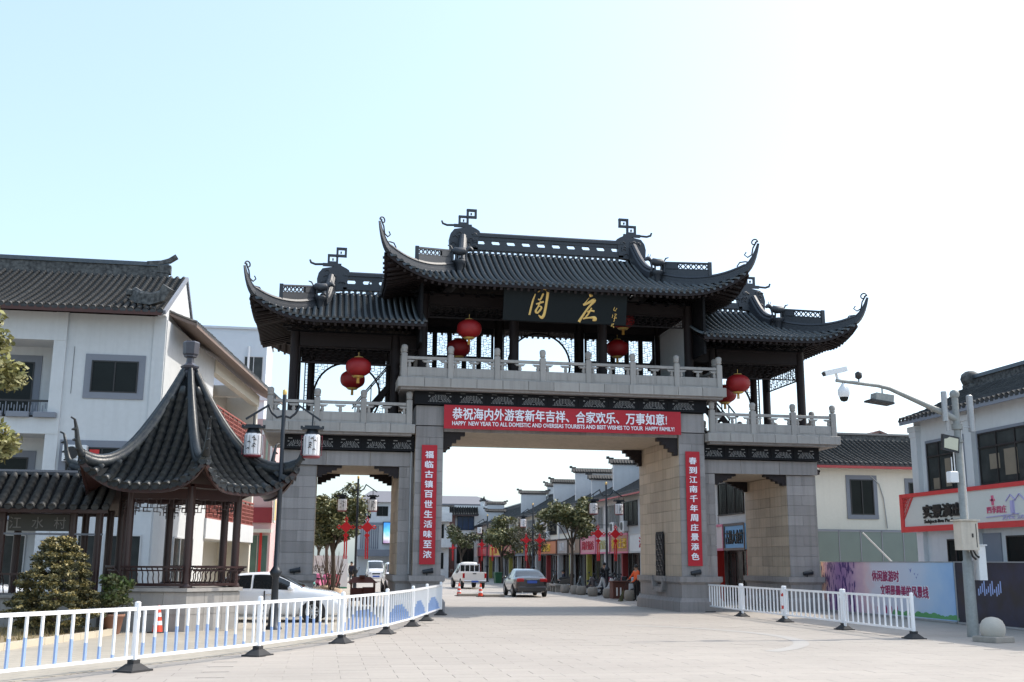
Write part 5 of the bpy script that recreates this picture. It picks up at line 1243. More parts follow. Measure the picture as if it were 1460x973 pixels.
# ============================================================ VEHICLES (nose towards +x)
def interp(tab, x):
    if x <= tab[0][0]: return tab[0][1]
    for i in range(len(tab)-1):
        (a, p), (b_, q) = tab[i], tab[i+1]
        if x <= b_:
            m0 = (q - tab[max(i-1,0)][1])/max(1e-6, b_-tab[max(i-1,0)][0]); m1 = (tab[min(i+2,len(tab)-1)][1]-p)/max(1e-6, tab[min(i+2,len(tab)-1)][0]-a)
            h = b_-a; t = (x-a)/h; m0 = max(-2,min(2,m0)); m1 = max(-2,min(2,m1))
            return (2*t**3-3*t*t+1)*p + (t**3-2*t*t+t)*h*m0 + (-2*t**3+3*t*t)*q + (t**3-t*t)*h*m1
    return tab[-1][1]
tyre_m = mat('tyre', (.02,.02,.021), .85, .1, 8.); alloy = mat('alloy_rim', (.55,.56,.58), .3, .05, metal=.7)
tail_red = mat('tail_lamp_red', (.35,.01,.012), .15); lamp_clear = mat('lamp_clear', (.6,.62,.65), .08, spec=.9); plate_b = mat('plate_blue', (.03,.09,.42), .4); chrome = mat('chrome', (.6,.6,.62), .15, 0, metal=1.)
car_glass = mat('car_glass', (.015,.018,.02), .04, 0, spec=1.)
def wheel_meshes(r, w_):
    t = MB(); t.lathe([(r*.62,-w_/2),(r*.92,-w_/2),(r,-w_*.35),(r,w_*.35),(r*.92,w_/2),(r*.62,w_/2),(r*.60,w_/2-.07),(.02,w_/2-.075)], 26)
    a = MB(); a.lathe([(r*.60,-w_/2+.01),(r*.64,-w_/2+.004),(r*.64,w_/2-.004),(r*.57,w_/2-.012)], 22, caps=False)
    a.lathe([(.05,w_/2-.05),(.055,w_/2-.005),(.02,w_/2)], 10)
    for k in range(10): q = 2*pi*k/10; a.bar((.04*cos(q),.04*sin(q),w_/2-.02),(r*.6*cos(q+.08),r*.6*sin(q+.08),w_/2-.015), .03, .02)
    d = MB(); d.lathe([(r*.34,w_/2-.07),(r*.34,w_/2-.060)], 20)
    return t.mesh('tyre', tyre_m), a.mesh('rim', alloy), d.mesh('disc', iron)
wm = wheel_meshes(.325, .2)
def vehicle(name, label, cat, paint, top, belt, wid, bot, zmid, side_win, wind, rear, wheels, wscale=1., tum=.28, roofw=1., group=None):
    t = thing(name, label, cat, (0,0,0), 0, group)
    x0, x1 = top[0][0], top[-1][0]; n = 60; XS = [x0+(x1-x0)*i/n for i in range(n+1)]
    def ring(x):
        e = min(1, min(x-x0, x1-x)/.22); es = math.sqrt(max(0, 1-(1-e)**2)); sc_w = .80+.20*es
        w_ = interp(wid, x)*sc_w; zt, zb, z0 = interp(top, x), interp(belt, x), interp(bot, x) + .10*(1-es)
        zt = zt - .06*(1-es); zb = min(zb, zt-.03); H = max(0, min(1, (zt-zb)/.45)); wr = w_*.95 - tum*H*w_*.8
        zm = min(zmid, zb-.1)
        P = [(0,z0),(w_*.80,z0),(w_*.95,z0+.09),(w_,zm-.06),(w_*1.0,zm+.06),(w_*.985,zb-.05),(w_*.955,zb)]
        lx = w_*.955
        P += [(lx+(wr-lx)*.5, zb+(zt-zb)*.48),(wr,zb+(zt-zb)*(.86 if H > .3 else .55)),(wr*.90,zb+(zt-zb)*(.965 if H > .3 else .8)),(wr*.5,zt-.006),(0,zt)]
        return P
    RG = [ring(x) for x in XS]; m = len(RG[0])
    b = MB()
    for s in (1, -1):
        vs = [(XS[i], s*y, z) for i in range(n+1) for y, z in RG[i]]
        fs = [((i*m+j, (i+1)*m+j, (i+1)*m+j+1, i*m+j+1) if s < 0 else (i*m+j+1, (i+1)*m+j+1, (i+1)*m+j, i*m+j)) for i in range(n) for j in range(m-1)]
        b.add(vs, fs, True)
        for i in (0, n): c = [(XS[i], s*y, z) for y, z in RG[i]]; b.add(c, [tuple(range(m)) if (s > 0) == (i == 0) else tuple(reversed(range(m)))])
    body = b.build('body', paint, t)
    def patch(xa, xb, j0, j1, m_, name_, par, off=.006, sides=(1,-1), cen=False, taper=None):
        q = MB()
        for s in sides:
            K = 12; vs = []
            for i in range(K+1):
                x = xa+(xb-xa)*i/K; rg = ring(x); jj0, jj1 = j0, j1
                for u in range(5):
                    j = jj0+(jj1-jj0)*u/4; a = int(min(j, m-2)); f = j-a
                    y, z = rg[a][0]*(1-f)+rg[a+1][0]*f, rg[a][1]*(1-f)+rg[a+1][1]*f
                    vs.append(Vector((x, s*y, z)))
            def nv(i, u):
                a = vs[min(i+1,K)*5+u]-vs[max(i-1,0)*5+u]; c = vs[i*5+min(u+1,4)]-vs[i*5+max(u-1,0)]; nn = a.cross(c)
                nn = nn.normalized() if nn.length > 1e-9 else Vector((0,s,0)); return nn if (nn.y*s > -.01 and (abs(nn.y) > .25)) or (abs(nn.y) <= .25 and nn.z > 0) else -nn
            vv = [vs[i*5+u] + nv(i,u)*off for i in range(K+1) for u in range(5)]
            q.add(vv, [(i*5+u, (i+1)*5+u, (i+1)*5+u+1, i*5+u+1) for i in range(K) for u in range(4)], True)
        return q.build(name_, m_, par)
    for xa, xb in side_win:
        for s in (1, -1): patch(xa, xb, 6.12, 7.95, car_glass, 'side_window', t, sides=(s,))
    for (xa, xb), nm in ((wind, 'windscreen'), (rear, 'rear_window')):
        if xa is not None: patch(xa, xb, 8.25 if nm == 'windscreen' else 8.2, 11, car_glass, nm, t)
    for x in wheels:
        for s in (1, -1):
            w_ = interp(wid, x); a = MB(); r = .385*wscale
            a.prism([(x+r*cos(q), .32*wscale+r*sin(q)) for q in [-.35+(pi+.7)*k/18 for k in range(19)]], s*(w_*.9), s*(w_+.003)); a.build('wheel_arch', rubber, t)
            wh = inst('wheel', wm[0], t, (x, s*(w_-.065*wscale), .325*wscale), (-s*pi/2,0,0), (wscale,)*3); inst('rim', wm[1], wh); inst('brake_disc', wm[2], wh)
    return t, body, patch, ring
white_car = mat('white_car_paint', (.78,.79,.82), .22, .02, coat=.8); grey_car = mat('grey_car_paint', (.045,.044,.049), .28, .04, 3., metal=.5, coat=.8); pick_paint = mat('pickup_white', (.72,.70,.66), .35, .05, 2., coat=.4)
sed = dict(top=[(-2.38,.98),(-2.2,1.03),(-1.75,1.08),(-1.1,1.36),(-.4,1.455),(.25,1.43),(.95,1.10),(1.15,1.0),(1.9,.90),(2.28,.74),(2.36,.62)],
   belt=[(-2.38,.90),(-1.5,.97),(0,.94),(1.1,.90),(2.0,.78),(2.36,.55)], wid=[(-2.38,.80),(-1.8,.88),(0,.90),(1.4,.89),(2.1,.82),(2.36,.70)], bot=[(-2.38,.32),(-1.9,.22),(1.9,.20),(2.36,.26)])
t, body, patch, ring_ = vehicle('parked_car', 'white saloon car parked side on between the pavilion and the gateway', 'car', white_car, zmid=.6, side_win=[(-1.35,-.42),(-.36,.72)], wind=(.30,1.08), rear=(-1.7,-1.0), wheels=(-1.42,1.42), **sed)
t.location = (-10.50, -5.75, 0); t.rotation_euler = (0,0,-.10)
patch(1.95, 2.24, 5.2, 6.6, lamp_clear, 'headlamp', body); patch(-2.30, -2.0, 5.1, 6.5, tail_red, 'tail_lamp', body)
for s in (1,-1): MB().lathe([(.02,-.06),(.09,-.04),(.1,.04),(.05,.08)], 8).build('wing_mirror', white_car, body, None, (.78, s*1.0, .98))
MB().box(2.30,2.345,-.5,.5,.42,.58).build('grille', frame_d, body); MB().box(-.02,.02,-.915,-.905,.3,.92).build('door_seam', frame_d, body); MB().box(.05,.22,-.925,-.9,.8,.83).box(-.95,-.78,-.925,-.9,.8,.83).build('door_handle', chrome, body)
t, body, patch, ring_ = vehicle('saloon_car', 'dark grey saloon car seen from behind driving away down the street', 'car', grey_car, zmid=.6, side_win=[(-1.35,-.42),(-.36,.72)], wind=(.30,1.08), rear=(-1.75,-1.02), wheels=(-1.42,1.42), **sed)
t.location = (2.05, 18.9, 0); t.rotation_euler = (0,0,pi/2-.02)
for s in (1,-1):
    MB().cham(-2.40,-2.2,min(s*.42,s*.80),max(s*.42,s*.80),.80,.96,.03).build('tail_lamp', tail_red, body); MB().lathe([(.02,-.06),(.09,-.04),(.1,.04),(.05,.08)], 8).build('wing_mirror', grey_car, body, None, (.75, s*1.0, .98))
    MB().tube([(-2.42,s*.5,.27),(-2.2,s*.5,.27)], .035, 8).build('exhaust', chrome, body)
MB().cham(-2.43,-2.36,-.26,.26,.72,.86,.01).build('number_plate', plate_b, body); MB().box(-2.42,-2.36,-.3,.3,.90,.925).build('trim_strip', chrome, body); MB().cham(-2.44,-2.3,-.74,.74,.30,.55,.03).build('bumper', grey_car, body)
MB().box(-2.45,-2.35,-.5,.5,.26,.33).build('diffuser', rubber, body)
# pickup
pk = dict(top=[(-.62,1.0),(-.60,1.68),(0,1.72),(.55,1.66),(1.25,1.12),(1.35,1.06),(2.2,.98),(2.42,.80)], belt=[(-.62,.98),(1.2,1.0),(2.42,.70)], wid=[(-.62,.80),(0,.82),(1.5,.82),(2.42,.74)], bot=[(-.62,.42),(2.42,.38)])
t, body, patch, ring_ = vehicle('pickup_truck', 'white double cab pickup truck with window guard seen from behind', 'pickup truck', pick_paint, zmid=.72, side_win=[(-.5,.2),(.26,.85)], wind=(.6,1.25), rear=(None,None), wheels=(-1.6,1.5), wscale=1.1, tum=.27, **pk)
t.location = (1.25, 36.4, 0); t.rotation_euler = (0,0,pi/2+.06)
bed = MB(); bed.cham(-2.40,-.64,-.82,-.76,.52,1.12,.02); bed.cham(-2.40,-.64,.76,.82,.52,1.12,.02); bed.box(-2.36,-.64,-.78,.78,.5,.6); bed = bed.build('load_bed', pick_paint, t)
MB().cham(-2.45,-2.40,-.80,.80,.56,1.12,.02).build('tailgate', pick_paint, bed); MB().box(-2.47,-2.455,-.12,.12,.98,1.04).build('tailgate_handle', frame_d, bed)
MB().box(-.66,-.625,-.66,.66,1.1,1.58).build('rear_window', car_glass, t)
g_ = MB()
for y in (-.68,-.34,0,.34,.68): g_.bar((-.72,y,1.1),(-.72,y,1.64), .035)
g_.bar((-.72,-.7,1.64),(-.72,.7,1.64), .04); g_.bar((-.72,-.7,1.12),(-.72,.7,1.12), .04); g_.build('window_guard', white_car, t)
for s in (1,-1): MB().cham(-2.47,-2.40,min(s*.68,s*.83),max(s*.68,s*.83),.72,1.04,.01).build('tail_lamp', tail_red, bed); MB().cham(.95,1.1,s*.98-.1,s*.98+.1,1.05,1.25,.03).build('wing_mirror', frame_d, t)
bp = MB().cham(-2.62,-2.48,-.80,.80,.42,.56,.03).build('bumper', chrome, t); MB().box(-2.64,-2.625,-.24,.24,.44,.55).build('number_plate', plate_b, bp)
# van and off-roader
vn = dict(top=[(-2.0,1.3),(-1.9,1.78),(-1,1.86),(.6,1.82),(1.15,1.55),(1.65,1.15),(1.9,1.0),(2.0,.8)], belt=[(-2.0,1.05),(1.2,1.05),(2.0,.75)], wid=[(-2.0,.76),(-1,.79),(1,.79),(2.0,.72)], bot=[(-2.0,.3),(2.0,.28)])
t, body, patch, ring_ = vehicle('minivan', 'white minivan approaching head on in the left gate opening', 'van', white_car, zmid=.7, side_win=[(-1.7,-.7),(-.6,.4),(.45,1.0)], wind=(.75,1.62), rear=(None,None), wheels=(-1.25,1.35), tum=.16, **vn)
t.location = (-4.1, 59.5, 0); t.rotation_euler = (0,0,-pi/2)
for s in (1,-1): MB().cham(1.86,2.0,min(s*.4,s*.68),max(s*.4,s*.68),.7,.88,.03).build('headlamp', lamp_clear, body)
MB().box(1.98,2.01,-.3,.3,.42,.55).build('number_plate', plate_b, body); MB().box(1.95,2.005,-.35,.35,.66,.78).build('grille', frame_d, body)
sv = dict(top=[(-2.2,1.2),(-2.1,1.62),(-1.2,1.74),(.3,1.7),(1.0,1.25),(1.15,1.12),(2.0,1.02),(2.25,.8)], belt=[(-2.2,1.0),(1.1,1.04),(2.25,.72)], wid=[(-2.2,.82),(-1,.89),(1.2,.89),(2.25,.8)], bot=[(-2.2,.36),(2.25,.34)])
t, body, patch, ring_ = vehicle('off_roader', 'white off-road car half hidden behind the left centre pier', 'car', white_car, zmid=.7, side_win=[(-1.9,-1.2),(-1.1,-.3),(-.2,.75)], wind=(.4,1.08), rear=(None,None), wheels=(-1.4,1.4), wscale=1.1, tum=.18, **sv)
t.location = (-4.45, 24.5, 0); t.rotation_euler = (0,0,-pi/2+.02)
for s in (1,-1): MB().cham(2.05,2.2,min(s*.5,s*.78),max(s*.5,s*.78),.78,.95,.03).build('headlamp', lamp_clear, body)
t, body, patch, ring_ = vehicle('parked_car', 'white car partly seen behind the covered walkway at the left edge', 'car', white_car, zmid=.6, side_win=[(-1.35,-.42),(-.36,.72)], wind=(.30,1.08), rear=(-1.7,-1.0), wheels=(-1.42,1.42), **sed)
t.location = (-19.6, -4.2, 0); t.rotation_euler = (0,0,.15)
# ============================================================ SCOOTERS
def scooter(label, loc, rz, c, c2=(.03,.03,.03), lean=.12, group='scooters parked on the right pavement'):
    t = thing('scooter', label, 'scooter', loc, rz, group); t.rotation_euler = (lean, 0, rz)
    m1 = mat('scooter_%d_%d' % (int(c[0]*99), int(c[2]*99)), c, .3, .05, coat=.5)
    for x in (-.62, .62):
        b = MB(); P = [(x+.21*cos(2*pi*k/16), 0, .25+.21*sin(2*pi*k/16)) for k in range(17)]; b.tube(P, .05, 8, False); w_ = b.build('wheel', tyre_m, t)
        b = MB(); b.tube([(x,-.04,.25),(x,.04,.25)], .06, 8)
        for k in range(5): b.bar((x,0,.25),(x+.18*cos(1.257*k),0,.25+.18*sin(1.257*k)), .02)
        b.build('rim', alloy, w_)
    b = MB(); b.prism([(-.85,.55),(-.6,.38),(-.3,.34),(.2,.3),(.28,.36),(.35,.62),(.42,.95),(.34,1.0),(.26,.9),(.16,.46),(-.05,.42),(-.15,.7),(-.8,.74)], -.12, .12); b.tube([(.62,0,.47),(.50,0,.62),(.40,0,.95)], [.05,.07,.08], 8)
    b.prism([(.38,.48),(.8,.42),(.84,.36),(.7,.5),(.5,.56)], -.08, .08); b.build('body', m1, t)
    b = MB(); b.sweep([(-.85,0,.76),(-.5,0,.80),(-.1,0,.74),(.02,0,.70)], [(-.13,-.03),(.13,-.03),(.11,.07),(-.11,.07)]); b.build('seat', rubber, t)
    b = MB(); b.tube([(.34,-.34,1.02),(.38,-.1,1.0),(.38,.1,1.0),(.34,.34,1.02)], .018, 6); b.tube([(.38,0,.9),(.38,0,1.0)], .03, 6)
    for s in (-1, 1): b.tube([(.37,s*.2,1.02),(.40,s*.28,1.2)], .01, 5); b.lathe([(.01,1.17),(.06,1.2),(.06,1.24),(.01,1.27)], 8, (.40, s*.3))
    b.build('handlebar', iron, t)
    MB().tube([(.46,0,.93),(.40,0,.93)], [.07,.09], 10).build('headlamp', lamp_clear, t); MB().cham(-1.0,-.72,-.16,.16,.82,1.06,.04).build('top_box', [rubber, m1][hash(label) % 2], t)
    MB().tube([(-.3,-.16,.3),(-.85,-.18,.36)], .045, 8).build('exhaust', chrome, t)
    return t
sc_spec = [((7.2,17.6,0),2.5,(.04,.04,.045),'black scooter nearest the brown cabinet on the right pavement'), ((6.9,19.2,0),2.7,(.5,.5,.5),'grey scooter beside the nearest right hand lamp'),
 ((6.7,21.2,0),2.4,(.05,.05,.06),'black scooter behind the grey scooter by the lamp'), ((7.3,19.9,0),2.0,(.30,.04,.07),'dark pink scooter behind the black ones by the lamp'),
 ((6.6,44.5,0),2.6,(.06,.06,.07),'black scooter between the green bin and the bare tree'), ((6.6,46.5,0),2.5,(.2,.2,.22),'grey scooter behind the green bins far down the pavement'), ((7.4,18.4,0),2.2,(.05,.05,.055),'black scooter squeezed behind the nearest scooter'), ((6.6,23.0,0),2.9,(.04,.045,.05),'black scooter standing left of the man in dark clothes'), ((6.5,15.9,0),2.6,(.45,.46,.48),'silver scooter just left of the brown cabinet'), ((6.7,42.2,0),2.8,(.05,.05,.05),'black scooter under the thin bare tree'), ((7.0,32.5,0),2.6,(.03,.03,.03),'dark scooter by the stone bench on the right pavement')]
for loc, rz, c, lb in sc_spec: scooter(lb, loc, rz, c)
for loc, rz, c, lb in (((-8.9,27,0),1.2,(.75,.15,.35),'pink scooter among the trees in the left gate opening'), ((-9.6,27.6,0),1.3,(.10,.6,.55),'turquoise scooter left of the pink one in the left gate opening'), ((-8.2,28.4,0),1.1,(.3,.04,.06),'dark red scooter under the tree in the left gate opening'), ((-5.8,66,0),1.4,(.1,.12,.2),'dark scooter left of the distant minivan')): scooter(lb, loc, rz, c, group='scooters parked on the left pavement')
# ============================================================ PEOPLE
skin_m = mat('skin', (.42,.26,.18), .6, .04); hair_m = mat('black_hair', (.012,.011,.011), .55, .1)
def person(label, loc, rz, J, tags, mats_, hscale=1.):
    """J: joint name -> (x, y, z), facing -y; edges grow one continuous skinned body"""
    t = thing('person', label, 'person', loc, rz)
    E_ = [('pelvis','waist'),('waist','chest'),('chest','neck'),('neck','head'),('head','crown')]
    for s in 'LR': E_ += [('chest','sh'+s),('sh'+s,'el'+s),('el'+s,'wr'+s),('wr'+s,'pa'+s),('pelvis','hi'+s),('hi'+s,'kn'+s),('kn'+s,'an'+s),('an'+s,'to'+s)]
    rad = dict(pelvis=.135, waist=.125, chest=.15, neck=.055, head=.095, crown=.075, sh=.07, el=.05, wr=.035, pa=.036, hi=.095, kn=.06, an=.045, to=.035)
    V = dict(J)
    for s in 'LR':
        p = Vector(V['pa'+s]); d = (p-Vector(V['wr'+s])).normalized(); sd = Vector((0,1,0)) if abs(d.z) > .5 else Vector((0,0,1))
        for k in range(4):
            o_ = sd*(.024-.016*k); a = 'f%s%da' % (s,k); V[a] = tuple(p+o_+d*(.05-.004*abs(k-1))); V[a[:-1]+'b'] = tuple(p+o_+d*(.085-.008*abs(k-1))+Vector((0,-.012,0))); E_ += [('pa'+s,a),(a,a[:-1]+'b')]
        V['t'+s] = tuple(p+sd*.045+d*.02); E_.append(('pa'+s,'t'+s))
    names = list(V); me = bpy.data.meshes.new('body'); me.from_pydata([V[k] for k in names], [(names.index(a), names.index(b_)) for a, b_ in E_], [])
    o = bpy.data.objects.new('body', me); COL.objects.link(o); md = o.modifiers.new('s', 'SKIN'); sv_ = me.skin_vertices[0].data
    for i, k in enumerate(names):
        r = rad.get(k) or rad.get(k[:-1]) or .0095
        if k[0] == 'f' and k[1] in 'LR': r = .009
        if k in ('tL','tR'): r = .011
        sv_[i].radius = (r*(1.25 if k in ('chest','waist','pelvis') else 1), r*(.85 if k in ('chest','waist') else 1)); sv_[i].use_root = (k == 'pelvis')
    md.use_smooth_shade = True; sub = o.modifiers.new('u', 'SUBSURF'); sub.levels = 1; sub.render_levels = 1
    em = bpy.data.meshes.new_from_object(o.evaluated_get(bpy.context.evaluated_depsgraph_get())); bpy.data.objects.remove(o)
    em.materials.clear(); keys = list(mats_); [em.materials.append(mats_[k]) for k in keys]
    for p in em.polygons:
        c = p.center; k = min(names, key=lambda q: (Vector(V[q])-c).length); k = 'hand' if (k[0] == 'f' and len(k) > 2) or k in ('tL','tR') else (k[:-1] if k[-1] in 'LR' else k)
        p.material_index = keys.index(tags.get(k, 'top'))
    b_ = bpy.data.objects.new('body', em); COL.objects.link(b_); b_.parent = t
    h = Vector(J['head']); m = MB()                              # hair cap, ears, nose and eyes
    m.lathe([(.098,.0),(.104,.05),(.09,.11),(.05,.145),(.01,.155)], 14); hr = m.build('hair', hair_m, b_, None, (h.x, h.y+.015, h.z-.0))
    m = MB(); m.tube([(0,-.09,.01),(0,-.115,-.02),(0,-.09,-.03)], .012, 5)
    for s in (-1, 1): m.lathe([(.005,-.02),(.018,0),(.005,.02)], 6, (s*.095, 0))
    m.build('face', skin_m, b_, None, tuple(h)); m = MB()
    for s in (-1, 1): m.lathe([(.004,.01),(.011,.02),(.004,.03)], 6, (s*.035, -.09))
    m.box(-.022,.022,-.096,-.09,-.058,-.05); m.build('eyes_and_mouth', frame_d, b_, None, tuple(h))
    t.scale = (hscale,)*3; return t
def pose(**kw):
    J = dict(pelvis=(0,0,.92), waist=(0,0,1.08), chest=(0,0,1.32), neck=(0,0,1.46), head=(0,-.01,1.575), crown=(0,0,1.64))
    for s, q in (('L',1),('R',-1)): J.update({'sh'+s:(q*.17,0,1.38),'el'+s:(q*.22,.02,1.12),'wr'+s:(q*.23,-.05,.88),'pa'+s:(q*.23,-.07,.82),'hi'+s:(q*.09,0,.86),'kn'+s:(q*.10,-.01,.47),'an'+s:(q*.10,.02,.08),'to'+s:(q*.12,-.12,.035)})
    J.update(kw); return J
navy = mat('navy_cloth', (.02,.025,.045), .85, .15); black_c = mat('black_cloth', (.012,.012,.014), .85, .15); lilac_c = mat('lilac_coat', (.26,.18,.27), .85, .1); shoe = mat('shoe', (.015,.015,.015), .5)
BT = dict(pelvis='legs', hi='legs', kn='legs', an='legs', to='shoe', neck='skin', head='skin', crown='skin', pa='skin', hand='skin', wr='top')
person('worker in bright orange vest and black trousers holding a broom by the pier', (6.12, 11.2, 0), -1.2, pose(elR=(-.26,-.12,1.14), wrR=(-.2,-.32,1.02), paR=(-.18,-.38,1.0), elL=(.24,-.1,1.14), wrL=(.12,-.3,.92), paL=(.08,-.36,.9), toL=(.14,-.14,.035)), BT, dict(top=orange, legs=black_c, skin=skin_m, shoe=shoe), 1.0)
br = thing('broom', 'long handled straw broom held by the orange vested worker', 'broom', (5.35, 10.6, 0)); MB().tube([(.42,.42,1.25),(-.05,-.02,.5)], .014, 6).build('handle', wood, br)
m = MB()
for k in range(26): a = random.uniform(0,2*pi); q = random.uniform(0,.14); m.tube([(-.05,-.02,.55),(-.16+q*cos(a)*.5,-.1+q*sin(a)*.5,.28),(-.25+q*cos(a),-.16+q*sin(a),.01)], .012, 4)
m.build('bristles', mat('straw', (.12,.12,.06), .9, .2), br)
person('man in dark clothes standing with his back turned among the scooters', (6.95, 20.4, 0), pi+.2, pose(wrL=(.2,-.16,.98), paL=(.15,-.2,.98)), BT, dict(top=black_c, legs=navy, skin=skin_m, shoe=shoe), 1.06)
person('pedestrian in lilac coat walking away far down the street behind the pickup', (3.9, 58, 0), pi, pose(knL=(.1,-.12,.48), anL=(.1,-.02,.1), toL=(.11,-.16,.06), anR=(-.1,.16,.12), toR=(-.11,.05,.05)), BT, dict(top=lilac_c, legs=navy, skin=skin_m, shoe=shoe), 1.0)
person('figure in dark coat sitting by a shopfront beyond the grey car', (8.0, 36, 0), -pi/2, pose(pelvis=(0,.1,.5), waist=(0,.1,.66), chest=(0,.06,.9), neck=(0,.04,1.04), head=(0,.02,1.15), crown=(0,.03,1.22), shL=(.17,.06,.96), shR=(-.17,.06,.96), elL=(.22,.04,.72), elR=(-.22,.04,.72), wrL=(.15,-.2,.62), wrR=(-.15,-.2,.62), paL=(.13,-.26,.6), paR=(-.13,-.26,.6), hiL=(.09,.06,.48), hiR=(-.09,.06,.48), knL=(.12,-.32,.5), knR=(-.12,-.32,.5), anL=(.12,-.34,.08), anR=(-.12,-.34,.08), toL=(.13,-.48,.035), toR=(-.13,-.48,.035)), BT, dict(top=navy, legs=black_c, skin=skin_m, shoe=shoe), 1.0)
tag(MB().cham(-.2,.2,-.2,.2,0,.42,.02).build('stool', wood, None, None, (8.12, 36, 0)), 'low wooden stool under the seated figure', 'stool')
person('pedestrian in dark jacket standing by the trees in the left gate opening', (-6.6, 46, 0), 2.6, pose(), BT, dict(top=navy, legs=black_c, skin=skin_m, shoe=shoe), 1.03)
# ============================================================ STREET THINGS
stone = mat('rough_stone', (.30,.27,.235), .85, .2, 5., .15, 25, .4, rnd=.1)
def drum():
    b = MB(); b.lathe([(.20,0),(.26,.06),(.285,.25),(.26,.44),(.22,.5)], 12); return b
dm = drum().mesh('stone_stool', stone)
drums = [((5.9,11.6),'drum shaped stone stool right beside the worker'), ((5.75,15.1),'drum shaped stone stool left of the brown cabinet'), ((5.7,18.2),'drum shaped stone stool in front of the nearest scooters'), ((5.65,20.6),'drum shaped stone stool left of the scooters'), ((5.6,22.0),'drum shaped stone stool in front of the man in dark clothes'), ((5.6,24.6),'drum shaped stone stool just right of the stone bench'), ((5.5,29.2),'drum shaped stone stool left of the stone bench'), ((5.5,30.6),'drum shaped stone stool nearest the grey car')]
for (x, y), lb in drums:
    o = bpy.data.objects.new('stone_stool', dm); COL.objects.link(o); o.location = (x,y,0); o.rotation_euler = (0,0,random.random()*6); tag(o, lb, 'stool', 'stone drum stools along the pavement')
q = thing('stone_bench', 'pale square legged stone bench between the drum stools', 'bench', (5.35, 26.2, 0)); MB().cham(0,.45,0,1.9,.36,.48,.02).build('seat', stone, q)
for y in (.1, .9, 1.6): MB().box(.05,.4,y,y+.2,0,.36).build('leg', stone, q)
q = thing('waste_cabinet', 'brown wooden waste cabinet with two pale slots by the right centre pier', 'bin', (5.75, 13.0, 0), .1)
MB().cham(-.42,.42,-.25,.25,.05,.85,.02).box(-.46,.46,-.29,.29,.85,.92).build('cabinet', mat('brown_board', (.10,.035,.025), .6, .15), q); MB().box(-.25,-.18,-.262,-.25,.2,.6).box(-.05,.02,-.262,-.25,.2,.6).build('slot', paint_w, q)
for k, (loc, lb) in enumerate((((5.35,38.0,0),'tall dark green wheelie bin just behind the grey car'), ((5.6,50.0,0),'smaller looking green bin beside the pickup'))):
    q = thing('wheelie_bin', lb, 'bin', loc, .1); b = MB(); b.add([(-.24,-.26,.08),(.24,-.26,.08),(.24,.26,.08),(-.24,.26,.08),(-.3,-.34,.9),(.3,-.34,.9),(.3,.34,.9),(-.3,.34,.9)], [(3,2,1,0),(4,5,6,7),(0,1,5,4),(1,2,6,5),(2,3,7,6),(3,0,4,7)]); b.build('body', mat('bin_green', (.015,.09,.04), .55), q); MB().cham(-.32,.32,-.37,.36,.9,.98,.02).build('lid', MATS['bin_green'], q)
# red wooden litter house in the left opening
q = thing('litter_bin', 'dark red wooden litter bin with small pitched roof in front of the left gate opening', 'bin', (-7.35, 4.3, 0), .05)
mr = mat('red_brown_wood', (.15,.035,.022), .6, .15); MB().cham(-.38,.05,-.2,.2,.25,.75,.02).build('box', mr, q); MB().cham(.06,.5,-.2,.2,.1,.78,.02).build('box', mr, q)
for x in (-.42,.5): MB().box(x,x+.05,-.22,.22,0,.95).build('post', mr, q)
b = MB(); b.add([(-.55,-.3,.95),(.62,-.3,.95),(.62,.3,.95),(-.55,.3,.95),(-.3,0,1.18),(.38,0,1.18)], [(0,1,5,4),(1,2,5),(2,3,4,5),(3,0,4),(3,2,1,0)]); b.box(-.08,.14,-.08,.08,1.15,1.25); b.build('roof', mr, q)
# planting island and log edging, left opening
q = thing('planting_island', 'long stone edged planting island under the trees in the left gate opening', 'planter', (-8.4, 8.5, 0))
for k in range(16): a = k/16; MB().lathe([(.22,0),(.26,.1),(.25,.34),(.16,.42)], 8, (.75*sin(a*5)*.4+random.uniform(-.05,.05), a*18)).build('edging_stone', mat('warm_stone', (.42,.30,.20), .85, .2, 5., rnd=.12), q)
MB().box(-1.6,-.1,.2,18,0,.3).build('soil', mat('soil', (.10,.075,.05), .95, .2, 4.), q)
# cones
cone_o = mat('cone_red', (.75,.07,.03), .5)
def cone(label, loc):
    q = thing('traffic_cone', label, 'traffic cone', loc, random.random(), 'traffic cones'); MB().cham(-.18,.18,-.18,.18,0,.035,.01).build('base', rubber, q)
    MB().lathe([(.13,.035),(.105,.22),(.075,.42),(.035,.66),(.025,.68)], 14).build('body', cone_o, q); MB().lathe([(.112,.2),(.096,.3)], 14).lathe([(.083,.4),(.066,.5)], 14).build('reflective_band', paint_w, q)
cone('red and white traffic cone on the road just left of the other, behind the pickup', (-1.55,18.9,.0)); cone('red and white traffic cone on the road nearer the grey car', (-.6,17.4,.0)); cone('red and white traffic cone against the pavilion base', (-12.95,-11.15,0))
for x, y, lb in ((-1.2,18.4,'flat concrete slab beside the left traffic cone'), (.0,17.2,'flat concrete slab beside the right traffic cone')): tag(MB().cham(-.55,.55,-.3,.3,0,.13,.02).build('concrete_slab', stone, None, None, (x+.1,y+.2,0)), lb, 'slab')
# stone ball bollard
q = thing('stone_bollard', 'pale stone ball bollard on square base at the right edge', 'bollard', (7.05, -15.75, 0), .3); MB().cham(-.34,.34,-.34,.34,0,.13,.02).build('base', stone, q)
MB().lathe([(.25,.13),(.285,.21),(.295,.30),(.28,.39),(.23,.49),(.14,.555),(.03,.58)], 24).build('ball', mat('worn_stone', (.44,.41,.36), .8, .12, 6., .1, 40, .3), q)
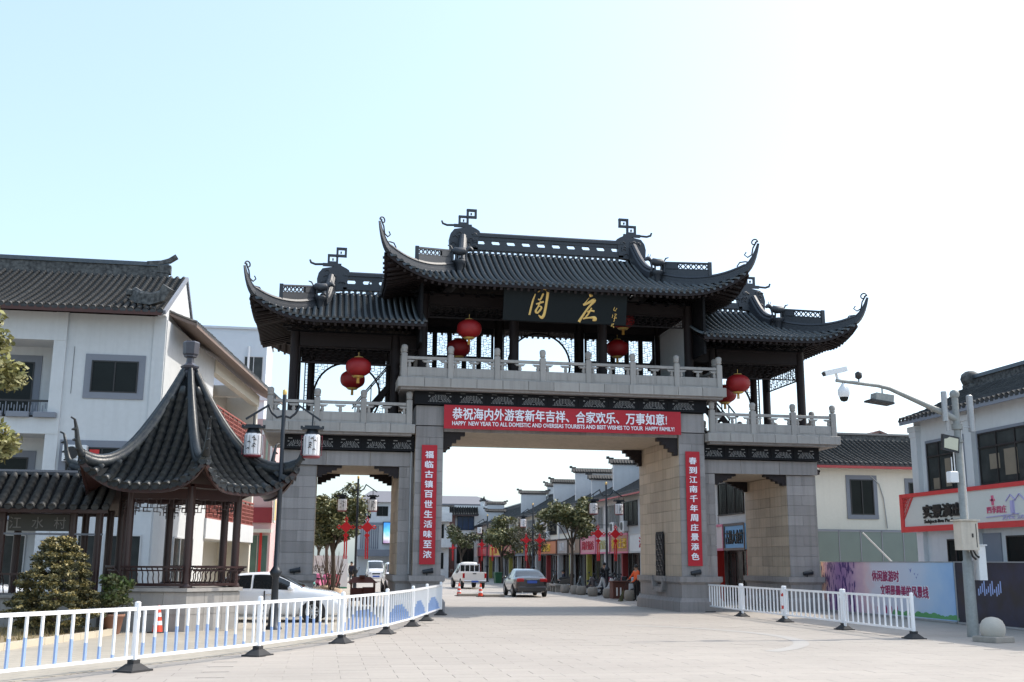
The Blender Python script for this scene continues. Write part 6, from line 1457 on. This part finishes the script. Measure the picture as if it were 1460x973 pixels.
# camera pole
q = thing('camera_pole', 'grey steel pole with surveillance cameras, floodlights and junction boxes at right', 'pole', (7.64, -14.01, 0))
gs = mat('weathered_steel', (.27,.28,.27), .6, .2, 4., .2, 15, .15, metal=.2, streak=.15)
MB().tube([(0,0,-.05),(0,0,1.9),(0,0,1.92),(0,0,6.25)], [.15,.135,.105,.085], 14).lathe([(.105,6.22),(.13,6.3),(.11,6.38),(.05,6.42)], 12).build('pole', gs, q)
arm = MB().tube([(0,0,5.62),(-.45,0,5.82),(-1.9,0,6.40),(-2.2,0,6.46),(-3.4,0,6.56)], [.09,.08,.055,.05,.045], 10).build('arm', gs, q)
MB().tube([(0,0,5.35),(0,0,5.5)], .14, 12).tube([(0,0,5.0),(0,0,5.08)], .13, 12).build('clamp', gs, q)
b = MB(); b.m = 0; b.bar((-3.75,-.05,6.72),(-3.1,.0,6.88), .14, .13); b.bar((-3.35,0,6.6),(-3.4,0,6.78), .05); b.m = 1; b.bar((-3.78,-.05,6.70),(-3.75,-.05,6.715), .12, .11); b.build('bullet_camera', [plastic_w, frame_d], q)
b = MB(); b.m = 0; b.lathe([(.12,6.12),(.15,6.2),(.15,6.32),(.08,6.42),(.03,6.5)], 14, (-3.2,0)); b.m = 1; b.lathe([(.02,6.0),(.08,6.02),(.11,6.08),(.115,6.13)], 14, (-3.2,0)); b.build('dome_camera', [plastic_w, glass_d], q)
MB().tube([(-2.75,0,6.55),(-2.75,0,6.64)], .02, 6).lathe([(.04,6.62),(.09,6.66),(.09,6.78),(.04,6.82)], 10, (-2.75,0)).build('sensor', frame_d, q)
b = MB(); b.m = 0; b.bar((-2.35,.02,6.16),(-1.85,.02,6.10), .32, .2); b.m = 1; b.bar((-2.5,.05,6.06),(-1.85,.05,5.98), .42, .05); b.m = 0; b.bar((-2.1,0,6.2),(-2.1,0,6.42), .03); b.build('floodlight', [gs, frame_d], q)
b = MB(); b.m = 0; b.add([(-.62,-.25,4.78),(-.22,-.35,4.68),(-.14,-.3,5.1),(-.55,-.2,5.2),(-.6,-.12,4.8),(-.2,-.2,4.7),(-.12,-.15,5.12),(-.52,-.06,5.22)], [(3,2,1,0),(4,5,6,7),(0,1,5,4),(1,2,6,5),(2,3,7,6),(3,0,4,7)]); b.m = 1; b.add([(-.58,-.262,4.83),(-.25,-.352,4.74),(-.18,-.305,5.06),(-.52,-.21,5.15)], [(3,2,1,0)]); b.build('floodlight', [frame_d, mat('led_face', (.5,.48,.36), .4)], q)
MB().tube([(-.38,-.1,5.55),(-.38,-.1,6.35)], .075, 10).tube([(-.3,-.05,5.3),(-.32,-.08,5.6)], .05, 8).build('antenna_housing', steel, q)
MB().cham(.36,.50,-.08,.08,5.3,6.3,.03).bar((0,0,5.45),(.4,0,5.42), .04).build('antenna_panel', steel, q)
MB().cham(-.42,-.18,-.2,.02,3.93,4.22,.02).bar((-.3,-.1,4.2),(-.3,-.1,4.6), .02).bar((-.22,-.1,4.2),(-.22,-.1,4.8), .02).build('small_box', plastic_w, q)
jb = MB().cham(-.42,.06,-.5,-.13,2.18,2.92,.015).box(-.48,.1,-.54,-.1,2.92,2.96).build('junction_box', box_b, q); MB().box(-.02,.0,-.505,-.5,2.25,2.85).build('door_seam', frame_d, jb); MB().box(-.14,-.10,-.515,-.5,2.5,2.6).build('latch', frame_d, jb)
MB().cham(.2,.42,-.2,.1,1.42,2.3,.015).box(.17,.45,-.23,.13,2.3,2.33).build('junction_box', plastic_w, q)
MB().tube([(.05,-.2,2.2),(.1,-.25,2.05),(.2,-.2,2.0),(.28,-.1,2.12)], .025, 6).tube([(-.02,-.2,2.2),(.02,-.22,2.02),(.12,-.2,1.95)], .03, 6).build('cable_loop', rubber, q)
MB().tube([(.115,-.02,2.3),(.1,-.02,5.3)], .012, 5).build('conduit', plastic_w, q)
# overhead cable that throws the thin shadow across the square
# ============================================================ TREES AND SHRUBS
def leaf_mat(name, col, tint): return mat(name, col, .55, .25, 2., .2, 12, tint=tint)
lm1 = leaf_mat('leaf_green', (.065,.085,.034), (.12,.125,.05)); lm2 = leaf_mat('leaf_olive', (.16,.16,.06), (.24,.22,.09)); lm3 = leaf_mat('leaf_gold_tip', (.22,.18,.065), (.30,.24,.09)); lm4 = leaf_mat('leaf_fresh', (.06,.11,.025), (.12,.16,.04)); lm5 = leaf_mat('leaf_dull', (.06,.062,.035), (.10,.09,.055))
bark = mat('bark', (.09,.07,.055), .9, .25, 6., .2, 25, .4)
def leaves(b, c, rx, rz, n, size, rnd, fill=.5, mi2=0.):
    c = Vector(c)
    for _ in range(n):
        d = Vector((rnd.gauss(0,1), rnd.gauss(0,1), rnd.gauss(0,1))).normalized(); q = rnd.uniform(fill, 1)**.6
        p = c + Vector((d.x*rx*q, d.y*rx*q, d.z*rz*q))
        a = Vector((rnd.gauss(0,1), rnd.gauss(0,1), rnd.gauss(0,.6))).normalized(); u = a.cross(Vector((rnd.gauss(0,1), rnd.gauss(0,1), rnd.gauss(0,1)))).normalized()
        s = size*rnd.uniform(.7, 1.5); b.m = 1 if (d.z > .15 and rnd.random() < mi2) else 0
        b.add([p-a*s, p+u*s*.5+a*s*.1, p+a*s, p-u*s*.5+a*s*.1], [(0,1,2,3)])
def tree(label, loc, h, cr, seed, mats2, nclump=34, per=130, size=.09, trunk_r=.12, fork=.45, sparse=1., group='street trees'):
    rnd = random.Random(seed); t = thing('street_tree', label, 'tree', loc, 0, group)
    b = MB(); top = Vector((rnd.uniform(-.1,.1), rnd.uniform(-.1,.1), h*fork)); b.tube([(0,0,-.05),(.03,.02,h*.2),tuple(top)], [trunk_r*1.25,trunk_r,trunk_r*.8], 9)
    b.build('trunk', bark, t); lb = MB(); fo = MB(); cz = h*(.5+fork/2)+.05; 
    ends = []
    for k in range(9):
        a = 2*pi*k/9+rnd.uniform(-.3,.3); e = Vector((cos(a)*cr*rnd.uniform(.4,.8), sin(a)*cr*rnd.uniform(.4,.8), cz+rnd.uniform(-.3,.5)*(h-cz)*1.4)); mid = top.lerp(e,.5)+Vector((0,0,.15))
        lb.tube([top-Vector((0,0,rnd.uniform(0,.5))), mid, e], [trunk_r*.5,trunk_r*.3,.015], 6); ends.append(e)
        for j in range(3): e2 = mid.lerp(e, rnd.random())+Vector((rnd.gauss(0,.3),rnd.gauss(0,.3),rnd.uniform(.1,.7)))*cr*.35; lb.tube([mid.lerp(e,.4), e2], [.03,.01], 4); ends.append(e2)
    lb.build('limbs', bark, t)
    for k in range(nclump):
        if k < len(ends): c = ends[k] + Vector((rnd.gauss(0,.1),)*3)
        else:
            d = Vector((rnd.gauss(0,1), rnd.gauss(0,1), rnd.gauss(0,1))).normalized(); q = rnd.uniform(.3,1.12); c = Vector((d.x*cr*q, d.y*cr*q, cz+d.z*(h-cz)*q*1.15))
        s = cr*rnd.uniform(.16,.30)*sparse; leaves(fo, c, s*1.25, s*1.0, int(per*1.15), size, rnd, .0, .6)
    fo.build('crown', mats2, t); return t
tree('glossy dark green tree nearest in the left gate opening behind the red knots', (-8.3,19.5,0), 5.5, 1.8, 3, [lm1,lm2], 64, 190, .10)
tree('taller dark tree behind the first in the left gate opening', (-8.6,33,0), 6.2, 2.0, 4, [lm1,lm2], 40, 110, .11); tree('dense tree farthest back in the left gate opening', (-9.2,45,0), 6.0, 2.3, 5, [lm1,lm5], 34, 90, .13)
tree('broad green street tree beside the nearest right hand lamp', (6.25,25.6,0), 6.0, 2.0, 6, [lm1,lm2], 44, 150, .10, .10, .5)
tree('thin grey half bare tree right of the grey car, right pavement', (6.4,39.5,0), 5.2, 2.0, 7, [lm5,lm5], 40, 60, .06, .09, .35, 1.2); tree('full green tree above the pickup on the right pavement', (6.6,54,0), 5.8, 2.1, 8, [lm1,lm2], 44, 100, .13)
tree('low dark tree at the far end of the right pavement', (5.3,72,0), 5.6, 2.2, 9, [lm1,lm5], 30, 80, .14)
for k, (x, y) in enumerate(((-8.7,23.5),(-8.0,25.5),(-8.4,16))):
    q = thing('shrub', ['slender multi stemmed shrub beneath the trees in the left opening','thin bare stemmed shrub behind the litter bin','leafless bush nearest the litter bin in the left opening'][k], 'shrub', (x,y,0)); b = MB(); rnd = random.Random(k)
    for j in range(9): a = rnd.uniform(0,6.3); b.tube([(0,0,0),(cos(a)*.3,sin(a)*.3,1.0),(cos(a)*.6,sin(a)*.6,rnd.uniform(1.6,2.4))], [.03,.02,.01], 5)
    b.build('stems', bark, q)
rnd = random.Random(21); NT = thing('overhanging_tree', 'leafy olive green tree reaching into the frame at the left edge', 'tree', (-18.9,-16.4,0))
b = MB(); b.tube([(0,0,-.05),(.05,0,1.5),(.1,.1,3.2)], [.24,.19,.15], 10).build('trunk', bark, NT); b = MB(); f = MB()
C = [(2.45,.2,6.75,.65),(2.2,.3,6.1,.75),(2.9,.2,6.3,.4),(2.6,.1,5.75,.8),(3.25,.25,5.6,.42),(2.3,0,5.2,.8),(2.2,.2,4.5,.8),(2.9,.2,4.35,.5),(3.3,.2,4.15,.38),(3.0,.3,4.0,.4),(2.5,.1,3.85,.62),(2.9,.1,3.75,.3),(2.2,.1,3.5,.5),(1.6,-.2,7.0,.9),(1.2,.3,6.0,1.1),(1.3,-.4,5.0,1.1),(1.4,.1,4.0,1.0),(.2,.5,6.8,1.2),(-.5,-.6,5.5,1.4),(-1,.4,4.4,1.2),(2.35,-.3,7.25,.45)]
for x, y, z, s in C: b.tube([(.1,.1,3.2),(x*.5,y*.5,(z+3.2)/2+.1),(x,y,z)], [.09,.05,.02], 6); leaves(f, (x,y,z), s, s*.85, int(1500*s*s)+160, .062, rnd, .15, .6)
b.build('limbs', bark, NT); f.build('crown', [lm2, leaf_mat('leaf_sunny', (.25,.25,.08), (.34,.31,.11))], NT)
# layered topiary
TP = thing('topiary', 'tall cone of clipped foliage in tiers with golden tips, left of the potted shrub', 'topiary', (-15.2, -12.3, 0)); rnd = random.Random(5)
b = MB(); b.tube([(0,0,0),(0,0,2.3)], [.07,.03], 7).build('trunk', bark, TP); f = MB()
tiers = [(.3,.80),(.52,1.08),(.74,1.04),(.96,.93),(1.18,.85),(1.4,.76),(1.62,.66),(1.84,.56),(2.04,.46),(2.2,.30)]
for z, r in tiers:
    for k in range(int(34*r)):
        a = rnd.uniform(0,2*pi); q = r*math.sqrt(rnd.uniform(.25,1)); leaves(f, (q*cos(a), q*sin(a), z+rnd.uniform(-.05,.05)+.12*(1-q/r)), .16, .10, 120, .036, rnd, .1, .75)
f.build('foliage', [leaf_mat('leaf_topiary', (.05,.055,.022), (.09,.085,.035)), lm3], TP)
PT = thing('potted_shrub', 'round bright green leafy shrub in a terracotta pot beside the pavilion base', 'potted plant', (-13.98, -11.5, 0)); MB().lathe([(.17,0),(.2,.05),(.26,.4),(.29,.42),(.29,.48),(.25,.48),(.22,.40)], 18).build('pot', mat('terracotta', (.24,.12,.08), .8, .15, 5.), PT)
b = MB(); f = MB()
for k in range(22): a = rnd.uniform(0,6.3); q = rnd.uniform(.05,.42); c = (q*cos(a), q*sin(a), rnd.uniform(.75,1.4)); b.tube([(0,0,.4),c], [.015,.006], 4); leaves(f, c, .2, .16, 120, .045, rnd, .1, .6)
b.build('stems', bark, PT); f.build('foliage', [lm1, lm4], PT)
G2 = MB(); 
for k in range(1500):
    x, y = random.uniform(-18.5,-14.0), random.uniform(-17.0,-11.2)
    if x > -14.1+(y+11.9)*-.28*-1 - .25: continue
    a = random.uniform(0,6.3); G2.add([(x,y,.10),(x+.015,y,.10),(x+.08*cos(a),y+.08*sin(a),random.uniform(.16,.32))], [(0,1,2)])
o = G2.build('dry_grass', mat('dry_grass_blade', (.28,.22,.10), .9, .25, 8.), None, 'stuff'); o['label'] = 'tufts of dry yellow grass in the planting bed at left'
# ============================================================ GROUND
def pave_mat(name, c1, c2, sx, sy, mortar=.012, rot=0., mcol=.55):
    m = bpy.data.materials.new(name); m.use_nodes = True; t = m.node_tree; N = t.nodes; L = t.links; b = N['Principled BSDF']; b.inputs['Roughness'].default_value = .72
    g = N.new('ShaderNodeNewGeometry'); mp = N.new('ShaderNodeMapping'); mp.inputs['Rotation'].default_value = (0,0,rot); L.new(g.outputs['Position'], mp.inputs[0])
    br = N.new('ShaderNodeTexBrick'); L.new(mp.outputs[0], br.inputs['Vector']); br.inputs['Color1'].default_value = (*c1,1); br.inputs['Color2'].default_value = (*c2,1); br.inputs['Mortar'].default_value = tuple(x*mcol for x in c1)+(1,)
    br.inputs['Scale'].default_value = 1; br.inputs['Brick Width'].default_value = sx; br.inputs['Row Height'].default_value = sy; br.inputs['Mortar Size'].default_value = mortar; br.inputs['Mortar Smooth'].default_value = .3
    n = N.new('ShaderNodeTexNoise'); n.inputs['Scale'].default_value = .35; n.inputs['Detail'].default_value = 8; n.inputs['Roughness'].default_value = .65; L.new(g.outputs['Position'], n.inputs['Vector'])
    mr = N.new('ShaderNodeMapRange'); L.new(n.outputs['Fac'], mr.inputs[0]); mr.inputs[1].default_value = .3; mr.inputs[2].default_value = .7; mr.inputs[3].default_value = .84; mr.inputs[4].default_value = 1.10
    v = N.new('ShaderNodeVectorMath'); v.operation = 'SCALE'; L.new(br.outputs[0], v.inputs[0]); L.new(mr.outputs[0], v.inputs['Scale']); L.new(v.outputs[0], b.inputs['Base Color']); return m
base_g = MB(); base_g.box(-500, 500, -80, 900, -.4, -.05); struct(base_g.build('ground', mat('bare_ground', (.26,.24,.21), .9, .1, .3)))
pv = pave_mat('square_paving', (.36,.325,.29), (.345,.312,.278), .9, .45, .008)
b = MB(); b.add([(-60,-60,-.008),(60,-60,-.008),(60,130,-.008),(-60,130,-.008)], [(0,1,2,3)]); b.box(-60,60,-60,130,-.05,-.03); road = struct(b.build('road', pv))
road_stone = mat('paving_stone', (.352,.316,.28), .74, .16, .30, .10, 12, .15, rnd=.03)
# the first stones one by one, the rest of the square joined
near = []; far = MB(); 
x_lo = lambda y: max(-9.5, -11.4 + (y+23.0)*.245 + (0 if y < -14 else 0)); 
y = -24.2; row = 0; cnt = 0; recs = []
while y < -1.2:
    x = -14 + (.45 if row % 2 else 0)
    while x < 5.3:
        xl = (-11.0 if y < -19 else -11.0 + (y+19)*.42)
        if x > xl: recs.append((x, y))
        x += .9
    y += .45; row += 1
me_s = [MB().cham(.002,.897,.002,.447,-.05,0,.003).mesh('paving_stone', road_stone)]
recs.sort(key=lambda r: (r[0]+8.98)**2+(r[1]+40)**2)
for i, (x, y) in enumerate(recs):
    dz = random.uniform(-.002,.0005)
    if i < 300: inst('paving_stone', me_s[0], road, (x, y, dz))
    else: far.add([(x+.003,y+.003,dz),(x+.896,y+.003,dz),(x+.896,y+.446,dz),(x+.003,y+.446,dz),(x+.004,y+.004,-.03),(x+.892,y+.004,-.03),(x+.892,y+.442,-.03),(x+.004,y+.442,-.03)], [(0,1,2,3),(0,4,5,1),(1,5,6,2),(2,6,7,3),(3,7,4,0)])
far.build('paving_stones', road_stone, road, 'stuff')
# left pavement behind the fence: warm sheet one step of 4 mm up, kerb line
b = MB(); P = [(-18,-30),(-12.6,-20.8),(-10.6,-17.7),(-8.9,-14.5),(-7.9,-11.5),(-6.9,-7),(-6.5,-1),(-6.5,8),(-6.9,60),(-13,60),(-40,60),(-40,-30)]
n = len(P); b.add([(x,y,.006) for x,y in P]+[(x,y,-.05) for x,y in P], [tuple(range(n))]+[(i,n+i,n+(i+1) % n,(i+1) % n) for i in range(n)])
struct(b.build('pavement', pave_mat('warm_paving', (.40,.36,.30), (.365,.33,.275), .4, .4, .008, .3)))
b = MB(); P = [(6.6,2.5),(13.2,2.5),(13.2,120),(7.2,120),(6.2,60),(5.0,30),(5.1,11)]; P = [(5.0,7),(12,7),(12,120),(5.4,120),(4.9,60),(4.9,30)]
n = len(P); b.add([(x,y,.0) for x,y in P]+[(x,y,-.05) for x,y in P], [tuple(range(n))]+[(i,n+i,n+(i+1) % n,(i+1) % n) for i in range(n)])
struct(b.build('pavement', pave_mat('right_paving', (.34,.315,.285), (.32,.30,.28), .5, .5, .01)))
# raised planting bed with a pale kerb
b = MB(); b.add([(-30,-10.2,.10),(-30,-18.6,.10),(-15.95,-18.6,.10),(-14.05,-12.0,.10),(-14.35,-10.2,.10)], [(0,1,2,3,4)]); struct(b.build('planting_bed', mat('bed_soil', (.22,.17,.10), .95, .25, 3., .2, 20, .4)))
kb = MB(); K = [Vector((-17.9,-24,0)), Vector((-15.85,-18.6,0)), Vector((-13.95,-11.95,0)), Vector((-14.2,-10.2,0))]
kk = None; kerb = None
for p, q in zip(K, K[1:]):
    n = max(1, round((q-p).length/.8)); d = (q-p)/n
    for i in range(n):
        m = MB(); m.bar(p+d*i+d*.008+Vector((0,0,.07)), p+d*(i+1)-d*.008+Vector((0,0,.07)), .14, .15)
        if kerb is None: kerb = m.build('kerb', mat('kerb_stone', (.50,.44,.34), .8, .1, 3.)); struct(kerb)
        else: m.build('kerb_stone', MATS['kerb_stone'], kerb)
# round drain cover and the curved inlaid band in the square
b = MB(); N_ = 40; R1, R2 = 5.6, 5.95; cx, cy = -3.2, -13.5
vs = [(cx+r*cos(a), cy+r*sin(a)*1.0, .004) for a in [-.9+1.9*k/N_ for k in range(N_+1)] for r in (R1, R2)]
b.add(vs, [(2*k, 2*k+1, 2*k+3, 2*k+2) for k in range(N_)]); struct(b.build('inlaid_band', mat('band_stone', (.36,.34,.32), .75, .12, 1.5)))
